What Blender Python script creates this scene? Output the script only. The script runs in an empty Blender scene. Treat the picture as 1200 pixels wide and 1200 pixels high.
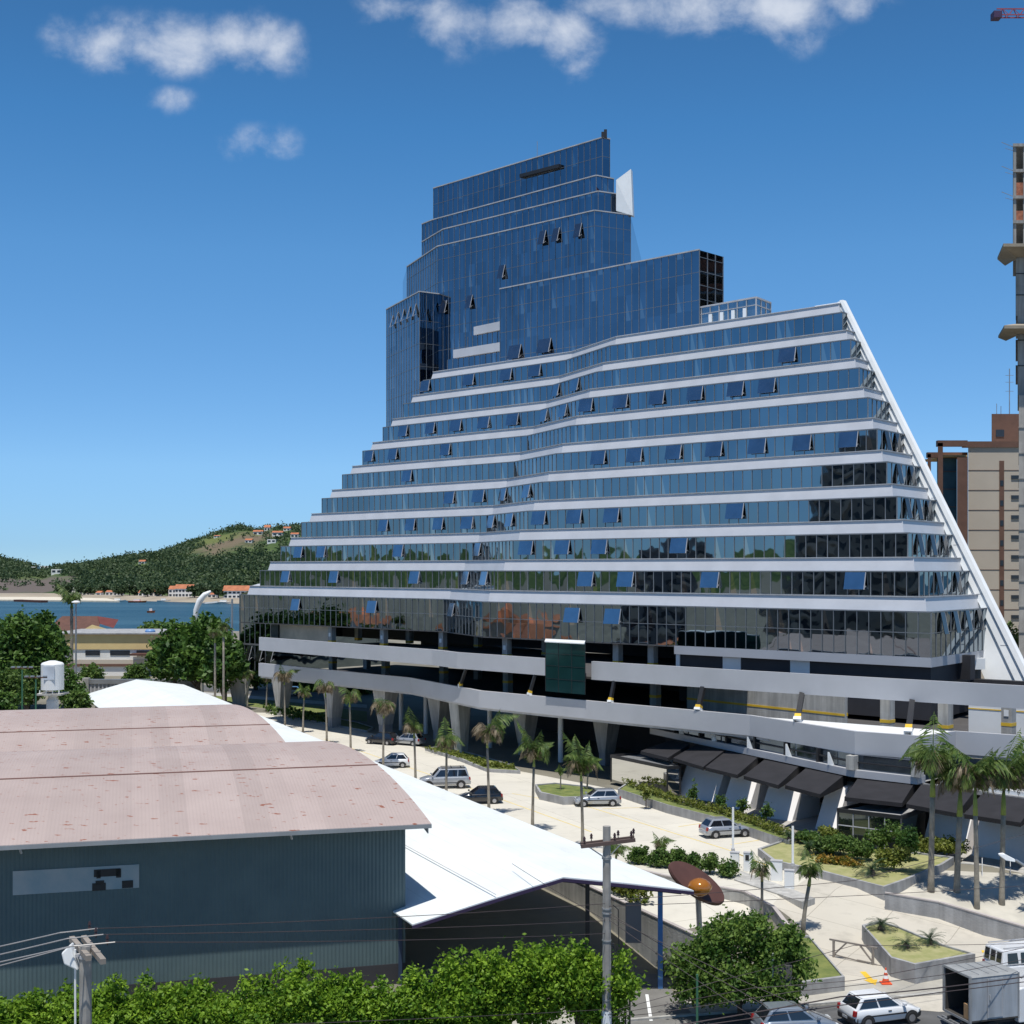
import bpy, bmesh, math, random
import numpy as np
from mathutils import Vector, Matrix
random.seed(7); rng = np.random.default_rng(11)
sc = bpy.context.scene; COL = sc.collection
R = math.radians
F = 1600.0; HZ = 667.0; CH = 20.5        # focal length in px of a 1200 px wide picture, horizon row, eye height
SUN_EL = R(74); SUN_AZ = R(189)          # azimuth clockwise from +Y

# ---------------------------------------------------------------- camera
cd = bpy.data.cameras.new('camera'); cam = bpy.data.objects.new('camera', cd); COL.objects.link(cam)
cam.location = (0, 0, CH); cam.rotation_euler = (R(90), 0, 0)
cd.sensor_width = 36; cd.lens = 36*F/1200; cd.shift_y = (HZ-600)/1200; cd.clip_start = .5; cd.clip_end = 12000
sc.camera = cam

# ---------------------------------------------------------------- world + sun
wd = bpy.data.worlds.new('World'); sc.world = wd; wd.use_nodes = True
wn = wd.node_tree; wn.nodes.clear()
def WN(t, **k):
    n = wn.nodes.new(t)
    for a, b in k.items(): setattr(n, a, b)
    return n
wo = WN('ShaderNodeOutputWorld'); bg = WN('ShaderNodeBackground')
sky = WN('ShaderNodeTexSky'); sky.sky_type = 'NISHITA'; sky.sun_disc = False
sky.sun_elevation = SUN_EL; sky.sun_rotation = SUN_AZ; sky.altitude = 0
sky.air_density = .6; sky.dust_density = 0; sky.ozone_density = 2.0
hs = WN('ShaderNodeHueSaturation'); hs.inputs['Saturation'].default_value = 1.0; hs.inputs['Value'].default_value = 1.0
wn.links.new(sky.outputs[0], hs.inputs['Color'])
tc0 = WN('ShaderNodeTexCoord'); sp0 = WN('ShaderNodeSeparateXYZ'); wn.links.new(tc0.outputs['Generated'], sp0.inputs[0])
tr_ = WN('ShaderNodeValToRGB'); wn.links.new(sp0.outputs['Z'], tr_.inputs[0]); ce = tr_.color_ramp
for p_, c_ in ((.017,(.58,.845,1.16)),(.073,(.84,1.16,1.38)),(.223,(.80,1.41,1.66)),(.308,(.62,1.34,1.66)),(.42,(.54,1.12,1.4)),(.62,(.46,.72,.86)),(1,(.40,.50,.56))):
    e_ = ce.elements.new(p_); e_.color = (c_[0]/2, c_[1]/2, c_[2]/2, 1)
ce.elements.remove(ce.elements[0]); ce.elements[0].color = (.29,.42,.58,1)
x2 = WN('ShaderNodeVectorMath', operation='SCALE'); wn.links.new(tr_.outputs[0], x2.inputs[0]); x2.inputs['Scale'].default_value = 2.0
sk2 = WN('ShaderNodeVectorMath', operation='MULTIPLY'); wn.links.new(hs.outputs[0], sk2.inputs[0]); wn.links.new(x2.outputs[0], sk2.inputs[1])
# clouds: soft banks laid out by sky direction
tc = WN('ShaderNodeTexCoord'); sp = WN('ShaderNodeSeparateXYZ'); wn.links.new(tc.outputs['Generated'], sp.inputs[0])
def M_(op, a, b=None, c=None):
    n = WN('ShaderNodeMath', operation=op)
    for i, v in enumerate((a, b, c)):
        if v is None: continue
        if isinstance(v, (int, float)): n.inputs[i].default_value = v
        else: wn.links.new(v, n.inputs[i])
    return n.outputs[0]
yy = M_('MAXIMUM', sp.outputs['Y'], .05)
az = M_('DIVIDE', sp.outputs['X'], yy); el = M_('DIVIDE', sp.outputs['Z'], yy)
cx = WN('ShaderNodeCombineXYZ'); wn.links.new(az, cx.inputs[0]); wn.links.new(el, cx.inputs[1])
def wnoise(scale, detail, rough, dist=0, off=(0, 0, 0), stretch=1.0):
    mp = WN('ShaderNodeMapping'); mp.inputs['Scale'].default_value = (scale, scale*stretch, 1); mp.inputs['Location'].default_value = off
    wn.links.new(cx.outputs[0], mp.inputs[0])
    n = WN('ShaderNodeTexNoise'); n.inputs['Scale'].default_value = 1; n.inputs['Detail'].default_value = detail
    n.inputs['Roughness'].default_value = rough; n.inputs['Distortion'].default_value = dist
    wn.links.new(mp.outputs[0], n.inputs['Vector']); return n.outputs['Fac']
n1 = wnoise(20, 12, .60, .15, (3.3, 1.7, 0), 1.15)
banks = [(75,45,34,32,.6),(130,52,52,34,.95),(200,52,72,36,1.1),(285,46,56,32,1.1),(325,58,38,34,.9),(200,118,36,20,.62),(306,170,50,24,.85),
         (462,12,52,28,.75),(530,28,66,38,1.05),(608,24,62,34,1.0),(668,40,38,44,1.05),(680,78,26,28,.72),(740,4,90,26,1.1),(835,8,80,34,1.15),(915,14,60,38,1.2),(935,42,34,28,.72),(1000,2,48,22,.8)]
dens = None
for bx_, by_, rx_, ry_, a_ in banks:
    u = M_('MULTIPLY', M_('SUBTRACT', az, (bx_-600)/F), F/rx_); v = M_('MULTIPLY', M_('SUBTRACT', el, (HZ-by_)/F), F/ry_)
    q = M_('ADD', M_('MULTIPLY', u, u), M_('MULTIPLY', v, v))
    g = M_('MULTIPLY', M_('EXPONENT', M_('MULTIPLY', q, -1.0)), a_)
    dens = g if dens is None else M_('MAXIMUM', dens, g)
n0 = wnoise(9, 3, .5, 0, (7, 2, 0))
dn = M_('ADD', M_('MULTIPLY', M_('SUBTRACT', n1, .5), 2.6), M_('MULTIPLY', M_('SUBTRACT', n0, .5), .8))
dn = M_('ADD', dens, M_('MULTIPLY', dn, M_('MINIMUM', M_('MULTIPLY', dens, 2.2), 1.0)))
mr = WN('ShaderNodeMapRange', interpolation_type='SMOOTHSTEP'); mr.inputs['From Min'].default_value = .22; mr.inputs['From Max'].default_value = 1.6
mr.inputs['To Max'].default_value = .82
wn.links.new(dn, mr.inputs['Value'])
mix = WN('ShaderNodeMixRGB'); wn.links.new(mr.outputs[0], mix.inputs[0]); wn.links.new(sk2.outputs[0], mix.inputs[1])
mix.inputs[2].default_value = (8.0, 8.5, 9.4, 1)
wn.links.new(mix.outputs[0], bg.inputs[0]); bg.inputs[1].default_value = .095
wn.links.new(bg.outputs[0], wo.inputs[0])

sl = bpy.data.lights.new('sun', 'SUN'); sl.energy = 4.7; sl.angle = R(.53); sl.color = (1, .965, .9)
so = bpy.data.objects.new('sun', sl); COL.objects.link(so)
sd = Vector((math.sin(SUN_AZ)*math.cos(SUN_EL), math.cos(SUN_AZ)*math.cos(SUN_EL), math.sin(SUN_EL)))
so.rotation_euler = sd.to_track_quat('Z', 'Y').to_euler(); so.location = (0, -40, 120)
sc.view_settings.view_transform = 'Standard'; sc.view_settings.look = 'None'; sc.view_settings.exposure = 0; sc.view_settings.gamma = 1
try: sc.view_settings.use_curve_mapping = False
except Exception: pass

# ---------------------------------------------------------------- places
def gz(x, y):
    s = .3*x-.954*y
    return -1.3*min(1, max(0, (s+77)/8))
def G(px, py, z):                 # where the sight line of a photo point meets height z
    Y = F*(CH-z)/(py-HZ); return Vector(((px-600)/F*Y, Y, z))
def D(px, py, Y):                 # photo point at depth Y
    return Vector(((px-600)/F*Y, Y, CH-(py-HZ)*Y/F))
def GP(px, py, dz=0):
    z = 0
    for _ in range(30):
        p = G(px, py, z+dz); z = .5*z+.5*gz(p.x, p.y)
    p = G(px, py, z+dz); return p

# ---------------------------------------------------------------- materials
MATS = {}
def nt(name):
    m = bpy.data.materials.new(name); m.use_nodes = True; t = m.node_tree; t.nodes.clear()
    o = t.nodes.new('ShaderNodeOutputMaterial'); b = t.nodes.new('ShaderNodeBsdfPrincipled'); t.links.new(b.outputs[0], o.inputs[0])
    return m, t, b
def noise_col(t, scale, c1, c2, lo=.35, hi=.65, detail=5, coord='Object', stretch=(1,1,1), rough=.55):
    tc = t.nodes.new('ShaderNodeTexCoord'); mp = t.nodes.new('ShaderNodeMapping'); mp.inputs['Scale'].default_value = stretch
    n = t.nodes.new('ShaderNodeTexNoise'); n.inputs['Scale'].default_value = scale; n.inputs['Detail'].default_value = detail; n.inputs['Roughness'].default_value = rough
    t.links.new(tc.outputs[coord], mp.inputs[0]); t.links.new(mp.outputs[0], n.inputs['Vector'])
    r = t.nodes.new('ShaderNodeValToRGB'); r.color_ramp.elements[0].position = lo; r.color_ramp.elements[1].position = hi
    r.color_ramp.elements[0].color = (*c1, 1); r.color_ramp.elements[1].color = (*c2, 1)
    t.links.new(n.outputs['Fac'], r.inputs[0]); return r.outputs[0], n.outputs['Fac']
def mat(name, c, rough=.6, metal=0, var=.12, scale=.6, bump=0, bscale=8, c2=None, spec=None, coat=0, streak=0):
    if name in MATS: return MATS[name]
    m, t, b = nt(name)
    c2 = c2 or tuple(min(1, v*(1+var)) for v in c); c1 = tuple(v*(1-var) for v in c) if c2 == tuple(min(1, v*(1+var)) for v in c) else c
    col, fac = noise_col(t, scale, c1, c2)
    if streak:
        cs, fs = noise_col(t, 1.0, (1-streak,)*3, (1, 1, 1), .4, .62, 4, 'Object', (2.2, 2.2, .22))
        mx = t.nodes.new('ShaderNodeMixRGB'); mx.blend_type = 'MULTIPLY'; mx.inputs[0].default_value = 1
        t.links.new(col, mx.inputs[1]); t.links.new(cs, mx.inputs[2]); col = mx.outputs[0]
    t.links.new(col, b.inputs['Base Color']); b.inputs['Roughness'].default_value = rough; b.inputs['Metallic'].default_value = metal
    if spec is not None: b.inputs['Specular IOR Level'].default_value = spec
    if coat: b.inputs['Coat Weight'].default_value = coat; b.inputs['Coat Roughness'].default_value = .04
    if bump:
        _, f2 = noise_col(t, bscale, (0,0,0), (1,1,1)); bp = t.nodes.new('ShaderNodeBump'); bp.inputs['Strength'].default_value = bump; bp.inputs['Distance'].default_value = .05
        t.links.new(f2, bp.inputs['Height']); t.links.new(bp.outputs[0], b.inputs['Normal'])
    MATS[name] = m; return m
def paving(name, c, joint=4.0, rot=.25, jw=.02, stain=.25, c2=None):
    m, t, b = nt(name); N = t.nodes; L = t.links
    col, _ = noise_col(t, .18, tuple(v*.93 for v in c), tuple(min(1, v*1.04) for v in c), .3, .7, 6)
    st, _ = noise_col(t, .55, (1-stain,)*3, (1,1,1), .27, .48, 7, 'Object', (1,1,1), .65)
    m1 = N.new('ShaderNodeMixRGB'); m1.blend_type = 'MULTIPLY'; m1.inputs[0].default_value = 1; L.new(col, m1.inputs[1]); L.new(st, m1.inputs[2])
    tc = N.new('ShaderNodeTexCoord'); mp = N.new('ShaderNodeMapping'); mp.inputs['Rotation'].default_value = (0,0,rot); L.new(tc.outputs['Object'], mp.inputs[0])
    bk = N.new('ShaderNodeTexBrick'); bk.offset = 0; bk.inputs['Scale'].default_value = 1; bk.inputs['Brick Width'].default_value = joint; bk.inputs['Row Height'].default_value = joint; bk.inputs['Mortar Size'].default_value = jw
    bk.inputs['Color1'].default_value = (1,1,1,1); bk.inputs['Color2'].default_value = (.94,.94,.95,1); bk.inputs['Mortar'].default_value = (.55,.54,.52,1); L.new(mp.outputs[0], bk.inputs['Vector'])
    m2 = N.new('ShaderNodeMixRGB'); m2.blend_type = 'MULTIPLY'; m2.inputs[0].default_value = 1; L.new(m1.outputs[0], m2.inputs[1]); L.new(bk.outputs['Color'], m2.inputs[2])
    L.new(m2.outputs[0], b.inputs['Base Color']); b.inputs['Roughness'].default_value = .85; MATS[name] = m; return m
DX, DY = .7193, -.6947                     # direction of the long facade in plan
def glass_wall(name, tint, hpane=3.7, z0=17.9, wave=.012, curtain=.16, ax=(DX, DY), width=1.25, rough=.02):
    if name in MATS: return MATS[name]
    m, t, b = nt(name); N = t.nodes; L = t.links
    ge = N.new('ShaderNodeNewGeometry')
    du = N.new('ShaderNodeVectorMath'); du.operation = 'DOT_PRODUCT'; du.inputs[1].default_value = (ax[0], ax[1], 0); L.new(ge.outputs['Position'], du.inputs[0])
    sx = N.new('ShaderNodeSeparateXYZ'); L.new(ge.outputs['Position'], sx.inputs[0])
    def m1(op, a, b_=None):
        n = N.new('ShaderNodeMath'); n.operation = op
        for i, v in enumerate((a, b_)):
            if v is None: continue
            if isinstance(v, (int, float)): n.inputs[i].default_value = v
            else: L.new(v, n.inputs[i])
        return n.outputs[0]
    u = m1('DIVIDE', du.outputs['Value'], width); v = m1('DIVIDE', m1('SUBTRACT', sx.outputs['Z'], z0), hpane)
    fu = m1('FLOOR', u); fv = m1('FLOOR', v); ru = m1('FRACT', u); rv = m1('FRACT', v)
    cb = N.new('ShaderNodeCombineXYZ'); L.new(fu, cb.inputs[0]); L.new(fv, cb.inputs[1])
    wnz = N.new('ShaderNodeTexWhiteNoise'); wnz.noise_dimensions = '3D'; L.new(cb.outputs[0], wnz.inputs['Vector'])
    rnd = wnz.outputs['Value']
    cur = m1('MULTIPLY', m1('GREATER_THAN', rnd, 1-curtain), m1('LESS_THAN', ru, m1('ADD', m1('MULTIPLY', m1('SUBTRACT', 1.0, rv), .75), -.12)))
    nlo = N.new('ShaderNodeTexNoise'); nlo.inputs['Scale'].default_value = .09; nlo.inputs['Detail'].default_value = 3; L.new(ge.outputs['Position'], nlo.inputs['Vector'])
    br = m1('ADD', m1('ADD', .66, m1('MULTIPLY', wnz.outputs['Value'], .22)), m1('MULTIPLY', nlo.outputs['Fac'], .46))
    sc_ = N.new('ShaderNodeVectorMath'); sc_.operation = 'SCALE'; sc_.inputs[0].default_value = tint; L.new(br, sc_.inputs['Scale'])
    mx = N.new('ShaderNodeMixRGB'); L.new(m1('MULTIPLY', cur, .7), mx.inputs[0]); L.new(sc_.outputs[0], mx.inputs[1]); mx.inputs[2].default_value = (min(1,tint[0]*2.3), min(1,tint[1]*1.7), min(1,tint[2]*1.4), 1)
    L.new(mx.outputs[0], b.inputs['Base Color']); b.inputs['Metallic'].default_value = 1; b.inputs['Roughness'].default_value = rough
    # each pane sits a hair out of true and bows slightly
    nz = N.new('ShaderNodeTexNoise'); nz.inputs['Scale'].default_value = .55; nz.inputs['Detail'].default_value = 1; L.new(ge.outputs['Position'], nz.inputs['Vector'])
    va = N.new('ShaderNodeVectorMath'); va.operation = 'SUBTRACT'; L.new(wnz.outputs['Color'], va.inputs[0]); va.inputs[1].default_value = (.5, .5, .5)
    vb = N.new('ShaderNodeVectorMath'); vb.operation = 'SUBTRACT'; L.new(nz.outputs['Color'], vb.inputs[0]); vb.inputs[1].default_value = (.5, .5, .5)
    vc = N.new('ShaderNodeVectorMath'); vc.operation = 'SCALE'; vc.inputs['Scale'].default_value = wave; L.new(va.outputs[0], vc.inputs[0])
    vd = N.new('ShaderNodeVectorMath'); vd.operation = 'SCALE'; vd.inputs['Scale'].default_value = wave*2.2; L.new(vb.outputs[0], vd.inputs[0])
    s1 = N.new('ShaderNodeVectorMath'); L.new(vc.outputs[0], s1.inputs[0]); L.new(vd.outputs[0], s1.inputs[1])
    s2 = N.new('ShaderNodeVectorMath'); L.new(s1.outputs[0], s2.inputs[0]); L.new(ge.outputs['Normal'], s2.inputs[1])
    s3 = N.new('ShaderNodeVectorMath'); s3.operation = 'NORMALIZE'; L.new(s2.outputs[0], s3.inputs[0]); L.new(s3.outputs[0], b.inputs['Normal'])
    MATS[name] = m; return m
def leafmat(name, c1, c2, scale=1.2, trans=.3, lo=.38, hi=.62):
    if name in MATS: return MATS[name]
    m, t, b = nt(name)
    col, _ = noise_col(t, scale, c1, c2, lo, hi, 4)
    b.inputs['Roughness'].default_value = .55; b.inputs['Specular IOR Level'].default_value = .3; t.links.new(col, b.inputs['Base Color'])
    tr = t.nodes.new('ShaderNodeBsdfTranslucent'); t.links.new(col, tr.inputs[0])
    mx = t.nodes.new('ShaderNodeMixShader'); mx.inputs[0].default_value = trans
    t.links.new(b.outputs[0], mx.inputs[1]); t.links.new(tr.outputs[0], mx.inputs[2])
    o = [n for n in t.nodes if n.type == 'OUTPUT_MATERIAL'][0]; t.links.new(mx.outputs[0], o.inputs[0])
    MATS[name] = m; return m

# ---------------------------------------------------------------- mesh helpers
class MB:
    def __init__(s): s.v = []; s.f = []
    def add(s, vs, fs):
        k = len(s.v); s.v += [tuple(p) for p in vs]; s.f += [tuple(i+k for i in f) for f in fs]; return s
    def box(s, x0, y0, z0, x1, y1, z1):
        return s.add([(x0,y0,z0),(x1,y0,z0),(x1,y1,z0),(x0,y1,z0),(x0,y0,z1),(x1,y0,z1),(x1,y1,z1),(x0,y1,z1)],
                     [(0,3,2,1),(4,5,6,7),(0,1,5,4),(1,2,6,5),(2,3,7,6),(3,0,4,7)])
    def obox(s, c, ex, ey, ez):          # centre and three half-edge vectors
        c, ex, ey, ez = map(Vector, (c, ex, ey, ez)); vs = []
        for k in (-1, 1):
            for i, j in ((-1,-1),(1,-1),(1,1),(-1,1)): vs.append(c+ex*i+ey*j+ez*k)
        fs = [(0,3,2,1),(4,5,6,7),(0,1,5,4),(1,2,6,5),(2,3,7,6),(3,0,4,7)]
        if ex.cross(ey).dot(ez) < 0: fs = [f[::-1] for f in fs]
        return s.add(vs, fs)
    def loft(s, bot, top, capb=True, capt=True):
        n = len(bot); bot = [Vector(p) for p in bot]; top = [Vector(p) for p in top]
        ar = sum(bot[i].x*bot[(i+1)%n].y-bot[(i+1)%n].x*bot[i].y for i in range(n))
        if ar < 0: bot = bot[::-1]; top = top[::-1]
        fs = [(i, (i+1)%n, n+(i+1)%n, n+i) for i in range(n)]
        if capb: fs.append(tuple(range(n-1, -1, -1)))
        if capt: fs.append(tuple(range(n, 2*n)))
        return s.add(bot+top, fs)
    def prism(s, poly, z0, z1, capb=True, capt=True):
        return s.loft([(p[0], p[1], z0) for p in poly], [(p[0], p[1], z1) for p in poly], capb, capt)
    def bar(s, a, b, w, d=None, up=(0,0,1)):   # rectangular bar
        a, b = Vector(a), Vector(b); t = (b-a); l = t.length; t.normalize(); up = Vector(up)
        if abs(t.dot(up)) > .98: up = Vector((0, 1, 0))
        x = t.cross(up).normalized(); z = x.cross(t).normalized(); d = w if d is None else d
        return s.obox((a+b)/2, t*l/2, x*w/2, z*d/2)
    def tube(s, pts, rad, n=8, caps=True):
        pts = [Vector(p) for p in pts]; rad = rad if isinstance(rad, (list, tuple)) else [rad]*len(pts); vs = []; fs = []
        ref = Vector((0, 0, 1))
        t0 = (pts[-1]-pts[0]).normalized()
        if abs(t0.z) > .8: ref = Vector((0, 1, 0))
        for i, p in enumerate(pts):
            t = (pts[min(i+1, len(pts)-1)]-pts[max(i-1, 0)]).normalized(); x = t.cross(ref).normalized(); y = t.cross(x)
            for k in range(n):
                a = 2*math.pi*k/n; vs.append(p+(x*math.cos(a)+y*math.sin(a))*rad[i])
        for i in range(len(pts)-1):
            for k in range(n): fs.append((i*n+k, i*n+(k+1)%n, (i+1)*n+(k+1)%n, (i+1)*n+k))
        if caps: fs += [tuple(range(n))[::-1], tuple(range((len(pts)-1)*n, len(pts)*n))]
        return s.add(vs, fs)
    def lathe(s, prof, n=20, c=(0,0,0)):
        vs = []; fs = []
        for r, z in prof:
            for k in range(n): a = 2*math.pi*k/n; vs.append((c[0]+r*math.cos(a), c[1]+r*math.sin(a), c[2]+z))
        for i in range(len(prof)-1):
            for k in range(n): fs.append((i*n+k, i*n+(k+1)%n, (i+1)*n+(k+1)%n, (i+1)*n+k))
        fs += [tuple(range(n))[::-1], tuple(range((len(prof)-1)*n, len(prof)*n))]
        return s.add(vs, fs)
    def build(s, name, m, parent=None, smooth=False, bevel=0, world=False):
        me = bpy.data.meshes.new(name); me.from_pydata(s.v, [], s.f); me.update()
        if smooth: me.shade_smooth()
        if m is not None: me.materials.append(m)
        o = bpy.data.objects.new(name, me); COL.objects.link(o)
        if parent is not None:
            o.parent = parent
            if world: o.matrix_parent_inverse = Matrix.Translation(-wloc(parent))
        if bevel:
            md = o.modifiers.new('bevel', 'BEVEL'); md.width = bevel; md.segments = 2; md.limit_method = 'ANGLE'; md.angle_limit = R(35)
        return o
def wloc(o):
    v = Vector((0, 0, 0))
    while o is not None: v += o.location; o = o.parent if (o.parent is not None and o.matrix_parent_inverse == Matrix.Identity(4)) else None
    return v
def tag(o, label=None, cat=None, group=None, kind=None):
    if label: o['label'] = label
    if cat: o['category'] = cat
    if group: o['group'] = group
    if kind: o['kind'] = kind
    return o
def empty(name, loc, label=None, cat=None, group=None, rz=0):
    o = bpy.data.objects.new(name, None); COL.objects.link(o); o.location = loc; o.rotation_euler = (0, 0, rz); o.empty_display_size = .5
    return tag(o, label, cat, group)
def W(mb, name, m, parent, **k):        # world-coordinate part under an empty or a part
    o = mb.build(name, m, None, **k); o.parent = parent
    o.matrix_parent_inverse = PINV(parent); return o
def PINV(p):
    M = Matrix.Identity(4); chain = []
    while p is not None: chain.append(p); p = p.parent
    for q in reversed(chain): M = M @ q.matrix_parent_inverse @ Matrix.LocRotScale(q.location, q.rotation_euler, q.scale)
    return M.inverted()
def copy_tree(o, parent=None):
    c = o.copy(); COL.objects.link(c); c.parent = parent
    if parent is not None: c.matrix_parent_inverse = o.matrix_parent_inverse.copy()
    for ch in list(o.children): copy_tree(ch, c)
    return c
def drape(name, poly, dz, m, kind='structure'):
    bm = bmesh.new(); f = bm.faces.new([bm.verts.new((p[0], p[1], 0)) for p in poly]); f.normal_update()
    if f.normal.z < 0: f.normal_flip()
    for k in range(12):
        s = -77+k; n = Vector((.3, -.954, 0)).normalized()
        bmesh.ops.bisect_plane(bm, geom=bm.verts[:]+bm.edges[:]+bm.faces[:], plane_co=n*s, plane_no=n)
    for v in bm.verts: v.co.z = gz(v.co.x, v.co.y)+dz
    bmesh.ops.triangulate(bm, faces=[f for f in bm.faces if len(f.verts) > 4])
    me = bpy.data.meshes.new(name); bm.to_mesh(me); bm.free(); me.materials.append(m)
    o = bpy.data.objects.new(name, me); COL.objects.link(o); return tag(o, kind=kind)
def leaves(name, C, size, m, parent=None, up=0.0, aspect=.55, world=False):
    C = np.asarray(C, dtype=float); n = len(C); a = rng.normal(size=(n, 3)); a[:, 2] *= .8
    a /= np.linalg.norm(a, axis=1)[:, None]; b = rng.normal(size=(n, 3)); b[:, 2] -= up
    b -= (a*b).sum(1)[:, None]*a; b /= np.linalg.norm(b, axis=1)[:, None]
    s = (size*rng.uniform(.6, 1.35, n))[:, None]
    V = np.stack([C+a*s, C+b*s*aspect, C-a*s, C-b*s*aspect], 1).reshape(-1, 3)
    me = bpy.data.meshes.new(name); me.vertices.add(4*n); me.vertices.foreach_set('co', V.ravel())
    me.loops.add(4*n); me.loops.foreach_set('vertex_index', np.arange(4*n, dtype=np.int32))
    me.polygons.add(n); me.polygons.foreach_set('loop_start', np.arange(0, 4*n, 4, dtype=np.int32)); me.polygons.foreach_set('loop_total', np.full(n, 4, dtype=np.int32))
    me.update(calc_edges=True); me.materials.append(m)
    o = bpy.data.objects.new(name, me); COL.objects.link(o)
    if parent is not None:
        o.parent = parent
        if world: o.matrix_parent_inverse = PINV(parent)
    return o
def crown_points(lobes, n_sprig, per, spread, inner=.55):
    w = np.array([l[3]*l[4]+l[3]*l[5] for l in lobes]); w = w/w.sum(); out = []
    idx = rng.choice(len(lobes), n_sprig, p=w)
    for i in idx:
        l = lobes[i]; d = rng.normal(size=3); d /= np.linalg.norm(d); r = inner+(1-inner)*rng.random()**.6
        if d[2] < -.5: d[2] *= .5
        c = np.array(l[:3])+d*r*np.array(l[3:6])*(1+.12*rng.normal())
        out.append(c+rng.normal(size=(per, 3))*spread)
    return np.concatenate(out)
# ================================================================= materials of the place
m_band = mat('aluminium_panel', (.56,.565,.59), .42, .0, .05, .35, spec=.6)
m_cop = mat('dark_coping', (.10,.11,.14), .5)
m_pod = mat('podium_panel', (.455,.46,.48), .5, 0, .05, .25, spec=.5)
m_white = mat('white_panel', (.82,.83,.82), .45, 0, .04, .4)
m_conc = mat('grey_concrete', (.36,.36,.36), .8, 0, .15, .8, .3, streak=.2)
m_conc2 = mat('pale_concrete', (.47,.46,.43), .85, 0, .12, .6, .3, streak=.25)
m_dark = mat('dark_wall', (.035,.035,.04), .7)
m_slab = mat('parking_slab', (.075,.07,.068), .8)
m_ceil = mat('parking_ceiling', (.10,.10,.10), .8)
m_yel = mat('yellow_paint', (.75,.48,.04), .5)
m_mull = mat('bronze_mullion', (.24,.25,.26), .4, .4)
m_steel = mat('galvanised_steel', (.42,.43,.44), .4, .6)
m_awn = mat('charcoal_canvas', (.018,.017,.020), .9, 0, .2, .8)
m_blk = mat('black_metal', (.02,.02,.022), .5)
g_main = glass_wall('curtain_wall_glass', (.205,.26,.30))
g_tow = glass_wall('tower_glass', (.185,.225,.275), 3.55, 51.3, .010, .09)
g_open = mat('open_pane_glass', (.36,.38,.42), .1, .97, .1, spec=.8)
m_frame = mat('pale_window_frame', (.45,.45,.46), .5)

Z0, ST = 17.9, 3.7
FL = {'L': (-40.19,3.103,209.46,.38), 'A': (-7.92,1.827,178.24,1.617), 'B': (-2.62,1.826,164.59,1.769),
      'R': (38.13,-.035,126.07,3.542), 'S': (47.01,-.977,137.76,2.298)}
def V2(k, i): a = FL[k]; return Vector((a[0]+a[1]*i, a[2]+a[3]*i))
def plan(i):
    L, A, B, R_, S = [V2(k, i) for k in 'LABRS']
    Q = S+S.normalized()*16+Vector((-2.5, 0)); T = L+L.normalized()*34+Vector((1.5, 0))
    return [L, A, B, R_, S, Q, T]
tower = empty('office_building', (0, 165, 0), 'stepped glass office tower with grey horizontal bands and a white slanting end fin', 'building')

def mullions(mb, pts, z0, z1, sp=1.25, w=.055, d=.07, ends=True):
    for a, b in zip(pts[:-1], pts[1:]):
        a = Vector((a[0], a[1])); b = Vector((b[0], b[1])); t = (b-a); l = t.length; t /= l; n = Vector((t.y, -t.x))
        k = max(1, round(l/sp))
        for j in range(0 if ends else 1, k+1):
            p = a+t*(l*j/k)+n*d*.45
            mb.obox((p.x, p.y, (z0+z1)/2), (t.x*w/2, t.y*w/2, 0), (n.x*d/2, n.y*d/2, 0), (0, 0, (z1-z0)/2))
def transom(mb, pts, z, h=.06, d=.07):
    for a, b in zip(pts[:-1], pts[1:]):
        a = Vector((a[0], a[1])); b = Vector((b[0], b[1])); t = (b-a).normalized(); n = Vector((t.y, -t.x)); c = (a+b)/2+n*d*.4; l = (b-a).length/2
        mb.obox((c.x, c.y, z), (t.x*l, t.y*l, 0), (n.x*d/2, n.y*d/2, 0), (0, 0, h/2))
BH = 1.28
def z3(pl, z): return [(p[0], p[1], z) for p in pl]
for i in range(10):
    zt = Z0+ST*i; zb = zt-BH
    bd = MB(); bd.loft(z3(plan(i-.13), zb), z3(plan(i), zt), True, True); bo = W(bd, 'parapet_band', m_band, tower)
    cp = MB(); pl = plan(i-.012)[:5]
    for a, b in zip(pl[:-1], pl[1:]): cp.bar((a.x, a.y, zt+.04), (b.x, b.y, zt+.04), .22, .09)
    W(cp, 'coping', m_band if i == 9 else m_frame, bo)
    # glass storey below this band
    g0 = zt-ST if i > 0 else 12.45
    pg = plan(i-.5); gm = MB(); gm.prism(pg, g0, zb+.0, False, True); go = W(gm, 'window_band', g_main, tower)
    mu = MB(); mullions(mu, pg[:5], g0, zb)
    if i == 0: transom(mu, pg[:5], g0+2.2)
    transom(mu, pg[:5], zb-.03, .12, .1)
    W(mu, 'mullions', m_mull, go)
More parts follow.
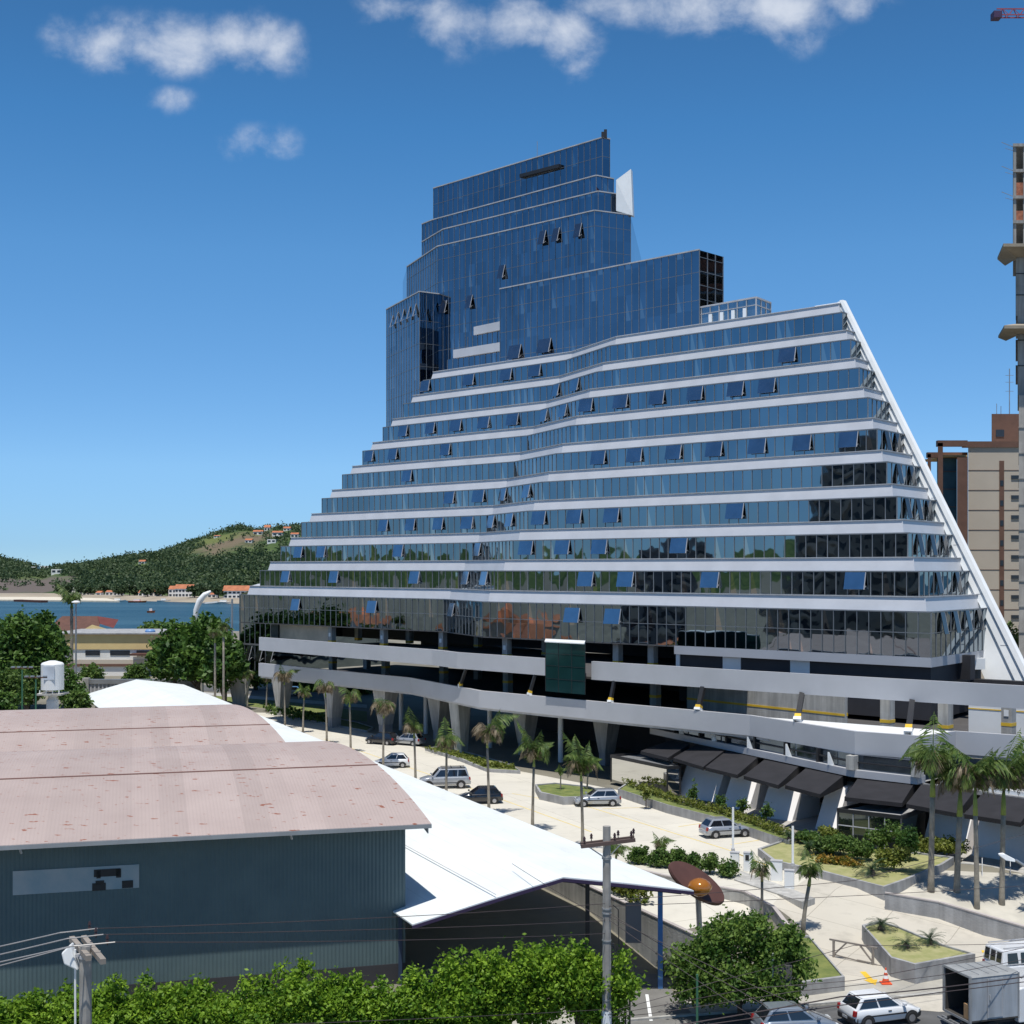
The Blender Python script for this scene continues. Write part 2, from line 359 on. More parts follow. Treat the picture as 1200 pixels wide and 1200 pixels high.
# rounded cap on the roof band end
# open awning windows (photo points at the free side of each sash)
def plane_hit(px, a, b):
    t = (px-600)/F; d = b-a; den = d.x-t*d.y
    if abs(den) < 1e-6: return None
    s = (t*a.y-a.x)/den
    return (a+d*s, s) if -.001 <= s <= 1.001 else None
OPEN = {9:[504,556,600,634], 8:[656,679,933], 7:[478,510,541,574,608,642,665,695,736,779,824,872,909], 6:[438,466,528],
        5:[483,710,753,799,847,898,951,1006], 4:[533,568,594,622], 3:[455,487,520,555,580,602,640,682,726,872],
        2:[355,382,473,564,625,668,712,806], 1:[340,397,492,550,572,696,743,843,1015], 0:[352,442,533,680,728]}
SIDE = {5:[1034,1049], 4:[1053,1068], 3:[1057,1072,1087], 2:[1076,1092,1107], 1:[1112,1127], 0:[1105,1121,1136,1151]}
def sash(p, t, n, ztop, w, h, out, parent, gm=None):
    n3 = Vector((n.x, n.y, 0)); t3 = Vector((t.x, t.y, 0)); top = Vector((p.x, p.y, ztop))+n3*.06; bot = top+Vector((0, 0, -h))+n3*out
    e = (bot-top); c = (top+bot)/2-t3*w/2; mb = MB(); nn = t3.cross(e).normalized()
    mb.obox(c, t3*w/2, e/2, nn*.03); o = W(mb, 'open_window', gm or g_open, parent)
    fr = MB(); sg = 1 if nn.dot(n3) > 0 else -1
    fr.bar(top+nn*.0*sg, bot+nn*.0*sg, .06, .08)
    fr.bar(bot-t3*.02, top-t3*.02+n3*.02-Vector((0,0,h*.8)), .045)
    W(fr, 'sash_frame', m_frame, o)
for i, lst in OPEN.items():
    zt = Z0+ST*i-BH; pg = plan(i-.5)
    for px in lst:
        for a, b in ((pg[0],pg[1]),(pg[1],pg[2]),(pg[2],pg[3])):
            h = plane_hit(px, a, b)
            if h:
                t = (b-a).normalized(); n = Vector((t.y, -t.x)); sash(h[0], t, n, zt-.12-(.35 if i == 0 else 0), 2.2 if px > 540 else 1.9, 1.65, .36, tower); break
for i, lst in SIDE.items():
    zt = Z0+ST*i-BH; pg = plan(i-.5); a, b = pg[3], pg[4]; t = (b-a).normalized(); n = Vector((t.y, -t.x))
    for k, px in enumerate(lst):
        s = (px-1043 if False else 0); L_ = (b-a).length; p = a+t*L_*(k+1)/(len(lst)+.6)
        sash(p, t, n, zt-.12, 1.1, 2.0, .4, tower, mat('dim_pane', (.05,.055,.06), .1, .5))
# white end fin
def fin_pt(z, w, d):
    i = (z-Z0)/ST; s = V2('S', i); return (s.x+DX*w+.69*d, s.y+DY*w+.72*d, z)
ztop = Z0+ST*9+.35
def wz(z): return 1.5-.95*(z-6)/(ztop-6)
fb = MB()
zs = [0, 6, 20, 35, ztop]
for z0_, z1_ in zip(zs[:-1], zs[1:]):
    fb.loft([fin_pt(z0_, -.2, -.25), fin_pt(z0_, wz(z0_), -.25), fin_pt(z0_, wz(z0_), .2), fin_pt(z0_, -.2, .2)],
            [fin_pt(z1_, -.2, -.25), fin_pt(z1_, wz(z1_), -.25), fin_pt(z1_, wz(z1_), .2), fin_pt(z1_, -.2, .2)], z0_ == 0, z1_ == ztop)
for z0_, z1_ in zip(zs[:-1], zs[1:]):
    fb.loft([fin_pt(z0_, -3.4, .03), fin_pt(z0_, -.1, .03), fin_pt(z0_, -.1, 1.2), fin_pt(z0_, -3.4, 1.2)],
            [fin_pt(z1_, -3.4, .03), fin_pt(z1_, -.1, .03), fin_pt(z1_, -.1, 1.2), fin_pt(z1_, -3.4, 1.2)], z0_ == 0, z1_ == ztop)
fo = W(fb, 'end_fin', m_white, tower)
fe = MB()
fe.loft([fin_pt(0, wz(0)-.5, -.5), fin_pt(0, wz(0)+.12, -.5), fin_pt(0, wz(0)+.12, .25), fin_pt(0, wz(0)-.5, .25)],
        [fin_pt(ztop+.1, wz(ztop)-.3, -.5), fin_pt(ztop+.1, wz(ztop)+.12, -.5), fin_pt(ztop+.1, wz(ztop)+.12, .25), fin_pt(ztop+.1, wz(ztop)-.3, .25)])
W(fe, 'fin_edge', m_white, fo)
js = MB()
for z in range(8, 50, 5): a = Vector(fin_pt(z, 0, -.26)); b = Vector(fin_pt(z, wz(z)-.45, -.26)); js.bar(a, b, .03, .05)
W(js, 'panel_joints', m_frame, fo)
# interior core so that the stepped floors sit on something behind the glass
# ledge under the lowest right-hand glass, dark wall below it
pr = plan(-.52)
def seg_from(px, a, b):
    t = (px-600)/F; d = b-a; return a+d*((t*a.y-a.x)/(d.x-t*d.y))
def chain_hit(px, pts, off=0):
    best = None
    for a, b in zip(pts[:-1], pts[1:]):
        t = (px-600)/F; a = a+inn*off; b = b+inn*off; d = b-a; s = (t*a.y-a.x)/(d.x-t*d.y); e = max(0, -s, s-1)
        if best is None or e < best[0]: best = (e, a+d*s)
    return best[1]
lp = [seg_from(790, pr[2], pr[3]), pr[3], pr[4]]
inn = Vector((.69, .72))
lb = MB(); lb.prism([lp[0], lp[1], lp[2], lp[2]+inn*2-Vector((2,-2)), lp[0]+inn*3], 11.55, 12.44, True, False); W(lb, 'ledge', m_pod, tower)
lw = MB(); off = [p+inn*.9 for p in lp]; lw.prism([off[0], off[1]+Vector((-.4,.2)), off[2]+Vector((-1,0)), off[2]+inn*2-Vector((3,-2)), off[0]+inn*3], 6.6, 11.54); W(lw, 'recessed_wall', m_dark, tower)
for px in (795, 858, 938):
    wp = MB(); h = seg_from(px, off[0], off[1]); c = h-inn*.06; wp.obox((c.x, c.y, 10.2), (DX*(1.1 if px > 800 else .25), DY*(1.1 if px > 800 else .25), 0), (.05*.69, .05*.72, 0), (0, 0, 1.3)); W(wp, 'white_door_panel', m_white, tower)
ub = MB(); h = pr[4]; ub.obox((h.x-1.6, h.y-2.0, 11.2), (.55, 0, 0), (0, .5, 0), (0, 0, .55)); W(ub, 'wall_unit', m_white, tower)
# soffit under the rest of the lowest glass, beige wall piece
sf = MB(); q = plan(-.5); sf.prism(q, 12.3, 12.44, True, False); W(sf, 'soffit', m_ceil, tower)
# left end block where the glass runs down
lbk = MB(); L0 = q[0]; tL = (q[1]-q[0]).normalized(); nL = Vector((-tL.y, tL.x))
pts = [L0, L0+tL*8.0, L0+tL*8.0+nL*22, L0+nL*22+Vector((-4, 2))]
lbk.prism(pts, 5.2, 12.3, True, True); go = W(lbk, 'corner_window_wall', g_main, tower)
mu = MB(); mullions(mu, pts[:2], 5.2, 12.3); transom(mu, pts[:2], 9.1, .25, .12); W(mu, 'mullions', m_mull, go)
for px in (296, 309, 322):
    sash(seg_from(px, pts[0], pts[1]), tL, Vector((tL.y, -tL.x)), 8.9, 1.3, 2.2, .7, tower)
bw = MB(); a = L0+tL*8.2+nL*1.5; b = a+tL*13; bw.prism([a, b, b+nL*.3, a+nL*.3], 9.2, 12.3); W(bw, 'beige_wall', mat('beige_plaster', (.5,.44,.36), .8), tower)

# ---------------------------------------------------------------- podium: two parking parapets
def GG(pts, z): return [Vector(G(px, py, z)[:2]) for px, py in pts]
ZP1, ZP2 = 11.5, 7.7; B2 = 5.92; D1 = 9.95
H1 = [303.5, 506.5, 535.4]
P1 = GG([(303.5,746.6),(506.5,761.2),(535.4,764.5),(646.4,772.0)], ZP1)
P1b = GG([(693,775),(860,785),(1200,803.8)], ZP1)
dd = (P1b[2]-P1b[1]).normalized(); P1b = [P1b[0], P1b[1], P1b[2]+dd*16]
P2 = GG([(303,776.9),(480.4,794),(561,809.3),(720,824),(878.5,838.3),(1001.6,857),(1081,862.7),(1112,858.5),(1200,861.3)], ZP2)
P2[7] = P2[6]+Vector((3.6, 3.2)); P2[8] = P2[7]+Vector((6.3, -4.4)); P2.append(P2[8]+Vector((17, -14)))
def parapet(name, pts, zt, h, th, m, parent):
    mb = MB(); n = len(pts); inner = []
    for k, p in enumerate(pts):
        t = (pts[min(k+1, n-1)]-pts[max(k-1, 0)]).normalized(); inner.append(p+Vector((-t.y, t.x))*th)
    mb.prism(pts+inner[::-1], zt-h, zt); return W(mb, name, m, parent)
parapet('parking_parapet', P1, ZP1, 1.74, .35, m_pod, tower); parapet('parking_parapet', P1b, ZP1, 1.78, .35, m_pod, tower)
p2o = parapet('parking_parapet', P2, ZP2, 1.78, .4, m_pod, tower)
ed = MB(); P2i = [p+Vector((.69,.72))*.35 for p in P2]
ed.prism(P2i+[p+Vector((.69,.72))*.6 for p in P2i][::-1], 5.66, 5.91); W(ed, 'shadow_gap_edge', m_frame, p2o)
def slab(name, pts, off, z0, z1, m, back=34):
    a = [p+inn*off for p in pts]; bk = [a[-1]+inn*back-Vector((DX,DY))*14, a[0]+inn*back*.6+Vector((2,3))]
    mb = MB(); mb.prism(a+bk, z0, z1); return W(mb, name, m, tower)
P1all = P1+P1b
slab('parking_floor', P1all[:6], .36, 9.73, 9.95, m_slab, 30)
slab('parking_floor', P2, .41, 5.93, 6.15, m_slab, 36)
# white sunlit deck edge at the projecting corner
dk = MB(); dk.prism([P2[4]+inn*.45, P2[5]+inn*.45, P2[6]+inn*.5, P2[7]+inn*.2, P2[7]+inn*1.5, P2[4]+inn*1.2], 6.2, ZP2-.2); W(dk, 'deck_ledge', m_white, tower)
# back walls of the parking floors
bwl = MB(); a = P1[0]+inn*22; b = P1b[2]+inn*14
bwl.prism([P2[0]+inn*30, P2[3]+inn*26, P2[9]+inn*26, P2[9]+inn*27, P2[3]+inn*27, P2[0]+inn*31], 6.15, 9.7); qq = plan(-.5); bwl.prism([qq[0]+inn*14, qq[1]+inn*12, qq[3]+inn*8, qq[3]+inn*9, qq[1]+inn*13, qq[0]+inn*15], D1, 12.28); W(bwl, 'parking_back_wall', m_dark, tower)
bl = MB(); a = seg_from(805, P2[3]+inn*9, P2[5]+inn*9); b = seg_from(990, P2[3]+inn*9, P2[5]+inn*9)
bl.prism([a, b, b+inn*.3, a+inn*.3], 6.15, 9.7); lo = W(bl, 'ramp_wall', m_conc2, tower)
by = MB(); by.prism([a-inn*.03, b-inn*.03, b, a], 7.6, 7.8); W(by, 'yellow_stripe', m_yel, lo)
rw = MB(); a = seg_from(1135, P2[7]+inn*13, P2[9]+inn*13); b = seg_from(1290, P2[7]+inn*13, P2[9]+inn*13); rw.prism([a, b, b+inn*.3, a+inn*.3], 6.15, 8.6); lo = W(rw, 'ramp_wall', m_white, tower)
by = MB(); by.prism([a-inn*.03, b-inn*.03, b, a], 8.2, 8.3); W(by, 'yellow_stripe', m_yel, lo)
# columns with a yellow band and a small sign
def col(px, zb, zt, line, off, w=.8, sign=True, ys=1.6, m=None):
    p = chain_hit(px, line, off); mb = MB(); mb.obox((p.x, p.y, (zb+zt)/2), (DX*w/2, DY*w/2, 0), (.69*w/2, .72*w/2, 0), (0, 0, (zt-zb)/2)); o = W(mb, 'parking_column', m or m_conc2, tower)
    y = MB(); y.obox((p.x, p.y, zb+ys), (DX*(w/2+.02), DY*(w/2+.02), 0), (.69*(w/2+.02), .72*(w/2+.02), 0), (0, 0, .14)); W(y, 'yellow_stripe', m_yel, o)
    if sign:
        s = MB(); q = p-inn*(w/2+.03); s.obox((q.x, q.y, zb+ys+.95), (DX*.2, DY*.2, 0), (.69*.02, .72*.02, 0), (0, 0, .26)); W(s, 'white_sign', m_white, o)
PL = plan(-.5)[:4]
for px in (389, 450, 519): col(px, D1, 12.28, PL, 1.0, .8, True, .25)
for px in (594, 724, 765): col(px, D1, 12.28, PL, 1.6, .8, px < 600, .25)
for px in (560, 640, 480, 420): col(px, D1, 12.28, PL, 8, .8, False, .25)
for px in (390, 452, 520, 595, 768): col(px, 6.15, 9.72, P2, 8, .8, False)
for px in (900, 985, 1108, 1182, 1040): col(px, 6.15, 9.72, P2, 9, .9, px in (985, 1182), 1.4)
for px in (430, 560, 660, 840): col(px, 6.15, 9.72, P2, 17, .8, False)
# slanting struts
for bx_, tx_, w in ((539,546,.28),(620,627,.28),(715,720,.3),(818,824,.4),(934,940,.42),(1064,1069,.42)):
    hb = chain_hit(bx_, P2, .2)
    src = P1all
    ht = chain_hit(tx_, P1b if tx_ > 660 else P1, .15)
    mb = MB(); a_ = Vector((hb.x, hb.y, ZP2)); b_ = Vector((ht.x, ht.y, 9.74)); mb.bar(a_, b_, w, w); o = W(mb, 'strut', m_blk, tower)
    mb = MB(); mb.bar(a_.lerp(b_, .0), a_.lerp(b_, .1), w*1.5); W(mb, 'strut_foot', m_white, o)
    mb = MB(); mb.bar(a_.lerp(b_, .1), a_.lerp(b_, .22), w*1.25); W(mb, 'yellow_stripe', m_yel, o)
# green glass stair shaft between the parapets
a = P1[3]-inn*.9; b = P1b[0]-inn*.9
sh = MB(); bb2 = b*(1+5/b.length); aa2 = a*(1+5/a.length); sh.prism([a, b, bb2, aa2], 8.3, 13.2); go = W(sh, 'glass_shaft', mat('green_glass', (.02,.075,.08), .06, .55, .1), tower)
mu = MB(); mullions(mu, [a, b], 8.3, 13.3, 1.6, .04, .04)
for z in (9.6, 10.9, 12.1): transom(mu, [a, b], z, .03, .03)
W(mu, 'mullions', m_blk, go)
mb = MB(); mb.prism([a-inn*.15, b-inn*.15, bb2, aa2], 13.21, 13.30); W(mb, 'shaft_roof', m_white, go)
# ground floor: tapering pillars
def pillar(px, py, zt=5.9, wt=1.25, wb=.45):
    p = G(px, py, 0); hb = [plane_hit(px, a+inn*1.3, b+inn*1.3) for a, b in zip(P2[:-1], P2[1:])]; hb = [h for h in hb if h]
    c = Vector((p.x, p.y)); e = Vector((DX, DY)); n = inn
    def ring(w, d, z): return [((c+e*i*w+n*j*d).x, (c+e*i*w+n*j*d).y, z) for i, j in ((-1,-1),(1,-1),(1,1),(-1,1))]
    mb = MB(); mb.loft(ring(wb, .8, 1.3), ring(wt, 1.15, zt)); o = W(mb, 'tapered_pillar', m_conc2, tower)
    mb = MB(); mb.loft(ring(wb-.02, .75, 0), ring(wb-.02, .75, 1.3)); W(mb, 'pillar_base', m_conc, o)
for px, py in ((392,852),(452,861),(516,868),(616,884),(711,896),(331,838)): pillar(px, py)
mb = MB(); c = G(538, 884, 0); mb.loft([(c.x-.5,c.y+.1,0),(c.x+.3,c.y-.3,0),(c.x+.9,c.y+.6,0),(c.x+.1,c.y+1,0)], [(c.x-1.2,c.y+.6,5.9),(c.x-.1,c.y-.5,5.9),(c.x+1.3,c.y+1.0,5.9),(c.x,c.y+2,5.9)]); W(mb, 'tapered_pillar', m_conc2, tower)
p = G(281, 827, 0); mb = MB(); mb.loft([(p.x-.8,p.y-.8,0),(p.x+.9,p.y-.8,0),(p.x+.9,p.y+.8,0),(p.x-.8,p.y+.8,0)], [(p.x-1.8,p.y-1,5.2),(p.x+1.6,p.y-1,5.2),(p.x+1.6,p.y+1,5.2),(p.x-1.8,p.y+1,5.2)]); W(mb, 'tapered_pillar', m_conc2, tower)
# ground-floor back wall and inner columns, dark
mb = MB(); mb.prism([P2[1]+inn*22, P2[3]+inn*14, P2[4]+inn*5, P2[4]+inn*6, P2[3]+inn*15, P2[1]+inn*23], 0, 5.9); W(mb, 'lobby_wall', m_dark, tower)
for px in (574, 657, 499, 470): 
    h = chain_hit(px, P2, 7)
    mb = MB(); mb.tube([(h.x, h.y, 0), (h.x, h.y, 5.9)], .28, 12); W(mb, 'round_column', m_white, tower)
# glass strip + beam under the right part of the second parapet
st = [Vector(G(px, py, 4.8)[:2]) for px, py in ((790,857.5),(1001.6,901),(1078,909.5))]; st[0] = st[0]+(st[0]-st[1]).normalized()*4
mb = MB(); mb.prism(st+[p+inn*.4 for p in st][::-1], 4.8, B2); go = W(mb, 'strip_window', mat('dark_blue_glass', (.10,.13,.17), .06, .9), tower)
mu = MB(); mullions(mu, st, 4.8, B2, 4.4, .22, .3); transom(mu, st, 5.35, .1, .2); W(mu, 'mullions', m_blk, go)
for k in range(5):
    mb = MB(); p = st[0].lerp(st[1], (k+1)/5.5)-inn*.5; mb.loft([(p.x-.1,p.y,4.8),(p.x+.35,p.y-.3,4.8),(p.x+.4,p.y-.2,4.8),(p.x-.05,p.y+.1,4.8)],[(p.x-.1,p.y,B2-.1),(p.x+.0,p.y-.08,B2-.1),(p.x+.05,p.y+.0,B2-.1),(p.x-.05,p.y+.1,B2-.1)]); W(mb, 'white_fin', m_white, go)
bt = [p-inn*.5 for p in st]
mb = MB(); mb.prism(bt+[p+inn*1.4 for p in bt][::-1], 4.22, 4.79); W(mb, 'beam', m_pod, tower)
for k in (1, 2):
    p = st[k]-inn*.4; mb = MB(); mb.obox((p.x, p.y, 5.35), (DX*.35, DY*.35, 0), (.24, .25, 0), (0, 0, .55)); W(mb, 'corner_post', m_conc2, tower)
# awnings and sloping shop walls
AW = [((786.7,866.7),(808,872),(782.7,888),(750.7,880)), ((816,872),(848,880),(824,898.7),(789,888)), ((855,877),(890.7,885),(864,908),(826.7,899)),
      ((901,886),(940,894.5),(912,920),(871.5,909)), ((949,896.5),(992,906),(961,930.7),(920,920)), ((1007.5,909),(1072,917),(1057,941),(989.5,934)),
      ((1080,919),(1142,927),(1122,953),(1062,942)), ((1152,929),(1215,938),(1196,964),(1130,954)), ((1225,939),(1290,949),(1270,976),(1205,965))]
for k, (bl_, br_, fr_, fl_) in enumerate(AW):
    zb_, zf_ = 4.25, 3.45
    A_, B_, C_, D_ = G(*bl_, zb_), G(*br_, zb_), G(*fr_, zf_), G(*fl_, zf_)
    mb = MB(); dz = Vector((0, 0, -.3))
    vs = [A_, B_, C_, D_, A_+Vector((0,0,-1.0)), B_+Vector((0,0,-1.0)), C_+dz, D_+dz]
    mb.add(vs, [(0,3,2,1),(4,5,6,7),(3,7,6,2),(1,2,6,5),(0,4,7,3),(0,1,5,4)]); W(mb, 'awning', m_awn, tower)
SW = [((744,905),(778,925)), ((793,925),(838,940)), ((846,930),(877,950)), ((890,938),(928,962.7)), ((955,950),(979,975)), ((1080,975),(1129,1001)), ((1138,985),(1200,1012)), ((1215,1005),(1260,1030))]
m_shop = mat('shop_wall', (.90,.87,.85), .7, 0, .04, .5)
for (a, b) in SW:
    b3 = G(*b, 0); t = (a[0]-600)/F; d = Vector((DX, DY)); s_ = (t*b3.y-b3.x)/(d.x-t*d.y); a3 = Vector((b3.x+d.x*s_, b3.y+d.y*s_, 0))
    up = Vector((.69*1.9, .72*1.9, 3.3)); bk = Vector((.69*4.2, .72*4.2, 0)); bku = Vector((.69*4.6, .72*4.6, 3.3))
    mb = MB(); mb.loft([a3, b3, b3+bk, a3+bk], [a3+up, b3+up, b3+bku, a3+bku]); W(mb, 'shop_wall', m_shop, tower)
mb = MB(); a = G(744,905,0); b = G(1262,1030,0); a2 = Vector((a.x,a.y))+inn*5; b2 = Vector((b.x,b.y))+inn*5
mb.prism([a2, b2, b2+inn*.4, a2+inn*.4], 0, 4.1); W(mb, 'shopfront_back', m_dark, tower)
mb = MB(); mb.prism([st[0]+inn*.5, st[1]+inn*.5, st[2]+inn*.5, P2[9]+inn*3, P2[9]+inn*9, P2[5]+inn*9, st[0]+inn*9], 4.05, 4.2); W(mb, 'shop_roof', m_conc, tower)
q0 = Vector(G(1080,917,4.2)[:2]); q1 = Vector(G(1300,949,4.2)[:2])
mb = MB(); mb.prism([q0, q1, q1+inn*6, q0+inn*6], 3.9, 4.2); W(mb, 'shop_roof', m_conc, tower)
# dark slab stands for the shaded openings under the parapet, right end
mb = MB(); q2 = P2[7]+inn*6; q3_ = P2[9]+inn*6; mb.prism([q2, q3_, q3_+inn*.4, q2+inn*.4], 3, B2); W(mb, 'opening_shade_slab', m_dark, tower)
mb = MB(); mb.prism([q0+Vector((1.2,-.6)), q1, q1+inn*.4, q0+inn*.4+Vector((1.2,-.6))], 4.21, 4.5); W(mb, 'white_sill', m_white, tower)

# ---------------------------------------------------------------- upper tower volumes
def vol(name, tops, ztop, zbot, frontn, m=g_tow, back=None, lip=True, sp=1.25, mul=True, trans=()):
    pts = [Vector(G(px, py, ztop)[:2]) for px, py in tops]
    poly = pts+(back or [])
    mb = MB(); mb.prism(poly, zbot, ztop, False, True); o = W(mb, name, m, tower)
    if mul:
        mu = MB(); mullions(mu, pts[:frontn], zbot, ztop, sp, .05, .06)
        z = zbot+3.7
        while z < ztop-1: transom(mu, pts[:frontn], z, .045, .05); z += 3.7
        W(mu, 'mullions', m_mull, o)
    if lip:
        li = MB()
        for a, b in zip(pts[:-1], pts[1:]): li.bar((a.x, a.y, ztop+.06), (b.x, b.y, ztop+.06), .3, .16)
        W(li, 'roof_edge', m_frame, o)
    return pts
BK = [Vector((22, 232)), Vector((-20, 250))]
cpts = vol('stair_core', [(453,363),(491.7,342),(515.4,345)], 65.3, 20, 3, back=[Vector((-9, 232)), Vector((-21.5, 240))])
vol('lower_tower', [(586,339),(819.6,293)], 62.7, 45, 2, back=[Vector((28.5,184.4)), Vector((22,225)), Vector((-1.2, 215))])
mb = MB(); pz = G(819.6,293,62.7); e2 = Vector((28.5,184.4)); p0 = Vector((pz.x,pz.y)); tt = (e2-p0).normalized(); nn_ = Vector((tt.y,-tt.x))
mullions(mb, [p0, e2], 45, 62.7, 1.6, .08, .08)
for z in np.arange(47, 62, 1.85): transom(mb, [p0, e2], float(z), .07, .08)
W(mb, 'side_grid', m_mull, tower)
vol('middle_tower', [(477,313),(513,289),(696.7,247),(739,252.5)], 73.1, 45, 4, back=BK)
vol('upper_tier', [(494.6,284),(519.6,269),(701,224.6),(731,229)], 76.6, 73.1, 4, back=[Vector((19,228)), Vector((-16,248))])
vol('upper_tier', [(494.6,263),(507,258),(698.7,206),(719,210)], 79.9, 76.6, 4, back=[Vector((17,226)), Vector((-16,250))])
vol('top_box', [(508,221),(706,161.5),(714.6,163.5)], 86.4, 79.9, 3, back=[Vector((16,232)), Vector((-14,250))])
# tower sashes and details
def tsash(px, pyb, pts, w=1.2, h=2.1, out=.6, i0=0):
    for a, b in zip(pts[:-1], pts[1:]):
        h_ = plane_hit(px, a, b)
        if h_:
            p = h_[0]; z = CH+(HZ-pyb)*p.y/F; t = (b-a).normalized(); sash(p, t, Vector((t.y,-t.x)), z+h, w, h, out, tower); return
midp = [Vector(G(px, py, 73.1)[:2]) for px, py in [(477,313),(513,289),(696.7,247),(739,252.5)]]
for px, py in ((524,367),(554,361),(592,326),(640,286),(656,283),(682,278)): tsash(px, py, midp)
lowp = [Vector(G(px, py, 62.7)[:2]) for px, py in [(586,339),(819.6,293)]]
for px, py in ((611,420),(646,413)): tsash(px, py, lowp, 2.4)
for px, py in ((461,384),(467,380),(474,377),(481,374),(488,371)): tsash(px, py, cpts[:2], .9)
topp = [Vector(G(px, py, 86.4)[:2]) for px, py in [(508,221),(706,161.5)]]
a = plane_hit(612, topp[0], topp[1])[0]; b = plane_hit(658, topp[0], topp[1])[0]; n = Vector((-.69,-.72))
za = CH+(HZ-207)*a.y/F; zb = CH+(HZ-195)*b.y/F
mb = MB(); mb.bar((a.x+n.x*.3, a.y+n.y*.3, za), (b.x+n.x*.3, b.y+n.y*.3, zb), .7, .55); W(mb, 'louvre_strip', m_blk, tower)
mb = MB(); c = G(709,160,86.4); mb.box(c.x-.5, c.y+.5, 86.4, c.x+.0, c.y+1.1, 87.3); mb.box(c.x-.1, c.y+.6, 86.4, c.x+.35, c.y+1.1, 87.7); W(mb, 'roof_vent', m_blk, tower)
mb = MB(); c = G(630,185,86.4); mb.tube([(c.x, c.y+3, 86.4), (c.x, c.y+3, 90)], .05, 6); W(mb, 'mast', m_steel, tower)
# short bands beside the lower tower
for (x0,y0),(x1,y1),z in (((531,410),(586,401),55.0), ((555,383),(586,376.5),58.7)):
    a = G(x0,y0,z); b = G(x1,y1,z); a2 = Vector((a.x,a.y)); b2 = Vector((b.x,b.y)); 
    mb = MB(); mb.prism([a2,b2,b2+inn*4,a2+inn*4], z-1.3, z); W(mb, 'parapet_band', m_band, tower)
    mb = MB(); c0 = a2+inn*.5-Vector((DX,DY))*1.8; c1 = b2+inn*.5; mb.prism([c0,c1,c1+inn*4,c0+inn*4], z-3.7, z-1.3); go = W(mb, 'window_band', g_tow, tower)
    mu = MB(); mullions(mu, [c0,c1], z-3.7, z-1.3); W(mu, 'mullions', m_mull, go)
# white sail
mb = MB(); A_ = D(722,211,203.5); B_ = D(739.3,198,203); C_ = D(741.5,252.5,202.5); D_ = D(722,247,203.5); th = Vector((.35,1.2,0))
mb.add([A_,B_,C_,D_,A_+th,B_+th,C_+th,D_+th], [(0,3,2,1),(4,5,6,7),(0,1,5,4),(1,2,6,5),(2,3,7,6),(3,0,4,7)]); W(mb, 'white_sail', m_white, tower)
# roof-top glass pavilion
pv = [Vector(G(px, py, 55.2)[:2]) for px, py in [(792,365),(886,348),(903,354.6)]]
mb = MB(); mb.prism(pv+[pv[2]+Vector((-4,6)), pv[0]+Vector((3,6))], 51.2, 55.2); go = W(mb, 'roof_pavilion', mat('pavilion_glass', (.22,.30,.36), .05, .8), tower)
mu = MB(); mullions(mu, pv, 51.2, 55.2, 1.5, .1, .1); transom(mu, pv, 55.15, .2, .15); transom(mu, pv, 54.2, .08, .12); W(mu, 'pavilion_frame', m_frame, go)
mb = MB()
for k in range(4):
    p = pv[0].lerp(pv[1], .45+.14*k)-inn*.1; mb.obox((p.x,p.y,52.6), (DX*.25,DY*.25,0), (.05,.05,0), (0,0,1.4))
W(mb, 'white_post', m_white, go)
# ================================================================= ground, water, hills
m_ground = mat('dry_ground', (.15,.14,.11), .95, 0, .2, .08, c2=(.24,.22,.17))
m_lot = paving('lot_concrete', (.62,.585,.50), 5.0, -.42, .018, .12)
m_ramp = paving('ramp_concrete', (.54,.50,.42), 4.0, .55, .02, .22)
m_path = paving('walk_concrete', (.45,.43,.40), 2.5, .75, .02, .2)
m_asph = mat('asphalt', (.10,.10,.10), .9, 0, .18, .5, .2, 30)
m_drive = mat('driveway_paving', (.17,.165,.155), .9, 0, .2, .4)
m_grass = mat('grass', (.10,.14,.035), .95, 0, .3, 1.2, .5, 30, c2=(.20,.22,.06))
m_lawn = mat('dry_lawn', (.26,.27,.10), .95, 0, .25, 1.5, .4, 30, c2=(.36,.34,.16))
m_water = None
def ground_obj():
    bm = bmesh.new(); f = bm.faces.new([bm.verts.new(p) for p in ((-3500,-300,0),(3500,-300,0),(3500,6000,0),(-3500,6000,0))])
    for k in range(12):
        n = Vector((.3,-.954,0)).normalized(); bmesh.ops.bisect_plane(bm, geom=bm.verts[:]+bm.edges[:]+bm.faces[:], plane_co=n*(-77+k), plane_no=n)
    for y in (452, 468): bmesh.ops.bisect_plane(bm, geom=bm.verts[:]+bm.edges[:]+bm.faces[:], plane_co=(0,y,0), plane_no=(0,1,0))
    for v in bm.verts: v.co.z = -7 if v.co.y > 460 else gz(v.co.x, v.co.y)
    bmesh.ops.triangulate(bm, faces=bm.faces[:])
    me = bpy.data.meshes.new('ground'); bm.to_mesh(me); bm.free(); me.materials.append(m_ground)
    o = bpy.data.objects.new('ground', me); COL.objects.link(o); tag(o, kind='structure')
ground_obj()
m, t, b = nt('bay_water'); col, fac = noise_col(t, .004, (.018,.058,.08), (.038,.09,.115), .4, .6, 4, 'Object', (1,4,1))
t.links.new(col, b.inputs['Base Color']); b.inputs['Roughness'].default_value = .35; b.inputs['Specular IOR Level'].default_value = .18
_, f2 = noise_col(t, .35, (0,0,0), (1,1,1)); bp = t.nodes.new('ShaderNodeBump'); bp.inputs['Strength'].default_value = .9; bp.inputs['Distance'].default_value = 1.0; t.links.new(f2, bp.inputs['Height']); t.links.new(bp.outputs[0], b.inputs['Normal'])
mb = MB(); mb.add([(-3400,456,-2),(3400,456,-2),(3400,5900,-2),(-3400,5900,-2)], [(0,1,2,3)]); tag(mb.build('bay_water', m), kind='structure')

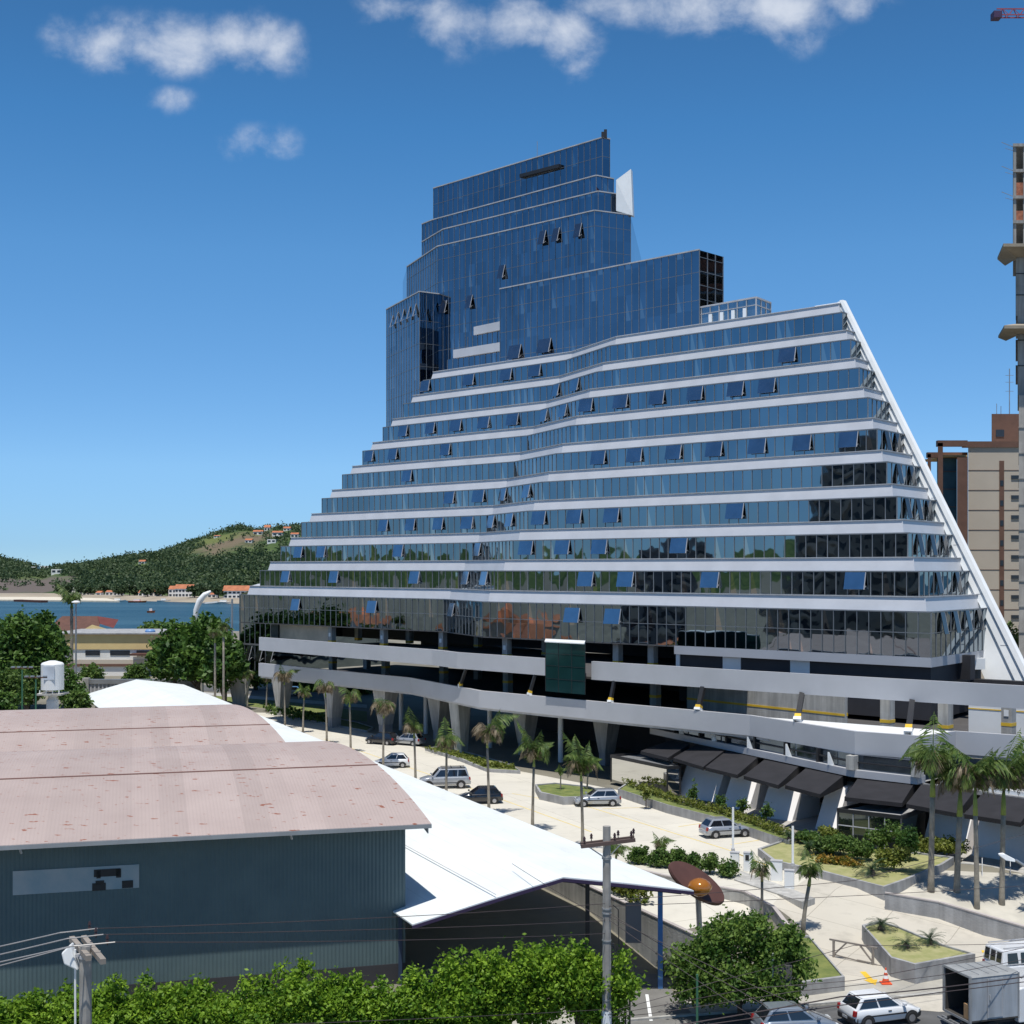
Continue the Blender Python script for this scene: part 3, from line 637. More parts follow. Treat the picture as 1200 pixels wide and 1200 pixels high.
prof = [(-3000,655),(-900,652),(-500,650),(-300,652),(-160,648),(-60,654),(0,657),(30,662),(52,671),(75,668),(100,664),(150,653),(185,650),(215,641),(240,633),(262,627),(282,622),(300,627),(320,622),(350,618),(400,626),(460,640),(560,660),(900,664)]
def shore_r(a):
    px = 600+F*math.tan(max(a, R(-62))); ys = 701.3 if px < 60 else (701.3+(px-60)*.028 if px < 290 else 707.7)
    Y = 22.5*F/(ys-HZ); return Y/math.cos(max(a, R(-40)))
def ridge(px):
    for (a, ya), (b, yb) in zip(prof[:-1], prof[1:]):
        if a <= px <= b: return ya+(yb-ya)*(px-a)/(b-a)
    return 650
def hill_h(X, Y, nz):
    a = math.atan2(X, Y); r = math.hypot(X, Y)
    px = 600+F*math.tan(a) if a > R(-62) else -2400-(-62-math.degrees(a))*30
    e = (HZ-ridge(px))/F*math.cos(max(a, R(-62))) if a > R(-62) else .010+.004*math.sin(a*9)
    rr = 1780 if px > 60 else 1950
    H = CH+e*rr
    r0 = shore_r(a)+75
    if r < r0: s = 0
    elif r < rr: q = (r-r0)/(rr-r0); s = q*q*(3-2*q)*.35+.65*math.sin(q*math.pi/2)
    else: q = min(1, (r-rr)/700); s = 1-.9*q*q*(3-2*q)
    return -5+(H+5)*s+nz*min(1, s*2.2)*7
from mathutils import noise as mn
def hz_at(X, Y): return hill_h(X, Y, mn.fractal(Vector((X*.006, Y*.006, 3)), .8, 2.1, 4))
m, t, b = nt('hillside'); col, fac = noise_col(t, .03, (.035,.068,.026), (.10,.14,.05), .38, .62, 8)  # greens lightened in place of distance haze
tcn = t.nodes.new('ShaderNodeTexCoord'); sx = t.nodes.new('ShaderNodeSeparateXYZ'); t.links.new(tcn.outputs['Object'], sx.inputs[0])
def patch(cx_, cy_, cz_, rx, ry, rz):
    vs = t.nodes.new('ShaderNodeVectorMath'); vs.operation = 'SUBTRACT'; t.links.new(tcn.outputs['Object'], vs.inputs[0]); vs.inputs[1].default_value = (cx_,cy_,cz_)
    vd = t.nodes.new('ShaderNodeVectorMath'); vd.operation = 'DIVIDE'; t.links.new(vs.outputs[0], vd.inputs[0]); vd.inputs[1].default_value = (rx,ry,rz)
    ln = t.nodes.new('ShaderNodeVectorMath'); ln.operation = 'LENGTH'; t.links.new(vd.outputs[0], ln.inputs[0])
    _, fn = noise_col(t, .05, (0,0,0), (1,1,1)); ad = t.nodes.new('ShaderNodeMath'); ad.operation = 'ADD'; t.links.new(ln.outputs['Value'], ad.inputs[0]); t.links.new(fn, ad.inputs[1])
    r = t.nodes.new('ShaderNodeMapRange'); r.inputs['From Min'].default_value = 1.15; r.inputs['From Max'].default_value = 1.55; r.inputs['To Min'].default_value = 1; r.inputs['To Max'].default_value = 0
    t.links.new(ad.outputs[0], r.inputs[0]); return r.outputs[0]
BARE = [D(293,640,1560), D(12,690,1300), D(275,634,1650)]
cur = col
for P_, rad, c in ((BARE[0],(52,240,27),(.155,.125,.085)), (BARE[1],(75,220,16),(.13,.11,.10)), (BARE[2],(55,260,10),(.13,.15,.05))):
    mx = t.nodes.new('ShaderNodeMixRGB'); t.links.new(patch(*P_, *rad), mx.inputs[0]); t.links.new(cur, mx.inputs[1]); mx.inputs[2].default_value = (*c, 1); cur = mx.outputs[0]
t.links.new(cur, b.inputs['Base Color']); b.inputs['Roughness'].default_value = .95; b.inputs['Specular IOR Level'].default_value = .1
vs = []; fs = []; na, nr = 300, 44
for i in range(na+1):
    a = R(-118)+(R(32)-R(-118))*i/na
    for j in range(nr+1):
        r = shore_r(a)+60+1500*(j/nr)**1.15; X, Y = r*math.sin(a), r*math.cos(a); vs.append((X, Y, hz_at(X, Y)))
for i in range(na):
    for j in range(nr): k = i*(nr+1)+j; fs.append((k, k+nr+1, k+nr+2, k+1))
me = bpy.data.meshes.new('hills'); me.from_pydata(vs, [], [f[::-1] for f in fs]); me.materials.append(m); me.shade_smooth()
o = bpy.data.objects.new('hills', me); COL.objects.link(o); tag(o, kind='structure')
HSPOT = [(40,668),(52,671),(66,672),(302,627),(313,622),(325,628),(166,661),(254,630),(336,622),(291,636),(345,630),(318,636)]
HH = {}
for hx, hy in HSPOT:
    best = 1500
    for Y in range(960, 1900, 6):
        p = D(hx, hy, Y)
        if hz_at(p.x, p.y) >= p.z: best = Y; break
    HH[(hx, hy)] = best-4
# forest on the hills, read as one mass
m_forest = leafmat('far_forest', (.048,.083,.036), (.088,.128,.055), .02, .3, .4, .6)  # distance haze put into the leaf colours by lightening them
pts = []
while len(pts) < 9000:
    px = random.uniform(-60, 480) if random.random() < .8 else random.uniform(-600, -60)
    r = random.uniform(1000, 1900); a = math.atan((px-600)/F); X, Y = r*math.sin(a), r*math.cos(a); z = hz_at(X, Y)
    if z < 1: continue
    bare = False
    for P_, rad in ((BARE[0],(48,300,26)), (BARE[1],(70,240,14)), (BARE[2],(60,300,10))):
        q = ((X-P_.x)/rad[0])**2+((Y-P_.y)/rad[1])**2+((z-P_.z)/rad[2])**2
        if q < 1 and random.random() < .9: bare = True
    ppx = 600+F*X/Y; ppy = HZ-F*(z+4-CH)/Y
    for (hx, hy), hd in HH.items():
        if abs(ppx-hx) < 9 and -2 < Y-hd+60 < 75 and abs(ppy-hy) < 9: bare = True
    if bare: continue
    s = random.uniform(2.2, 5.2); c = np.array((X, Y, z+s*.5)); pts.append(c+rng.normal(size=(18, 3))*np.array((s*.62, s*.62, s*.45)))
fo = leaves('forest', np.concatenate(pts), 1.15, m_forest, up=.4, aspect=.8); tag(fo, kind='stuff')
# sandy far shore
m_sand = mat('sand', (.33,.28,.21), .9, 0, .12, .05)
vs = []; fs = []
for i in range(121):
    a = R(-60)+R(62)*i/120
    w = 4+5*abs(math.sin(i*.7)); r0_ = shore_r(a)
    for r, z in ((r0_-w, -2.6), (r0_+8, -1.2), (r0_+40, .6), (r0_+75, .8)): vs.append((r*math.sin(a), r*math.cos(a), z))
for i in range(120):
    for j in range(3): k = i*4+j; fs.append((k, k+1, k+5, k+4))
mb = MB(); mb.add(vs, [f for f in fs]); tag(mb.build('beach', m_sand), kind='structure')
# sandbank with quay at the left
mb = MB(); a = G(-60, 699, -1.2); b_ = G(118, 700, -1.2); c_ = G(140, 704.5, -1.2); d_ = G(60,703.5,-1.2); e_ = G(-60, 702.5, -1.2)
mb.prism([e_, d_, c_, b_, a], -3, -1.0); tag(mb.build('sandbank', mat('pale_sand', (.62,.56,.45), .9)), kind='structure')
mb = MB(); a = G(20,704.2,-1.6); b_ = G(52,705.4,-1.6); mb.bar((a.x,a.y,-1.5), (b_.x,b_.y,-1.5), 5, 1.8); q = mb.build('moored_barge', mat('rusty_hull', (.10,.04,.03), .8)); tag(q, 'long low dark red barge moored at the left sandbank', 'barge')

# ---------------------------------------------------------------- houses across the bay
m_tile = mat('terracotta_tiles', (.42,.15,.07), .8, 0, .2, .3)
m_plas = mat('white_plaster', (.84,.81,.76), .8, 0, .06, .3)
m_win = mat('dark_window', (.03,.035,.045), .2)
def house(px, py_base, wpx, hpx, roof, label, group='houses across the bay', dist=None, wallm=None, roofm=None, base=None, nwin=4, rooftype='gable', depth=10, name='house', rz=0):
    p = G(px, py_base, base if base is not None else .5) if dist is None else D(px, py_base, dist)
    k = p.y/F; w = wpx*k; h = hpx*k; d = depth
    r = empty(name, p, label, 'house' if name == 'house' else 'building', group, rz)
    mb = MB(); mb.box(-w/2, 0, -4, w/2, d, h); mb.build('wall', wallm or m_plas, r)
    rh = roof*k
    if roof:
        e = .04*w; mb = MB()
        if rooftype == 'gable': mb.add([(-w/2-e,-e,h),(w/2+e,-e,h),(w/2+e,d+e,h),(-w/2-e,d+e,h),(-w/2-e,d/2,h+rh),(w/2+e,d/2,h+rh)], [(0,1,5,4),(3,4,5,2),(0,4,3),(1,2,5),(0,3,2,1)])
        else: mb.add([(-w/2-e,-e,h),(w/2+e,-e,h),(w/2+e,d+e,h),(-w/2-e,d+e,h),(-w/4,d/2,h+rh),(w/4,d/2,h+rh)], [(0,1,5,4),(3,4,5,2),(0,4,3),(1,2,5),(0,3,2,1)])
        mb.build('roof', roofm or m_tile, r)
    rows = 2 if hpx > 5 else 1
    for rr in range(rows):
        for j in range(nwin):
            x = -w/2+w*(j+.5)/nwin; z = h*((rr+.5)/rows); mb = MB(); mb.box(x-w*.16/nwin*2, -.12, z-h*.18/rows*1.3, x+w*.16/nwin*2, .1, z+h*.18/rows*1.3); mb.build('window', m_win, r)
    return r
bay = [(88,703,8,8,0,'small white boathouse tower on the far shore',2),(101,703,9,3,1,'low white shed beside the boathouse tower on the far shore',2),
 (115,704,6,3,2,'smallest white hut left of the pale sheds on the far shore',1),(128,703,9,4,2,'pale cottage with low roof behind the far beach',2),(137,703,8,4,2,'white cottage right of the pale cottage behind the far beach',2),
 (167,702,10,4,3,'cottage with dull orange roof behind the moored orange boat',2),(180,700,11,5,3,'white cottage with orange roof left of the big villas',2),
 (202,704,9,9,4,'narrow white villa, left half of the villa pair with orange roofs',2),(215,704,20,10,5,'wide white two-storey villa with long orange roof on the far shore',5),
 (248,705,10,4,2,'low pale shed between the two orange roofed villas',2),(277,705,30,9,6,'long white villa with orange roof next to the glass corner',6)]
for x, y, w, h, rf, lb, nw in bay:
    a_ = math.atan((x-600)/F); Yh = shore_r(a_)*math.cos(a_)+48; house(x, HZ+(CH-.4)*F/Yh, w, h, rf, lb, dist=Yh, nwin=nw)
hillh = [(40,668,7,4,0,'leftmost white block in the hill saddle',1300),(52,671,9,8,0,'widest white block in the hill saddle',1500),(66,672,12,5,0,'low grey-white block right of the hill saddle',1500),
 (302,627,11,4,2,'long white house high on the hill',1700),(313,622,7,4,3,'pink-orange house at the hill crest',1750),(325,628,12,4,2,'white terrace of houses below the hill crest',1650),(166,661,7,3,2,'lone house with orange roof among hill trees',1600),(254,630,7,2,1,'small pale house on the hill shoulder',1780),(336,622,8,3,2,'rightmost white house on the hill crest',1760),(291,636,8,3,2,'cream house on the bare slope of the hill',1),(345,630,9,4,2,'orange-roofed house next to the tower edge on the hill',1),(318,636,10,4,0,'low flat-roofed white house on the bare hill slope',1)]
for x, y, w, h, rf, lb, dist in hillh:
    house(x, y, w, h, rf, lb, 'houses on the hill', dist=HH[(x, y)], nwin=2)
for k, (px, h, rx) in enumerate(((95,7,5),(109,6,4),(122,8,5),(143,7,6),(152,9,6),(160,6,4),(173,8,5),(190,7,6),(197,9,4),(228,8,6),(238,10,7),(244,7,4),(256,8,6),(262,9,6),(70,7,6),(80,8,5))):
    a_ = math.atan((px-600)/F); rr_ = shore_r(a_)+38+14*(k % 3); X_, Y_ = rr_*math.sin(a_), rr_*math.cos(a_)
    r_t = empty('shore_tree', (X_, Y_, .4), 'small tree on the far shore, %s' % ['left of the boathouse tower','above the low shed','over the pale cottages','right of the white cottage','tallest in the gap before the orange boat','beside the orange boat','between the two cottages with orange roofs','left of the villa pair','squeezed beside the narrow villa','right of the wide villa','tallest between the two big villas','behind the low pale shed','left of the long villa','touching the long villa','at the sandbank root','between sandbank and boathouse'][k], 'tree', 'small trees on the far shore')
    mb = MB(); mb.tube([(0,0,-1),(0,0,h*.6)], .4, 6); mb.build('trunk', mat('bark', (.13,.10,.075), .9, 0, .25, 4), r_t)
    leaves('crown', crown_points([(random.uniform(-.4,.4)*rx,0,h*random.uniform(.45,.8),rx*.55,rx*.55,h*.25) for _ in range(5)], 60, 8, .7, .3), 1.1, m_forest, r_t, up=.4, aspect=.8)
# boats
def boat(px, py, L_, col, label, kind='boat'):
    p = G(px, py, -2); r = empty(kind, p, label, kind, 'boats on the bay')
    mb = MB(); w = L_*.16
    mb.loft([(-L_/2,-w*.5,-.3),(L_*.3,-w*.5,-.3),(L_*.45,0,-.2),(L_*.3,w*.5,-.3),(-L_/2,w*.5,-.3)], [(-L_/2,-w,.9),(L_*.3,-w,1),(L_*.55,0,1.3),(L_*.3,w,1),(-L_/2,w,.9)]); mb.build('hull', col, r)
    mb = MB(); mb.box(-L_*.2,-w*.6,1,L_*.15,w*.6,2.2); mb.build('cabin', m_plas, r)
    return r
m_or = mat('orange_paint', (.6,.12,.03), .5)
boat(161,706,12,m_or,'orange boat anchored off the far beach'); boat(177,718,4,m_or,'small orange boat out on the open water'); boat(138,705,11,m_plas,'white boat at the far beach beside the orange one'); boat(192,705,9,m_plas,'white boat below the left villa'); boat(262,707,12,m_plas,'white boat below the long villa')

# ================================================================= beyond the tower on the right
m_bei = mat('beige_facade', (.56,.49,.40), .8, 0, .04, .2); m_brn = mat('brown_facade', (.16,.085,.06), .75); 
bb = empty('apartment_building', D(1145,810,230), 'beige apartment block with brown frame and blue glass corner right of the white fin', 'building')
def q3(px, py, Y=230): return D(px, py, Y)
def wall_slab(x0, x1, ytop, Y0, Y1, m, name, par=bb, ybot=None):
    a = D(x0, ytop, Y0); b = D(x1, ytop, Y0); mb = MB(); k_ = Y1/Y0; mb.prism([(a.x,Y0),(b.x,Y0),(b.x*k_,Y1),(a.x*k_,Y1)], 0 if ybot is None else D(x0,ybot,Y0).z, a.z); return W(mb, name, m, par)
wall_slab(1134.5, 1340, 523, 230, 250, m_bei, 'facade')
wall_slab(1121.5, 1134.2, 536, 228.5, 246, m_brn, 'brown_pier')
gl = wall_slab(1098, 1121.3, 537, 232, 246, mat('block_glass', (.11,.24,.31), .3, 0, .2, .3, spec=.4), 'glass_corner')
mb = MB()
for k in range(14): z = 37-k*3.0; a = D(1098,600,231.95); b = D(1121,600,231.95); mb.box(a.x, 231.85, z, b.x, 232.0, z+.2)
W(mb, 'floor_lines', m_mull, gl)
wall_slab(1099, 1105, 519, 228, 229, m_brn, 'frame_post'); wall_slab(1087, 1091, 532, 231, 232, m_brn, 'frame_post')
mb = MB(); a = D(1099,516,228); mb.box(a.x, 228, a.z-1.0, D(1134,516,228).x, 229, a.z); mb.box(D(1134,516,228).x+.01, 229.75, a.z-1.0, a.x+34, 231, a.z); a2 = D(1099,516,228);  mb.box(D(1087,530,231).x, 231, D(1087,530,231).z-.9, D(1134,530,231).x, 231.8, D(1087,530,231).z)
W(mb, 'roof_frame', m_brn, bb)
mb = MB(); a = D(1131,524,229); mb.box(D(1104,524,229).x, 229.1, a.z-1.6, D(1134,524,229).x, 240, a.z-1.3); W(mb, 'pergola_slab', mat('ochre_soffit', (.5,.33,.15), .8), bb)
wall_slab(1162, 1330, 485, 236, 248, m_brn, 'penthouse')
mb = MB(); a = D(1167,505,236); mb.box(a.x,235.9,a.z-1.0,a.x+1.4,236.1,a.z+.2); W(mb, 'window', m_win, bb)
ln = MB()
for k in range(12):
    z = D(1134,551,230).z-k*3.35*1.0; ln.box(D(1134.6,0,230).x, 229.94, z-.03, D(1300,0,230).x, 230, z+.03)
W(ln, 'floor_joints', m_brn, bb)
mb = MB(); mb.box(D(1171,0,230).x, 229.9, 2, D(1176.5,0,230).x, 230.02, D(1171,540,230).z); W(mb, 'stair_window_strip', m_brn, bb)
for k in range(14):
    y = 557+k*23.4; a = D(1185,y,229.9)
    mb = MB(); mb.box(a.x, 229.85, a.z-.6, a.x+1.35, 230.1, a.z); W(mb, 'window', m_win, bb)
    if k < 12:
        mb = MB(); c = D(1174,y+6,229.9); mb.box(c.x-.28,229.86,c.z-.9,c.x+.28,229.9,c.z); W(mb, 'window', m_win, bb)
for px, yt, w in ((1183,432,.09),(1168,473,.06),(1173,476,.06)):
    a = D(px,485,237); b = D(px,yt,237); mb = MB(); mb.tube([a,b],w,6)
    if yt < 440:
        for f in (.15,.3,.5): c = a.lerp(b,1-f); mb.bar((c.x-.7,c.y,c.z),(c.x+.7,c.y,c.z),.07)
    W(mb, 'antenna', m_steel, bb)
# concrete tower under construction
ct = empty('construction_tower', D(1230,800,180), 'unfinished concrete tower with brick infill and platforms at the right edge', 'building')
m_rc = mat('raw_concrete', (.34,.33,.31), .85, 0, .15, .3, streak=.25); m_brick = mat('hollow_brick', (.36,.13,.07), .85, 0, .3, 2)
def cbox(x0, x1, y0, y1, Y0, Y1, m, name): a = D(x0, y0, Y0); b = D(x1, y1, Y0); mb = MB(); k_ = Y1/Y0; mb.prism([(a.x,Y0),(b.x,Y0),(b.x*k_,Y1),(a.x*k_,Y1)], max(0, b.z), a.z); return W(mb, name, m, ct)
cbox(1190.5, 1330, 290, 370, 180, 198, m_rc, 'shaft'); cbox(1192.5, 1330, 370.1, 463, 180, 198, m_rc, 'shaft')
cbox(1194, 1330, 463.1, 830, 179, 199, mat('rendered_wall', (.43,.40,.36), .85, streak=.15), 'base_shaft')
for y in np.arange(500, 800, 30): cbox(1193.6, 1330, float(y), float(y)+1.5, 178.9, 199.1, m_rc, 'slab_edge')
for y in (320,345,398,428): cbox(1190.2, 1330, y, y+1, 179.92, 198, m_blk, 'joint')
def platform(px0, y0, px1, y1):
    a = D(px0, y0+2, 178); b = D(px1, y1+13, 179.9); mb = MB(); up = .9
    L_ = [Vector((a.x, 177.5, a.z-.2)), Vector((b.x, 179.8, b.z)), Vector((b.x+18, 179.8, b.z)), Vector((a.x+20, 177.5, a.z-.2))]
    mb.loft([(a.x,176.2,a.z-.3),(b.x,179.8,b.z-1.2),(b.x+18,179.8,b.z-1.2),(a.x+20,176.2,a.z-.3)], [(a.x,176.2,a.z+.1),(b.x,179.8,b.z+.2),(b.x+18,179.8,b.z+.2),(a.x+20,176.2,a.z+.1)]); W(mb, 'debris_platform', mat('weathered_board', (.34,.29,.22), .9), ct)
    mb = MB()
    mb.add([(a.x,176.2,a.z+.1),(a.x+2,184,a.z+.1),(b.x,184,b.z-1),(b.x,179.8,b.z-1),(a.x,176.2,a.z-.2),(a.x+2,184,a.z-.2),(b.x,184,b.z-1.4),(b.x,179.8,b.z-1.4)], [(0,1,2,3),(7,6,5,4),(0,4,5,1),(3,2,6,7),(0,3,7,4),(1,5,6,2)])
    W(mb, 'debris_platform', mat('weathered_board', (.34,.29,.22), .9), ct)
platform(1170,288,1191,278); platform(1171,383,1192,368)
for y in (168,198,229,258,286): cbox(1187, 1330, y, y+3.5, 180, 198, m_rc, 'floor_slab')
for x in (1187.5,1199,1212,1230): cbox(x, x+3.4, 171, 288, 180.2, 181, m_rc, 'column'); cbox(x, x+3.0, 171, 288, 196, 197, m_rc, 'column')
for y0, y1 in ((214,229),(247,258)): cbox(1189, 1240, y0, y1, 180.3, 180.6, m_brick, 'brick_infill'); cbox(1189.4, 1190.5, y0, y1, 180.6, 197, m_brick, 'brick_infill')
mb = MB()
for y in (172,200,230): a = D(1187,y,180.2); mb.bar(a, a+Vector((-1.6,-.3,.5)), .06); mb.bar(a+Vector((0,0,-.5)), a+Vector((-1.1,-.3,-.3)), .05)
W(mb, 'rebar', m_steel, ct)
# crane
cr = empty('tower_crane', D(1290,800,185), 'red lattice jib of a tower crane at the top right corner', 'crane')
m_red = mat('crane_red', (.34,.08,.10), .5)
mb = MB(); z0 = D(1168,19,185).z; x0 = D(1168,19,185).x; n = 16; x1 = x0+24
for k in range(n):
    xa = x0+(x1-x0)*k/n; xb = x0+(x1-x0)*(k+1)/n; A = Vector((xa,185,z0+1.0)); B = Vector((xb,185,z0+1.0))
    for s in (-.5,.5):
        mb.bar((xa,185+s,z0),(xb,185+s,z0),.14); mb.bar((xa,185+s,z0),((xa+xb)/2,185,z0+1.0),.08); mb.bar(((xa+xb)/2,185,z0+1.0),(xb,185+s,z0),.08)
    mb.bar(A,B,.14)
W(mb, 'jib', m_red, cr)
mb = MB(); mb.box(x0-.6,184.3,z0-.4,x0+.5,185.7,z0+.5); W(mb, 'jib_tip', mat('crane_dark', (.06,.03,.08), .6), cr)
mb = MB()
for sx_ in (-.8,.8):
    for sy_ in (-.8,.8): mb.bar((x1+sx_,185+sy_+10,0),(x1+sx_,185+sy_,z0+4),.2)
W(mb, 'mast', m_red, cr)
# apartment blocks standing to the left of the picture, seen in the tower's glass
def block(x, y, w, d, h, rz, label, col):
    r = empty('apartment_block', (x, y, 0), label, 'building', 'blocks left of the view', rz)
    mb = MB(); mb.box(-w/2,-d/2,0,w/2,d/2,h); mb.build('wall', mat('block_wall_%s' % col[0], col[1], .8), r)
    mb = MB(); mb.box(-w/2-.4,-d/2-.4,h,w/2+.4,d/2+.4,h+.8); mb.box(-3,-3,h+.8,3,3,h+4); mb.build('roof', m_conc, r)
    for face in range(2):
        mb = MB(); z = 2.2
        while z < h-2:
            L_ = d if face == 0 else w; k = int(L_/3.2)
            for j in range(k):
                c = -L_/2+L_*(j+.5)/k
                if face == 0: mb.box(w/2, c-.8, z, w/2+.05, c+.8, z+1.4)
                else: mb.box(c-.8, d/2, z, c+.8, d/2+.05, z+1.4)
            z += 3.1
        mb.build('windows', m_win, r)
        mb = MB(); z = 1.6
        while z < h-2 and face == 0: mb.box(w/2,-d/2+1,z-.3,w/2+1.1,-d/2+5,z+.7); mb.box(w/2,d/2-5,z-.3,w/2+1.1,d/2-1,z+.7); z += 3.1
        if face == 0: mb.build('balconies', m_bei, r)
    return r
block(-125, 84, 16, 26, 47, R(8), 'tall beige apartment block off to the left', ('beige', (.30,.27,.23)))
block(-140, 122, 14, 14, 24, R(5), 'shorter grey apartment block off to the left', ('grey', (.22,.22,.23)))
block(-120, 44, 14, 20, 30, R(15), 'mid height brown block off to the left', ('brown', (.22,.15,.11)))
for k, (x, y, w, h) in enumerate(((-100,150,22,7),(-128,176,18,6),(-84,128,14,5),(-150,150,20,8),(-160,205,24,7),(-95,205,14,6),(-135,240,20,7))):
    r = empty('low_house', (x, y, 0), 'low house with tiled roof off to the left, number %d from the street' % (k+1), 'house', 'low houses left of the view', R(10*k))
    mb = MB(); mb.box(-w/2,-6,0,w/2,6,h); mb.build('wall', (m_plas, m_bei)[k % 2], r)
    mb = MB(); mb.add([(-w/2-.6,-6.6,h),(w/2+.6,-6.6,h),(w/2+.6,6.6,h),(-w/2-.6,6.6,h),(-w/2+2,0,h+3),(w/2-2,0,h+3)], [(0,1,5,4),(3,4,5,2),(0,4,3),(1,2,5),(0,3,2,1)]); mb.build('roof', m_tile, r)

# ================================================================= left middle distance
yb = empty('yellow_hall', D(130,792,262), 'long yellow and white hall with brown roofs behind it on the left', 'building')
m_yw = mat('yellow_plaster', (.70,.53,.25), .8, 0, .04); m_brt = mat('brown_tiles', (.115,.055,.04), .9, 0, .15, 1)
def ybox(x0,x1,y0,y1,Y0,Y1,m,name,par=yb): a = D(x0,y0,Y0); b = D(x1,y1,Y0); mb = MB(); mb.box(a.x,Y0,max(0,b.z),b.x,Y1,a.z); return W(mb,name,m,par)
ybox(60,225,743.5,761,262,280,m_yw,'upper_wall'); ybox(58,227,742,743.4,261.5,281,m_conc,'roof_edge'); w_ = ybox(60,225,761.1,773,262.2,280,m_plas,'white_wall'); ybox(60,225,773.1,778,262.1,280,m_bei,'beige_strip'); ybox(60,225,778.1,781,262,280,m_brn,'brown_strip'); ybox(60,225,781.1,812,262.3,280,m_plas,'lower_wall')
for x0, x1 in ((72,81),(100,117),(129,152),(160,176)):
    fr = ybox(x0,x1,762.3,768,262.1,262.3,m_win,'window',w_)
ybox(152,185,766,768.5,260,262,m_brt,'small_awning')
def D3(px, py, Y): p = D(px, py, Y); return (p.x, p.y, p.z)
mb = MB(); mb.add([D3(66,746,285),D3(114,746,285),D3(117,731,292),D3(114,722,296),D3(73,722,296),D3(60,733,292)], [(0,1,2,3,4,5)]); mb.add([D3(66,746,310),D3(114,746,310),D3(114,722,296.2),D3(73,722,296.2)], [(0,3,2,1)]); W(mb,'hip_roof',m_brt,yb)
mb = MB(); mb.add([D3(114,722,296),D3(139,726,296),D3(133,736,290),D3(117,731,291),D3(114,722,304),D3(139,726,304)], [(0,3,2,1),(0,1,5,4)]); W(mb,'upswept_roof',mat('dark_red_tiles', (.13,.03,.025), .8),yb)
mb = MB(); mb.add([D3(85,745,281),D3(108,732,281),D3(150,744,281),D3(118,736.5,281),D3(103,743,281),D3(85,745,290),D3(108,732,290),D3(150,744,290)], [(0,1,4),(1,2,3,4),(0,5,6,1),(1,6,7,2)]); W(mb,'gable_frame',m_yw,yb)
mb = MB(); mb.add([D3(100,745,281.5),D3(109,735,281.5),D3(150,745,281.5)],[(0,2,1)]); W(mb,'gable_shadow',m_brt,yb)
# white tank on a pedestal
p = D(61.5, 829, 172); wt = empty('water_tank', (p.x, p.y, 0), 'white cylindrical water tank on a flat platform above a stubby column', 'water tank')
zb = D(61,808,172).z; zt = D(61,777,172).z; r_ = 13*172/F
mb = MB(); mb.lathe([(r_,zb),(r_*1.0,zt-.15),(r_*.9,zt+.05),(r_*.3,zt+.3)], 28, (p.x,p.y,0)); tk = W(mb,'tank',m_white,wt,smooth=False)
mb = MB(); a = D(61,790,172); mb.box(p.x-.7,p.y-r_-.02,a.z-.6,p.x+.7,p.y-r_*.93,a.z+1.1); W(mb,'faded_panel',mat('faded_blue', (.55,.6,.66), .7),tk)
mb = MB(); zz = D(61,812,172).z; mb.box(p.x-1.6,p.y-1.6,zz-.2,p.x+1.6,p.y+1.6,zz); W(mb,'platform',m_conc2,wt)
mb = MB()
for dx in (-1.2,-.4,.4,1.2): mb.box(p.x+dx-.05,p.y-1.2,zz,p.x+dx+.05,p.y-1.1,zb)
mb.lathe([(.75,0),(.75,zz-1.0),(.5,zz-.5),(.5,zz-.2)],20,(p.x,p.y,0)); W(mb,'column',m_white,wt)
# lamp posts
def lamp_post(px, ytop, Y, label, rad=.09, heads='disc', col=None):
    b0 = D(px, ytop, Y); r = empty('lamp_post', (b0.x, b0.y, 0), label, 'lamp post', 'tall lamp posts at the left'); mb = MB(); mb.tube([(0,0,0),(0,0,b0.z-.2)], [rad*1.5, rad], 10); mb.build('pole', col or m_steel, r)
    if heads == 'disc':
        mb = MB(); mb.lathe([(.1,b0.z-.25),(.7,b0.z),(.65,b0.z+.15),(.2,b0.z+.3)], 16); mb.build('lamp_head', m_white, r)
    else:
        mb = MB(); mb.bar((-1.2,0,b0.z),(1.2,0,b0.z),.14,.12); mb.build('cross_arm', m_brn, r)
        for k in range(4): mb = MB(); mb.box(-1.15+k*.65,-.25,b0.z+.06,-.75+k*.65,.05,b0.z+.2); mb.build('floodlight', m_steel, r)
lamp_post(89, 706, 225, 'tall grey post with a white ring of lamps in front of the yellow hall', .13)
m_gp = mat('green_post', (.05,.16,.09), .6)
lamp_post(26, 783, 150, 'leftmost green post with a rust-brown cross arm of floodlights', .08, 'arm', m_gp)
lamp_post(42, 794, 146, 'green floodlight post directly left of the white tank', .08, 'arm', m_gp)
# grey screen behind the white roof
sf_ = empty('screen_fence', D(165,805,214), 'grey louvred screen fence behind the far end of the white roof', 'fence')
a = D(101,796,214); b = D(234,795.5,214); mb = MB(); mb.box(a.x,214,0,b.x,214.3,a.z-.7); W(mb,'panel',m_conc,sf_)
mb = MB(); mb.box(a.x,213.8,a.z-.7,b.x,214.5,a.z); W(mb,'top_rail',m_steel,sf_)
mb = MB(); x = a.x
while x < b.x: mb.box(x,213.93,0,x+.25,214,a.z-.7); x += .62
W(mb,'ribs',m_frame,sf_)
for xx in (a.x,b.x): mb = MB(); mb.box(xx-.5,213.6,0,xx+.5,214.6,a.z+.2); W(mb,'post',m_conc2,sf_)
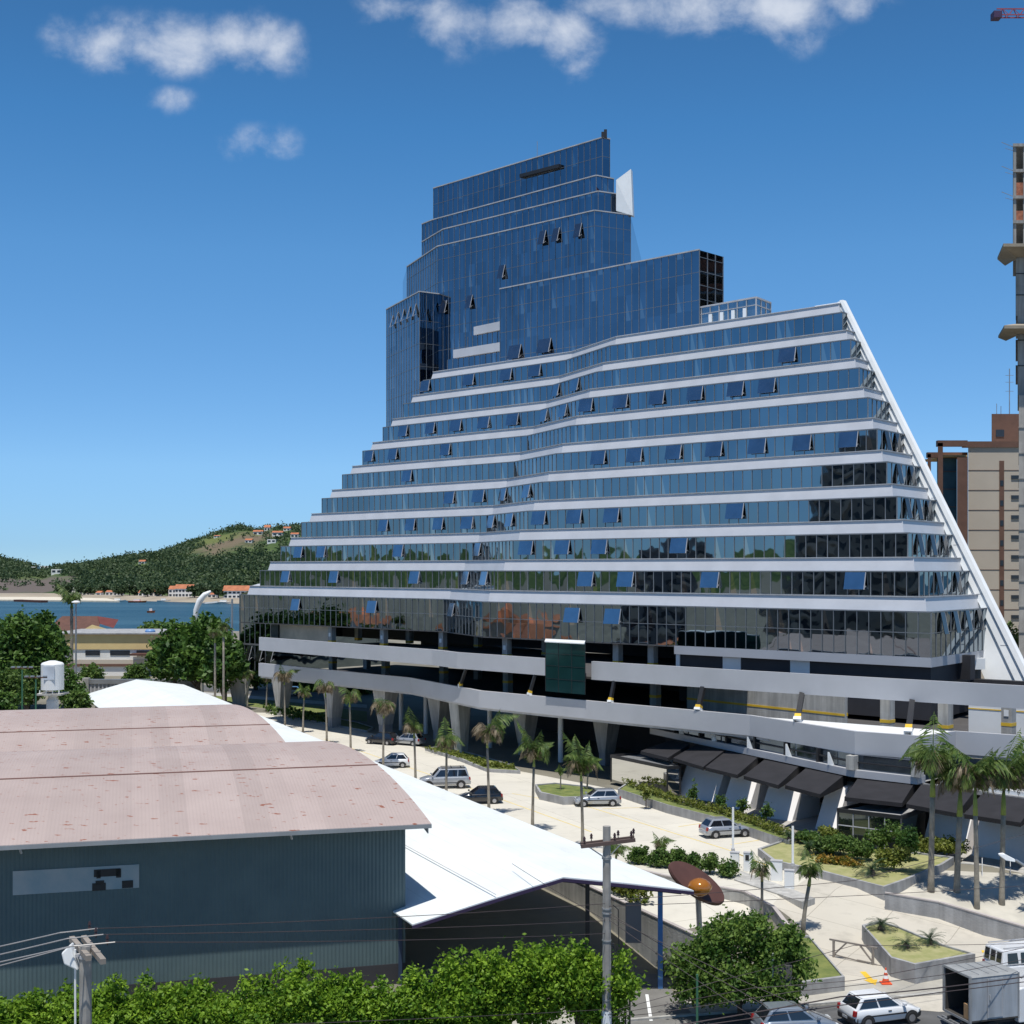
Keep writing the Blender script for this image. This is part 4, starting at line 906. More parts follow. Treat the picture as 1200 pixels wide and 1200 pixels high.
# white curved horn
cv = [D(231,760,300),D(228.5,735,300),D(229.5,715,300),D(234,704,300),D(240,697,300),D(247,693,300)]
mb = MB(); mb.tube([(cv[0].x,cv[0].y,0)]+cv, [.5,.5,.5,.55,.7,.6,.28], 12); h_ = mb.build('curved_mast', m_white, smooth=True); tag(h_, 'white curved horn-like mast rising over trees before the bay', 'mast')
mb = MB(); a = D(243,707,300); mb.bar((a.x-1,a.y,a.z),(a.x+2.2,a.y,a.z+.3),.3); W(mb,'crossbar',m_white,h_)
for px, yt, lb in ((272,702,'thin grey mast between trees and glass corner'),): 
    a = D(px,yt,250); mb = MB(); mb.tube([(a.x,a.y,0),(a.x,a.y,a.z)],.18,8); tag(mb.build('thin_mast',m_steel),lb,'mast')
# small blue tank and vent cowl on the yellow hall
a = D(176,741,266); mb = MB(); mb.lathe([(1.0,0),(1.0,.5),(.7,.8)],16,(a.x,a.y,a.z-.2)); tag(mb.build('roof_tank',mat('blue_plastic',(.12,.25,.5),.5)),'small blue tank at the right end of the yellow hall roof','tank')
# far road with a white car passing behind the pillars
# ================================================================= warehouse + white canopy
f2 = Vector((-.38,.925)); C0 = Vector((-4.15,70.3)); EL = Vector((-24.3,64.7)); e2 = (C0-EL).normalized(); EW = C0-e2*62
m_roof = None
m, t, b = nt('pink_corrugated_sheet'); col, _ = noise_col(t, .25, (.37,.295,.272), (.43,.35,.322), .3, .7, 5)
tcn = t.nodes.new('ShaderNodeTexCoord')
du = t.nodes.new('ShaderNodeVectorMath'); du.operation = 'DOT_PRODUCT'; t.links.new(tcn.outputs['Object'], du.inputs[0]); du.inputs[1].default_value = (e2.x, e2.y, 0)
wv = t.nodes.new('ShaderNodeMath'); wv.operation = 'MULTIPLY'; t.links.new(du.outputs['Value'], wv.inputs[0]); wv.inputs[1].default_value = 2*math.pi/.18
sn = t.nodes.new('ShaderNodeMath'); sn.operation = 'SINE'; t.links.new(wv.outputs[0], sn.inputs[0])
bp = t.nodes.new('ShaderNodeBump'); bp.inputs['Strength'].default_value = .25; bp.inputs['Distance'].default_value = .03; t.links.new(sn.outputs[0], bp.inputs['Height']); t.links.new(bp.outputs[0], b.inputs['Normal'])
# sheet to sheet tone, rust blotches
fl = t.nodes.new('ShaderNodeMath'); fl.operation = 'DIVIDE'; t.links.new(du.outputs['Value'], fl.inputs[0]); fl.inputs[1].default_value = 1.35
f3 = t.nodes.new('ShaderNodeMath'); f3.operation = 'FLOOR'; t.links.new(fl.outputs[0], f3.inputs[0]); wn1 = t.nodes.new('ShaderNodeTexWhiteNoise'); wn1.noise_dimensions = '1D'; t.links.new(f3.outputs[0], wn1.inputs['W'])
ma = t.nodes.new('ShaderNodeMath'); ma.operation = 'MULTIPLY_ADD'; t.links.new(wn1.outputs['Value'], ma.inputs[0]); ma.inputs[1].default_value = .13; ma.inputs[2].default_value = .9
sc1 = t.nodes.new('ShaderNodeVectorMath'); sc1.operation = 'SCALE'; t.links.new(col, sc1.inputs[0]); t.links.new(ma.outputs[0], sc1.inputs['Scale'])
nr = t.nodes.new('ShaderNodeTexNoise'); nr.inputs['Scale'].default_value = 1.9; nr.inputs['Detail'].default_value = 3; mp = t.nodes.new('ShaderNodeMapping'); mp.inputs['Rotation'].default_value = (0,0,-math.atan2(e2.y,e2.x)); mp.inputs['Scale'].default_value = (.8,1.9,1.9)
t.links.new(tcn.outputs['Object'], mp.inputs[0]); t.links.new(mp.outputs[0], nr.inputs['Vector'])
rr = t.nodes.new('ShaderNodeValToRGB'); rr.color_ramp.elements[0].position = .655; rr.color_ramp.elements[1].position = .685; t.links.new(nr.outputs['Fac'], rr.inputs[0])
mx = t.nodes.new('ShaderNodeMixRGB'); t.links.new(rr.outputs[0], mx.inputs[0]); t.links.new(sc1.outputs[0], mx.inputs[1]); mx.inputs[2].default_value = (.24,.085,.05,1); t.links.new(mx.outputs[0], b.inputs['Base Color']); b.inputs['Roughness'].default_value = .75
m_roof = m
m, t, b = nt('teal_corrugated_wall'); col, _ = noise_col(t, .5, (.075,.12,.13), (.10,.15,.155), .3, .7, 5)
tcn = t.nodes.new('ShaderNodeTexCoord'); du = t.nodes.new('ShaderNodeVectorMath'); du.operation = 'DOT_PRODUCT'; t.links.new(tcn.outputs['Object'], du.inputs[0]); du.inputs[1].default_value = (e2.x, e2.y, 0)
wv = t.nodes.new('ShaderNodeMath'); wv.operation = 'MULTIPLY'; t.links.new(du.outputs['Value'], wv.inputs[0]); wv.inputs[1].default_value = 2*math.pi/.2
sn = t.nodes.new('ShaderNodeMath'); sn.operation = 'SINE'; t.links.new(wv.outputs[0], sn.inputs[0]); bp = t.nodes.new('ShaderNodeBump'); bp.inputs['Strength'].default_value = .4; bp.inputs['Distance'].default_value = .04; t.links.new(sn.outputs[0], bp.inputs['Height']); t.links.new(bp.outputs[0], b.inputs['Normal']); t.links.new(col, b.inputs['Base Color']); b.inputs['Roughness'].default_value = .6
m_teal = m
wh = empty('warehouse', (EL.x, EL.y, gz(EL.x, EL.y)), 'warehouse with two low vaulted pink corrugated roofs and dark teal sheet walls', 'warehouse')
def vz(t_):
    if t_ <= 31.5: return 7.4+2.05*(1-((t_-15.5)/15.5)**2)
    return 7.4+1.5*(1-((t_-47)/15.5)**2)
def vault(t0, t1, name, n=26):
    mb = MB(); vs = []; ts = [t0+(t1-t0)*k/n for k in range(n+1)]
    K = 220
    for th in (0, -.06):
        for t_ in ts:
            z = vz(t_)+th
            for P_ in (EW, C0): q = P_+f2*t_; vs.append((q.x, q.y, z))
    m_ = len(ts)*2; fs = []
    for k in range(n): a = 2*k; fs += [(a, a+1, a+3, a+2), (m_+a, m_+a+2, m_+a+3, m_+a+1)]
    for k in range(n): a = 2*k+1; fs.append((a, a+m_, a+2+m_, a+2)); a = 2*k; fs.append((a, a+2, a+2+m_, a+m_))
    fs += [(0, m_, m_+1, 1), (2*n, 2*n+1, m_+2*n+1, m_+2*n)]
    mb.add(vs, fs); return W(mb, name, m_roof, wh)
v1 = vault(0, 31.3, 'vaulted_roof'); v2 = vault(31.7, 62, 'vaulted_roof')
# lap joints and lips
for t_ in (9.6, 38.5):
    mb = MB(); a = EW+f2*t_; b_ = C0+f2*t_; mb.bar((a.x,a.y,vz(t_)+.02), (b_.x,b_.y,vz(t_)+.02), .16, .05); W(mb,'lap_joint',mat('rust_brown', (.22,.12,.10), .9), v1 if t_ < 31 else v2)
mb = MB(); mb.bar((EW.x,EW.y,7.28), (C0.x,C0.y,7.28), .16, .2); W(mb,'gutter',m_steel,wh)
for s in (7.2, 20.0, 30): 
    q = C0-e2*s; mb = MB(); mb.bar((q.x,q.y,7.2),(q.x+.05,q.y+.1,6.95),.08); W(mb,'gutter_hook',m_steel,wh)
# gable closing board (scalloped) below the vault end
mb = MB(); n = 20
for k in range(n):
    t0_, t1_ = 62*k/n, 62*(k+1)/n; a = C0+f2*t0_-e2*.15; b_ = C0+f2*t1_-e2*.15
    mb.loft([(a.x,a.y,vz(t0_)-.5),(b_.x,b_.y,vz(t1_)-.5),(b_.x-e2.x*.05,b_.y-e2.y*.05,vz(t1_)-.5),(a.x-e2.x*.05,a.y-e2.y*.05,vz(t0_)-.5)],
            [(a.x,a.y,vz(t0_)-.07),(b_.x,b_.y,vz(t1_)-.07),(b_.x-e2.x*.05,b_.y-e2.y*.05,vz(t1_)-.07),(a.x-e2.x*.05,a.y-e2.y*.05,vz(t0_)-.07)])
W(mb,'verge_board',m_steel,wh)
nn = Vector((-e2.y, e2.x))                     # away from the street
OH = 1.5
fa = EW+nn*OH; fb_ = C0-e2*1.07+nn*OH
mb = MB(); mb.prism([fa, fb_, fb_+nn*.25, fa+nn*.25], -1.2, 7.42); W(mb,'front_wall',m_teal,wh)
mb = MB(); mb.prism([fb_-e2*14-nn*.03, fb_-nn*.03, fb_+nn*.1, fb_-e2*14+nn*.1], -1.4, -.1); W(mb,'wall_base',m_dark,wh)
mb = MB(); a = fb_+nn*.25; b_ = a+f2*59; ln_ = [a+(b_-a)*k/14 for k in range(15)]
for p, q in zip(ln_[:-1], ln_[1:]):
    tp = (p-C0).dot(f2); tq = (q-C0).dot(f2)
    mb.loft([(p.x,p.y,-1.3),(q.x,q.y,-1.3),(q.x-.25,q.y,-1.3),(p.x-.25,p.y,-1.3)], [(p.x,p.y,vz(max(tp,0))-.1),(q.x,q.y,vz(min(tq,62))-.1),(q.x-.25,q.y,vz(min(tq,62))-.1),(p.x-.25,p.y,vz(max(tp,0))-.1)])
W(mb,'side_wall',m_teal,wh)
mb = MB(); a = EW+f2*61.5; b_ = C0+f2*61.5-e2*1.2; mb.prism([a,b_,b_-f2*.2,a-f2*.2],0,7.3); W(mb,'rear_wall',m_teal,wh)
# patched translucent window strip
def wallpt(px, py):
    t_ = (px-600)/F; d = e2; o_ = fb_; s = (t_*o_.y-o_.x)/(d.x-t_*d.y); q = o_+d*s; return q, CH+(HZ-py)*q.y/F
(a, za), (b_, zb_) = wallpt(15, 1049), wallpt(163, 1041); _, zt_ = wallpt(15, 1021)
m_ws = mat('milky_sheet', (.24,.33,.37), .5, 0, .1, .7, c2=(.40,.42,.42))
mb = MB(); mb.prism([a-nn*.03, b_-nn*.03, b_-nn*.003, a-nn*.003], za, zt_+.0); ws = W(mb,'window_strip',m_ws,wh)
mb = MB()
for (x0,y0,x1,y1) in ((110,1019,141,1026),(113,1020,118,1029),(136,1018,142,1028),(108,1035,124,1043),(112,1032,122,1036),(143,1032,156,1040)):
    (p, z1_), (q, z0_) = wallpt(x0, y0), wallpt(x1, y1); mb.prism([p-nn*.05, q-nn*.05, q-nn*.031, p-nn*.031], z0_, z1_)
W(mb,'broken_panes',m_blk,ws)
# ---------------------------------------------------------------- white canopy roof
m, t, b = nt('white_roof_sheet'); col, _ = noise_col(t, .35, (.71,.74,.735), (.78,.81,.80), .3, .7, 6)
cs, _ = noise_col(t, .9, (.72,.72,.70), (1,1,1), .28, .42, 5, 'Object', (1,.25,1)); mxx = t.nodes.new('ShaderNodeMixRGB'); mxx.blend_type = 'MULTIPLY'; mxx.inputs[0].default_value = .25; t.links.new(col, mxx.inputs[1]); t.links.new(cs, mxx.inputs[2])
tcn = t.nodes.new('ShaderNodeTexCoord'); mp = t.nodes.new('ShaderNodeMapping'); mp.inputs['Rotation'].default_value = (0,0,-math.atan2(.912,-.41)); t.links.new(tcn.outputs['Object'], mp.inputs[0])
bk = t.nodes.new('ShaderNodeTexBrick'); bk.offset = 0; bk.inputs['Scale'].default_value = 1; bk.inputs['Brick Width'].default_value = 9; bk.inputs['Row Height'].default_value = 1.05; bk.inputs['Mortar Size'].default_value = .012; bk.inputs['Color1'].default_value = (1,1,1,1); bk.inputs['Color2'].default_value = (.965,.97,.97,1); bk.inputs['Mortar'].default_value = (.80,.82,.82,1); t.links.new(mp.outputs[0], bk.inputs['Vector'])
mb2 = t.nodes.new('ShaderNodeMixRGB'); mb2.blend_type = 'MULTIPLY'; mb2.inputs[0].default_value = 1; t.links.new(mxx.outputs[0], mb2.inputs[1]); t.links.new(bk.outputs['Color'], mb2.inputs[2])
t.links.new(mb2.outputs[0], b.inputs['Base Color']); b.inputs['Roughness'].default_value = .55
m_wr = m
f3 = Vector((-.41,.912)); Lp = Vector((-5.0,68.6)); Pk = Vector((2.6,69.2)); Tp = Vector((9.25,69.5))
wc = empty('white_canopy', (2.6, 69.2, gz(2.6,69.2)), 'large white sheet-metal canopy roof on blue posts between warehouse and parking lot', 'canopy')
mb = MB(); LN = 136; vs = []; sec = [(Lp, 2.65), (Lp.lerp(Pk,.5), 3.80), (Pk, 4.9), (Pk.lerp(Tp,.5), 4.55), (Tp, 4.15)]
NS = 17
for th in (0,-.07):
    for k in range(NS+1):
        for P_, z in sec: q = P_+f3*(LN*k/NS); vs.append((q.x,q.y,z+th))
M0 = (NS+1)*5; fs = []
for k in range(NS):
    for j in range(4): a = k*5+j; fs += [(a,a+1,a+6,a+5),(M0+a,M0+a+5,M0+a+6,M0+a+1)]
    a = k*5; fs.append((a,a+5,M0+a+5,M0+a)); a = k*5+4; fs.append((a,M0+a,M0+a+5,a+5))
for j in range(4): fs.append((j,M0+j,M0+j+1,j+1)); a = NS*5+j; fs.append((a,a+1,M0+a+1,M0+a))
mb.add(vs, fs); rf = W(mb,'roof_sheet',m_wr,wc)
mb = MB(); 
for (p, z0_), (q, z1_) in zip(sec[:-1], sec[1:]): mb.bar((p.x,p.y-.06,z0_-.14),(q.x,q.y-.06,z1_-.14),.08,.16)
W(mb,'fascia',mat('purple_black_trim', (.035,.02,.06), .6),wc)
for (sa, za), (sb, zb_) in (((Lp.lerp(Pk,.55), 4.05),)*2,): 
    mb = MB(); mb.bar((sa.x,sa.y,za+.03),((sa+f3*100).x,(sa+f3*100).y,za+.03),.05,.02); W(mb,'sheet_joint',m_frame,rf)
m_blue = mat('blue_paint', (.07,.20,.46), .45)
for px, s in ((779.5,.6),(779.5,26),(779.5,52)):
    q = Tp+f3*s+Vector((-1.3,.9)) ; 
    mb = MB(); mb.bar((q.x,q.y,-1.4),(q.x,q.y,3.98),.24,.24); W(mb,'post',m_blue,wc)
for k in range(6):
    q = Lp+f3*(3+k*24)+Vector((.4,0)); mb = MB(); mb.bar((q.x,q.y,-1.4),(q.x,q.y,2.45),.2,.2); W(mb,'post',m_blue if k else mat('dark_blue_post',(.02,.04,.08),.6),wc)
for k in range(9):
    o_ = f3*(1.2+15*k); mb = MB()
    for (p, z0_), (q, z1_) in zip(sec[:-1], sec[1:]): mb.bar((p.x+o_.x,p.y+o_.y,z0_-.35),(q.x+o_.x,q.y+o_.y,z1_-.35),.1,.22)
    W(mb,'rafter',m_blk,wc)
for px, py, wp_, hp in ((692,0,0,0),):
    q = Pk+Vector((4.2-2.8,3.2)); mb = MB(); mb.bar((q.x,q.y,-1.3),(q.x,q.y,4.45),.22,.22); W(mb,'post',m_blk,wc)
# hoarding board below the canopy
p = D(752,1080,72.5); a = D(733,1058,72.5); bq = D(751.5,1105,72.5)
mb = MB(); mb.box(a.x,72.5,bq.z,bq.x+.0,72.58,a.z); tag(mb.build('hoarding_board',mat('grey_board',(.16,.16,.17),.7)),'tall dark grey board standing under the canopy edge','board')
o_ = bpy.data.objects['hoarding_board']
# low pale wall with reddish stripe in the shade under the canopy
a = D(535,1096,80); b_ = D(640,1087,84); mb = MB(); mb.prism([(a.x,a.y),(b_.x,b_.y),(b_.x,b_.y+.2),(a.x,a.y+.2)],-1.2,a.z); q = tag(mb.build('shaded_wall',m_plas),'low pale wall in the shade under the canopy','wall')
mb = MB(); mb.prism([(a.x,a.y-.03),(b_.x,b_.y-.03),(b_.x,b_.y),(a.x,a.y)],a.z-.75,a.z-.45); W(mb,'red_stripe',m_brn,q)

# ================================================================= paving
def GPp(*pp): return [GP(*p) for p in pp]
# lot: between the palm strip and the building
lot = [G(812,1052,0), G(690,990,0), G(572,946,0), G(448,893,0), G(375,864,0), G(330,848,0), G(345,842,0), G(430,858,0), G(498,877,0), G(571,903,0), G(610,904,0), G(724,926,0), G(781,944,0), G(850,963,0), G(925,987,0), G(906,1000,0), G(960,1021,0), G(905,1060,0)]
lot[0] = Vector((9.9,70.5,0))+Vector((-.41,.912,0))*8; 
drape('parking_lot', [lot[0]]+[Vector((9.9,70.5,0))+Vector((-.41,.912,0))*s for s in (30,60,90,115,140)]+[G(330,836,0)]+lot[7:], .012, m_lot)
rampp = [GP(905,1060),GP(960,1021),GP(1037,1047),GP(1110,1075),GP(1215,1112),GP(1300,1140),GP(1300,1180),GP(1100,1186),GP(1000,1178),GP(990,1160),GP(985,1144),GP(948,1096),GP(925,1075)]
drape('ramp_road', rampp, .016, m_ramp)
drape('plaza', [GP(1037,1049),GP(1215,1108),GP(1330,1150),GP(1330,1025),GP(1215,1025),GP(1100,1020)], .010, mat('plaza_paving',(.50,.47,.40),.85))
st_e = Vector((.97,.25)); sA = GP(1060,1168); 
def along(p, s, n=0): return Vector((p.x+st_e.x*s-st_e.y*n*-1*-1, p.y+st_e.y*s+st_e.x*n, 0))
kb = Vector((sA.x, sA.y, 0)); sn_ = Vector((.25,-.97,0))
K0 = kb-Vector((st_e.x,st_e.y,0))*120; K1 = kb+Vector((st_e.x,st_e.y,0))*120
drape('street', [K0+sn_*.25, K1+sn_*.25, K1+sn_*13, K0+sn_*13], .008, m_asph)
drape('pavement', [K0-sn_*2.6, K1-sn_*2.6, K1, K0], .020, mat('pavement_slabs',(.40,.38,.33),.85,0,.15,.6))
mb = MB(); n_ = 60
for k in range(n_):
    a = K0.lerp(K1,k/n_); b_ = K0.lerp(K1,(k+1)/n_); mb.loft([(a.x,a.y,gz(a.x,a.y)-.1),(b_.x,b_.y,gz(b_.x,b_.y)-.1),(b_.x+sn_.x*.2,b_.y+sn_.y*.2,gz(b_.x,b_.y)-.1),(a.x+sn_.x*.2,a.y+sn_.y*.2,gz(a.x,a.y)-.1)],
            [(a.x,a.y,gz(a.x,a.y)+.12),(b_.x,b_.y,gz(b_.x,b_.y)+.12),(b_.x+sn_.x*.2,b_.y+sn_.y*.2,gz(b_.x,b_.y)+.12),(a.x+sn_.x*.2,a.y+sn_.y*.2,gz(a.x,a.y)+.12)])
tag(mb.build('kerb',m_conc2),kind='structure')
drape('driveway', [GP(745,1140),GP(775,1143),GP(790,1165),GP(822,1200),GP(700,1210),GP(690,1160)], .028, m_drive)
drape('walkway', [G(781,925,0),G(1000,992,0),G(1115,1006,0),G(1200,1024,0),G(1300,1050,0),G(1300,985,0),G(1115,960,0),G(900,930,0),G(760,900,0)], .009, m_path)
m_yl = mat('faded_yellow_line', (.72,.56,.20), .8, 0, .1, 1)
def line(pp, w, name='yellow_line', m=m_yl, dz=.02):
    pts = [GP(*p) for p in pp]
    for a, b_ in zip(pts[:-1], pts[1:]):
        d = (b_-a); d.z = 0; d.normalize(); n = Vector((-d.y,d.x,0))*w/2
        drape(name, [a-n, b_-n, b_+n, a+n], dz, m)
for pp in (((380,866),(560,927)), ((560,927),(693,975)), ((693,946.7),(856,997),(880,1007)), ((600,930),(693,946.7)), ((706,948),(795,945)), ((795,969),(868,958)), ((856,990),(920,980)), ((768,1000),(850,1020)), ((690,943),(718,937)), ((862,1000),(900,1015))): line(pp, .13)
def arrow(px0, py0, px1, py1, w=.28):
    a = GP(px0,py0); b_ = GP(px1,py1); d = (b_-a); d.z = 0; L_ = d.length; d.normalize(); n = Vector((-d.y,d.x,0))
    drape('painted_arrow', [a-n*w/2, a+d*L_*.6-n*w/2, a+d*L_*.6+n*w/2, a+n*w/2], .024, m_yel); drape('painted_arrow', [a+d*L_*.6-n*w*1.2, b_, a+d*L_*.6+n*w*1.2], .028, m_yel)
arrow(1011,1139,1026,1155,.32); arrow(1166,1119,1150,1114,.3)
line(((758,1166),(763,1197)), .16, 'painted_marks', m_white, .034)

# ---------------------------------------------------------------- walls and planters
def zwall(name, pts, h, th, m, label, cat='wall', group=None, below=.6, cap=True, ztops=None):
    """wall along 3-D foot points; its top is h above the foot unless ztops is given"""
    r = empty(name, pts[0], label, cat, group); mb = MB(); cb = MB()
    for k, (a, b_) in enumerate(zip(pts[:-1], pts[1:])):
        d = Vector((b_.x-a.x,b_.y-a.y,0)).normalized(); n = Vector((-d.y,d.x,0))*th
        za = ztops[k] if ztops else a.z+h; zb_ = ztops[k+1] if ztops else b_.z+h
        e = d*.0; B = [a-e, b_+e, b_+e+n, a-e+n]
        lo = min(a.z,b_.z)-below
        mb.loft([(v.x,v.y,lo) for v in B], [(B[0].x,B[0].y,za),(B[1].x,B[1].y,zb_),(B[2].x,B[2].y,zb_),(B[3].x,B[3].y,za)])
        if cap: cb.bar(Vector((a.x,a.y,za+.03))+n/2, Vector((b_.x,b_.y,zb_+.03))+n/2, th*1.25, .07)
    W(mb,'wall',m,r)
    if cap: W(cb,'coping',mat('coping_stone',(.42,.38,.36),.8),r)
    return r
def planter(name, top, ztop, label, fill=m_lawn, h=.9, th=.18, cap=True):
    """closed bed: points on the top plane"""
    P_ = [G(px,py,ztop) for px,py in top]; r = empty(name, (P_[0].x,P_[0].y,gz(P_[0].x,P_[0].y)), label, 'planter')
    c = sum(P_, Vector())/len(P_); ins = [p+(c-p).normalized()*th*1.3 for p in P_]
    mb = MB(); n = len(P_)
    ar = sum(P_[i].x*P_[(i+1)%n].y-P_[(i+1)%n].x*P_[i].y for i in range(n))
    if ar < 0: P_ = P_[::-1]; ins = ins[::-1]
    for i in range(n):
        j = (i+1)%n; a, b_, c_, d_ = P_[i], P_[j], ins[j], ins[i]
        mb.loft([(v.x,v.y,ztop-h-1.2) for v in (a,b_,c_,d_)], [(v.x,v.y,ztop) for v in (a,b_,c_,d_)], True, True)
    W(mb,'wall',m_conc,r)
    mb = MB(); mb.prism([(v.x,v.y) for v in ins], ztop-.3, ztop-.10, False, True); W(mb,'soil_bed',fill,r)
    return r
planter('garden_planter', [(888,994),(906,1008),(964,1021),(1000,1030),(1036,1039),(1060,1031),(1105,1012.5),(1118,1004),(1085,1000),(1000,990),(930,980)], .55, 'large raised concrete garden bed with shrubs in front of the glass entrance box', m_lawn, 1.2)
planter('median_planter', [(1010,1083.6),(1044,1122),(1072.5,1130),(1143,1117.6),(1104,1106),(1052,1085),(1030,1079)], -.25, 'pointed concrete median bed with three cycads in the ramp', m_lawn, .6)
planter('lawn_planter', [(948,1096),(990,1144.5),(939,1151),(905,1120),(915,1096)], -.55, 'concrete-edged lawn bed left of the wooden barrier', m_grass, .6)
planter('round_planter', [(627,919),(650,917),(690,921),(706,926),(700,933),(660,934),(632,928)], .7, 'raised concrete bed with small palm left of the mirror kiosk', m_grass, .7)
pl_ = planter('long_planter', [(724,924),(781,942.7),(850,960),(925,985),(935,980),(860,955),(790,937),(735,917)], .75, 'long raised bed with clipped yellow-green hedge along the shop walkway', m_grass, .9)
planter('pillar_bed', [(498,876),(540,889),(571,901),(610,903),(600,896),(560,884),(520,874)], .35, 'low curved planting bed at the foot of the twin tapered pillars', m_grass, .4)
planter('verge_bed', [(345,840),(430,856),(438,852),(420,846),(360,834)], .25, 'low green bed in front of the left pillars', m_grass, .3)
zt_ = []
fw = [GP(1037,1068),GP(1090,1085),GP(1200,1126)]
w0 = [(1037,1046.7),(1200,1091)]
a = GP(1037,1066); b_ = GP(1215,1112); b2_ = GP(1330,1160)
zwall('ramp_wall', [GP(1037,1066),GP(1100,1077),GP(1200,1107),GP(1340,1150)], 1.0, .2, m_conc, 'long low concrete wall between the ramp and the palm plaza')
zwall('lot_wall', [GP(700,1022),GP(760,1036),GP(820,1050),GP(872,1060),GP(905,1078),GP(925,1105)], .75, .2, m_conc2, 'curving low concrete wall behind the disc sculpture')
bw0 = Vector((9.9,70.0,-1.2)); 
zwall('boundary_wall', [Vector((p.x,p.y,-1.2)) for p in [Vector((10.6,69.2,0))+Vector((-.41,.912,0))*s for s in (-1,20,45,80,125)]], 2.6, .2, m_conc2, 'pale boundary wall running beside the white canopy')
# stairs
sr = empty('stairs', GP(1170,1062), 'wide concrete stairs up to the shop walkway at the right', 'stairs')
a = G(1108,1046,-1.0); b_ = G(1330,1075,-1.3); a.z = b_.z = 0; top0 = G(1128,1010,0); top1 = G(1330,1030,0)
for k in range(8):
    f0 = k/8; z = -.75+.82*(k+1)/8; p = a.lerp(top0,f0); q = b_.lerp(top1,f0); p1 = a.lerp(top0,f0+.125); q1 = b_.lerp(top1,f0+.125)
    mb = MB(); mb.prism([p,q,q1,p1],-1.6,z-.004*k); W(mb,'step',m_conc2,sr)
for px in (1157,1190):
    a0 = G(px-6,1022,0); a1 = G(px-6,1045,-1); mb = MB(); mb.tube([a0+Vector((0,0,0)),a0+Vector((0,0,.95)),a1+Vector((0,0,.95)),a1],.03,6); W(mb,'handrail',m_steel,sr)
# entrance glass box and mirror kiosk
def vitrine(name, top, ztop, label, glass, fmat=m_blk, roofm=m_conc, zb=0):
    P_ = [G(px,py,ztop) for px,py in top]; r = empty(name, (P_[0].x,P_[0].y,0), label, 'kiosk'); mb = MB(); mb.prism([(p.x,p.y) for p in P_], zb, ztop-.25, False, True); go = W(mb,'glass_walls',glass,r)
    mb = MB(); n = len(P_)
    for i in range(n): a_, c_ = P_[i], P_[(i+1)%n]; mb.bar(a_-Vector((0,0,.12)), c_-Vector((0,0,.12)), .2, .28); mb.bar((a_.x,a_.y,zb),(a_.x,a_.y,ztop),.14)
    W(mb,'frame',fmat,r)
    c = sum(P_,Vector())/n; ins = [p.lerp(c,.12) for p in P_]; mb = MB(); mb.prism([(p.x,p.y) for p in ins], ztop-.24, ztop-.12); W(mb,'roof',roofm,r); return r, P_, go
r, P_, go = vitrine('entrance_box', [(982,947.5),(1056,956),(1086,946),(1019,939)], 2.7, 'black framed glass entrance box with grey roof beside the awnings', mat('entrance_glass',(.10,.12,.12),.05,.85))
mu = MB(); mullions(mu, [P_[0],P_[1]], 0, 2.5, 1.2, .06, .08); transom(mu, [P_[0],P_[1]], 1.5, .06, .08); W(mu,'mullions',m_frame,go)
r, P_, go = vitrine('mirror_kiosk', [(716,884.5),(782,898),(797,897.5),(748,882)], 2.85, 'flat-roofed kiosk of mirror glass reflecting the parking lot', mat('mirror_glass',(.62,.62,.60),.01,1,.0), roofm=m_steel, zb=.3)
# ================================================================= vegetation
m_bark = mat('bark', (.13,.10,.075), .9, 0, .25, 4)
m_lime = leafmat('hedge_leaves', (.055,.15,.010), (.27,.42,.035), 1.3, .35, .34, .64)
m_dkleaf = leafmat('broad_leaves', (.03,.085,.016), (.105,.19,.032), .5, .25)
m_mid = leafmat('shrub_leaves', (.045,.105,.02), (.15,.23,.05), 1.6, .3)
m_yg = leafmat('yellow_green_leaves', (.09,.13,.018), (.24,.26,.05), 2.0, .3)
m_frond = leafmat('palm_fronds', (.04,.09,.02), (.15,.21,.05), 2.5, .3)
m_dead = leafmat('dry_fronds', (.13,.10,.06), (.26,.21,.14), 3, .2)
m_cyc = leafmat('cycad_leaves', (.012,.035,.012), (.04,.075,.03), 3, .1)
m_ptrunk = mat('palm_trunk', (.28,.25,.20), .9, 0, .2, 3); m_shaft = mat('crown_shaft', (.17,.23,.045), .6, 0, .2, 3)

def tree(name, loc, h, lobes, n, leaf, m, label, cat='tree', group=None, per=12, spread=.3, trunk=.15, limbs=5, inner=.5, up=.3):
    r = empty(name, loc, label, cat, group)
    mb = MB(); ch = min(l[2] for l in lobes)
    c = Vector(lobes[0][:3]); mb.tube([(0,0,-.5),(random.uniform(-.1,.1)*h*.2,0,ch*.5),(c.x*.3,c.y*.3,ch)], [trunk*1.3,trunk,trunk*.75], 8)
    for k in range(limbs):
        l = lobes[k % len(lobes)]; e = Vector(l[:3])+Vector((random.uniform(-.5,.5)*l[3],random.uniform(-.5,.5)*l[4],random.uniform(-.2,.5)*l[5]))
        s0 = Vector((0,0,ch*random.uniform(.35,.9))); mb.tube([s0, s0.lerp(e,.5)+Vector((0,0,-.05*h)), e], [trunk*.5,trunk*.35,trunk*.12], 6)
    mb.build('trunk', m_bark, r, smooth=True)
    leaves('crown', crown_points(lobes, n//per, per, spread, inner), leaf, m, r, up=up)
    return r
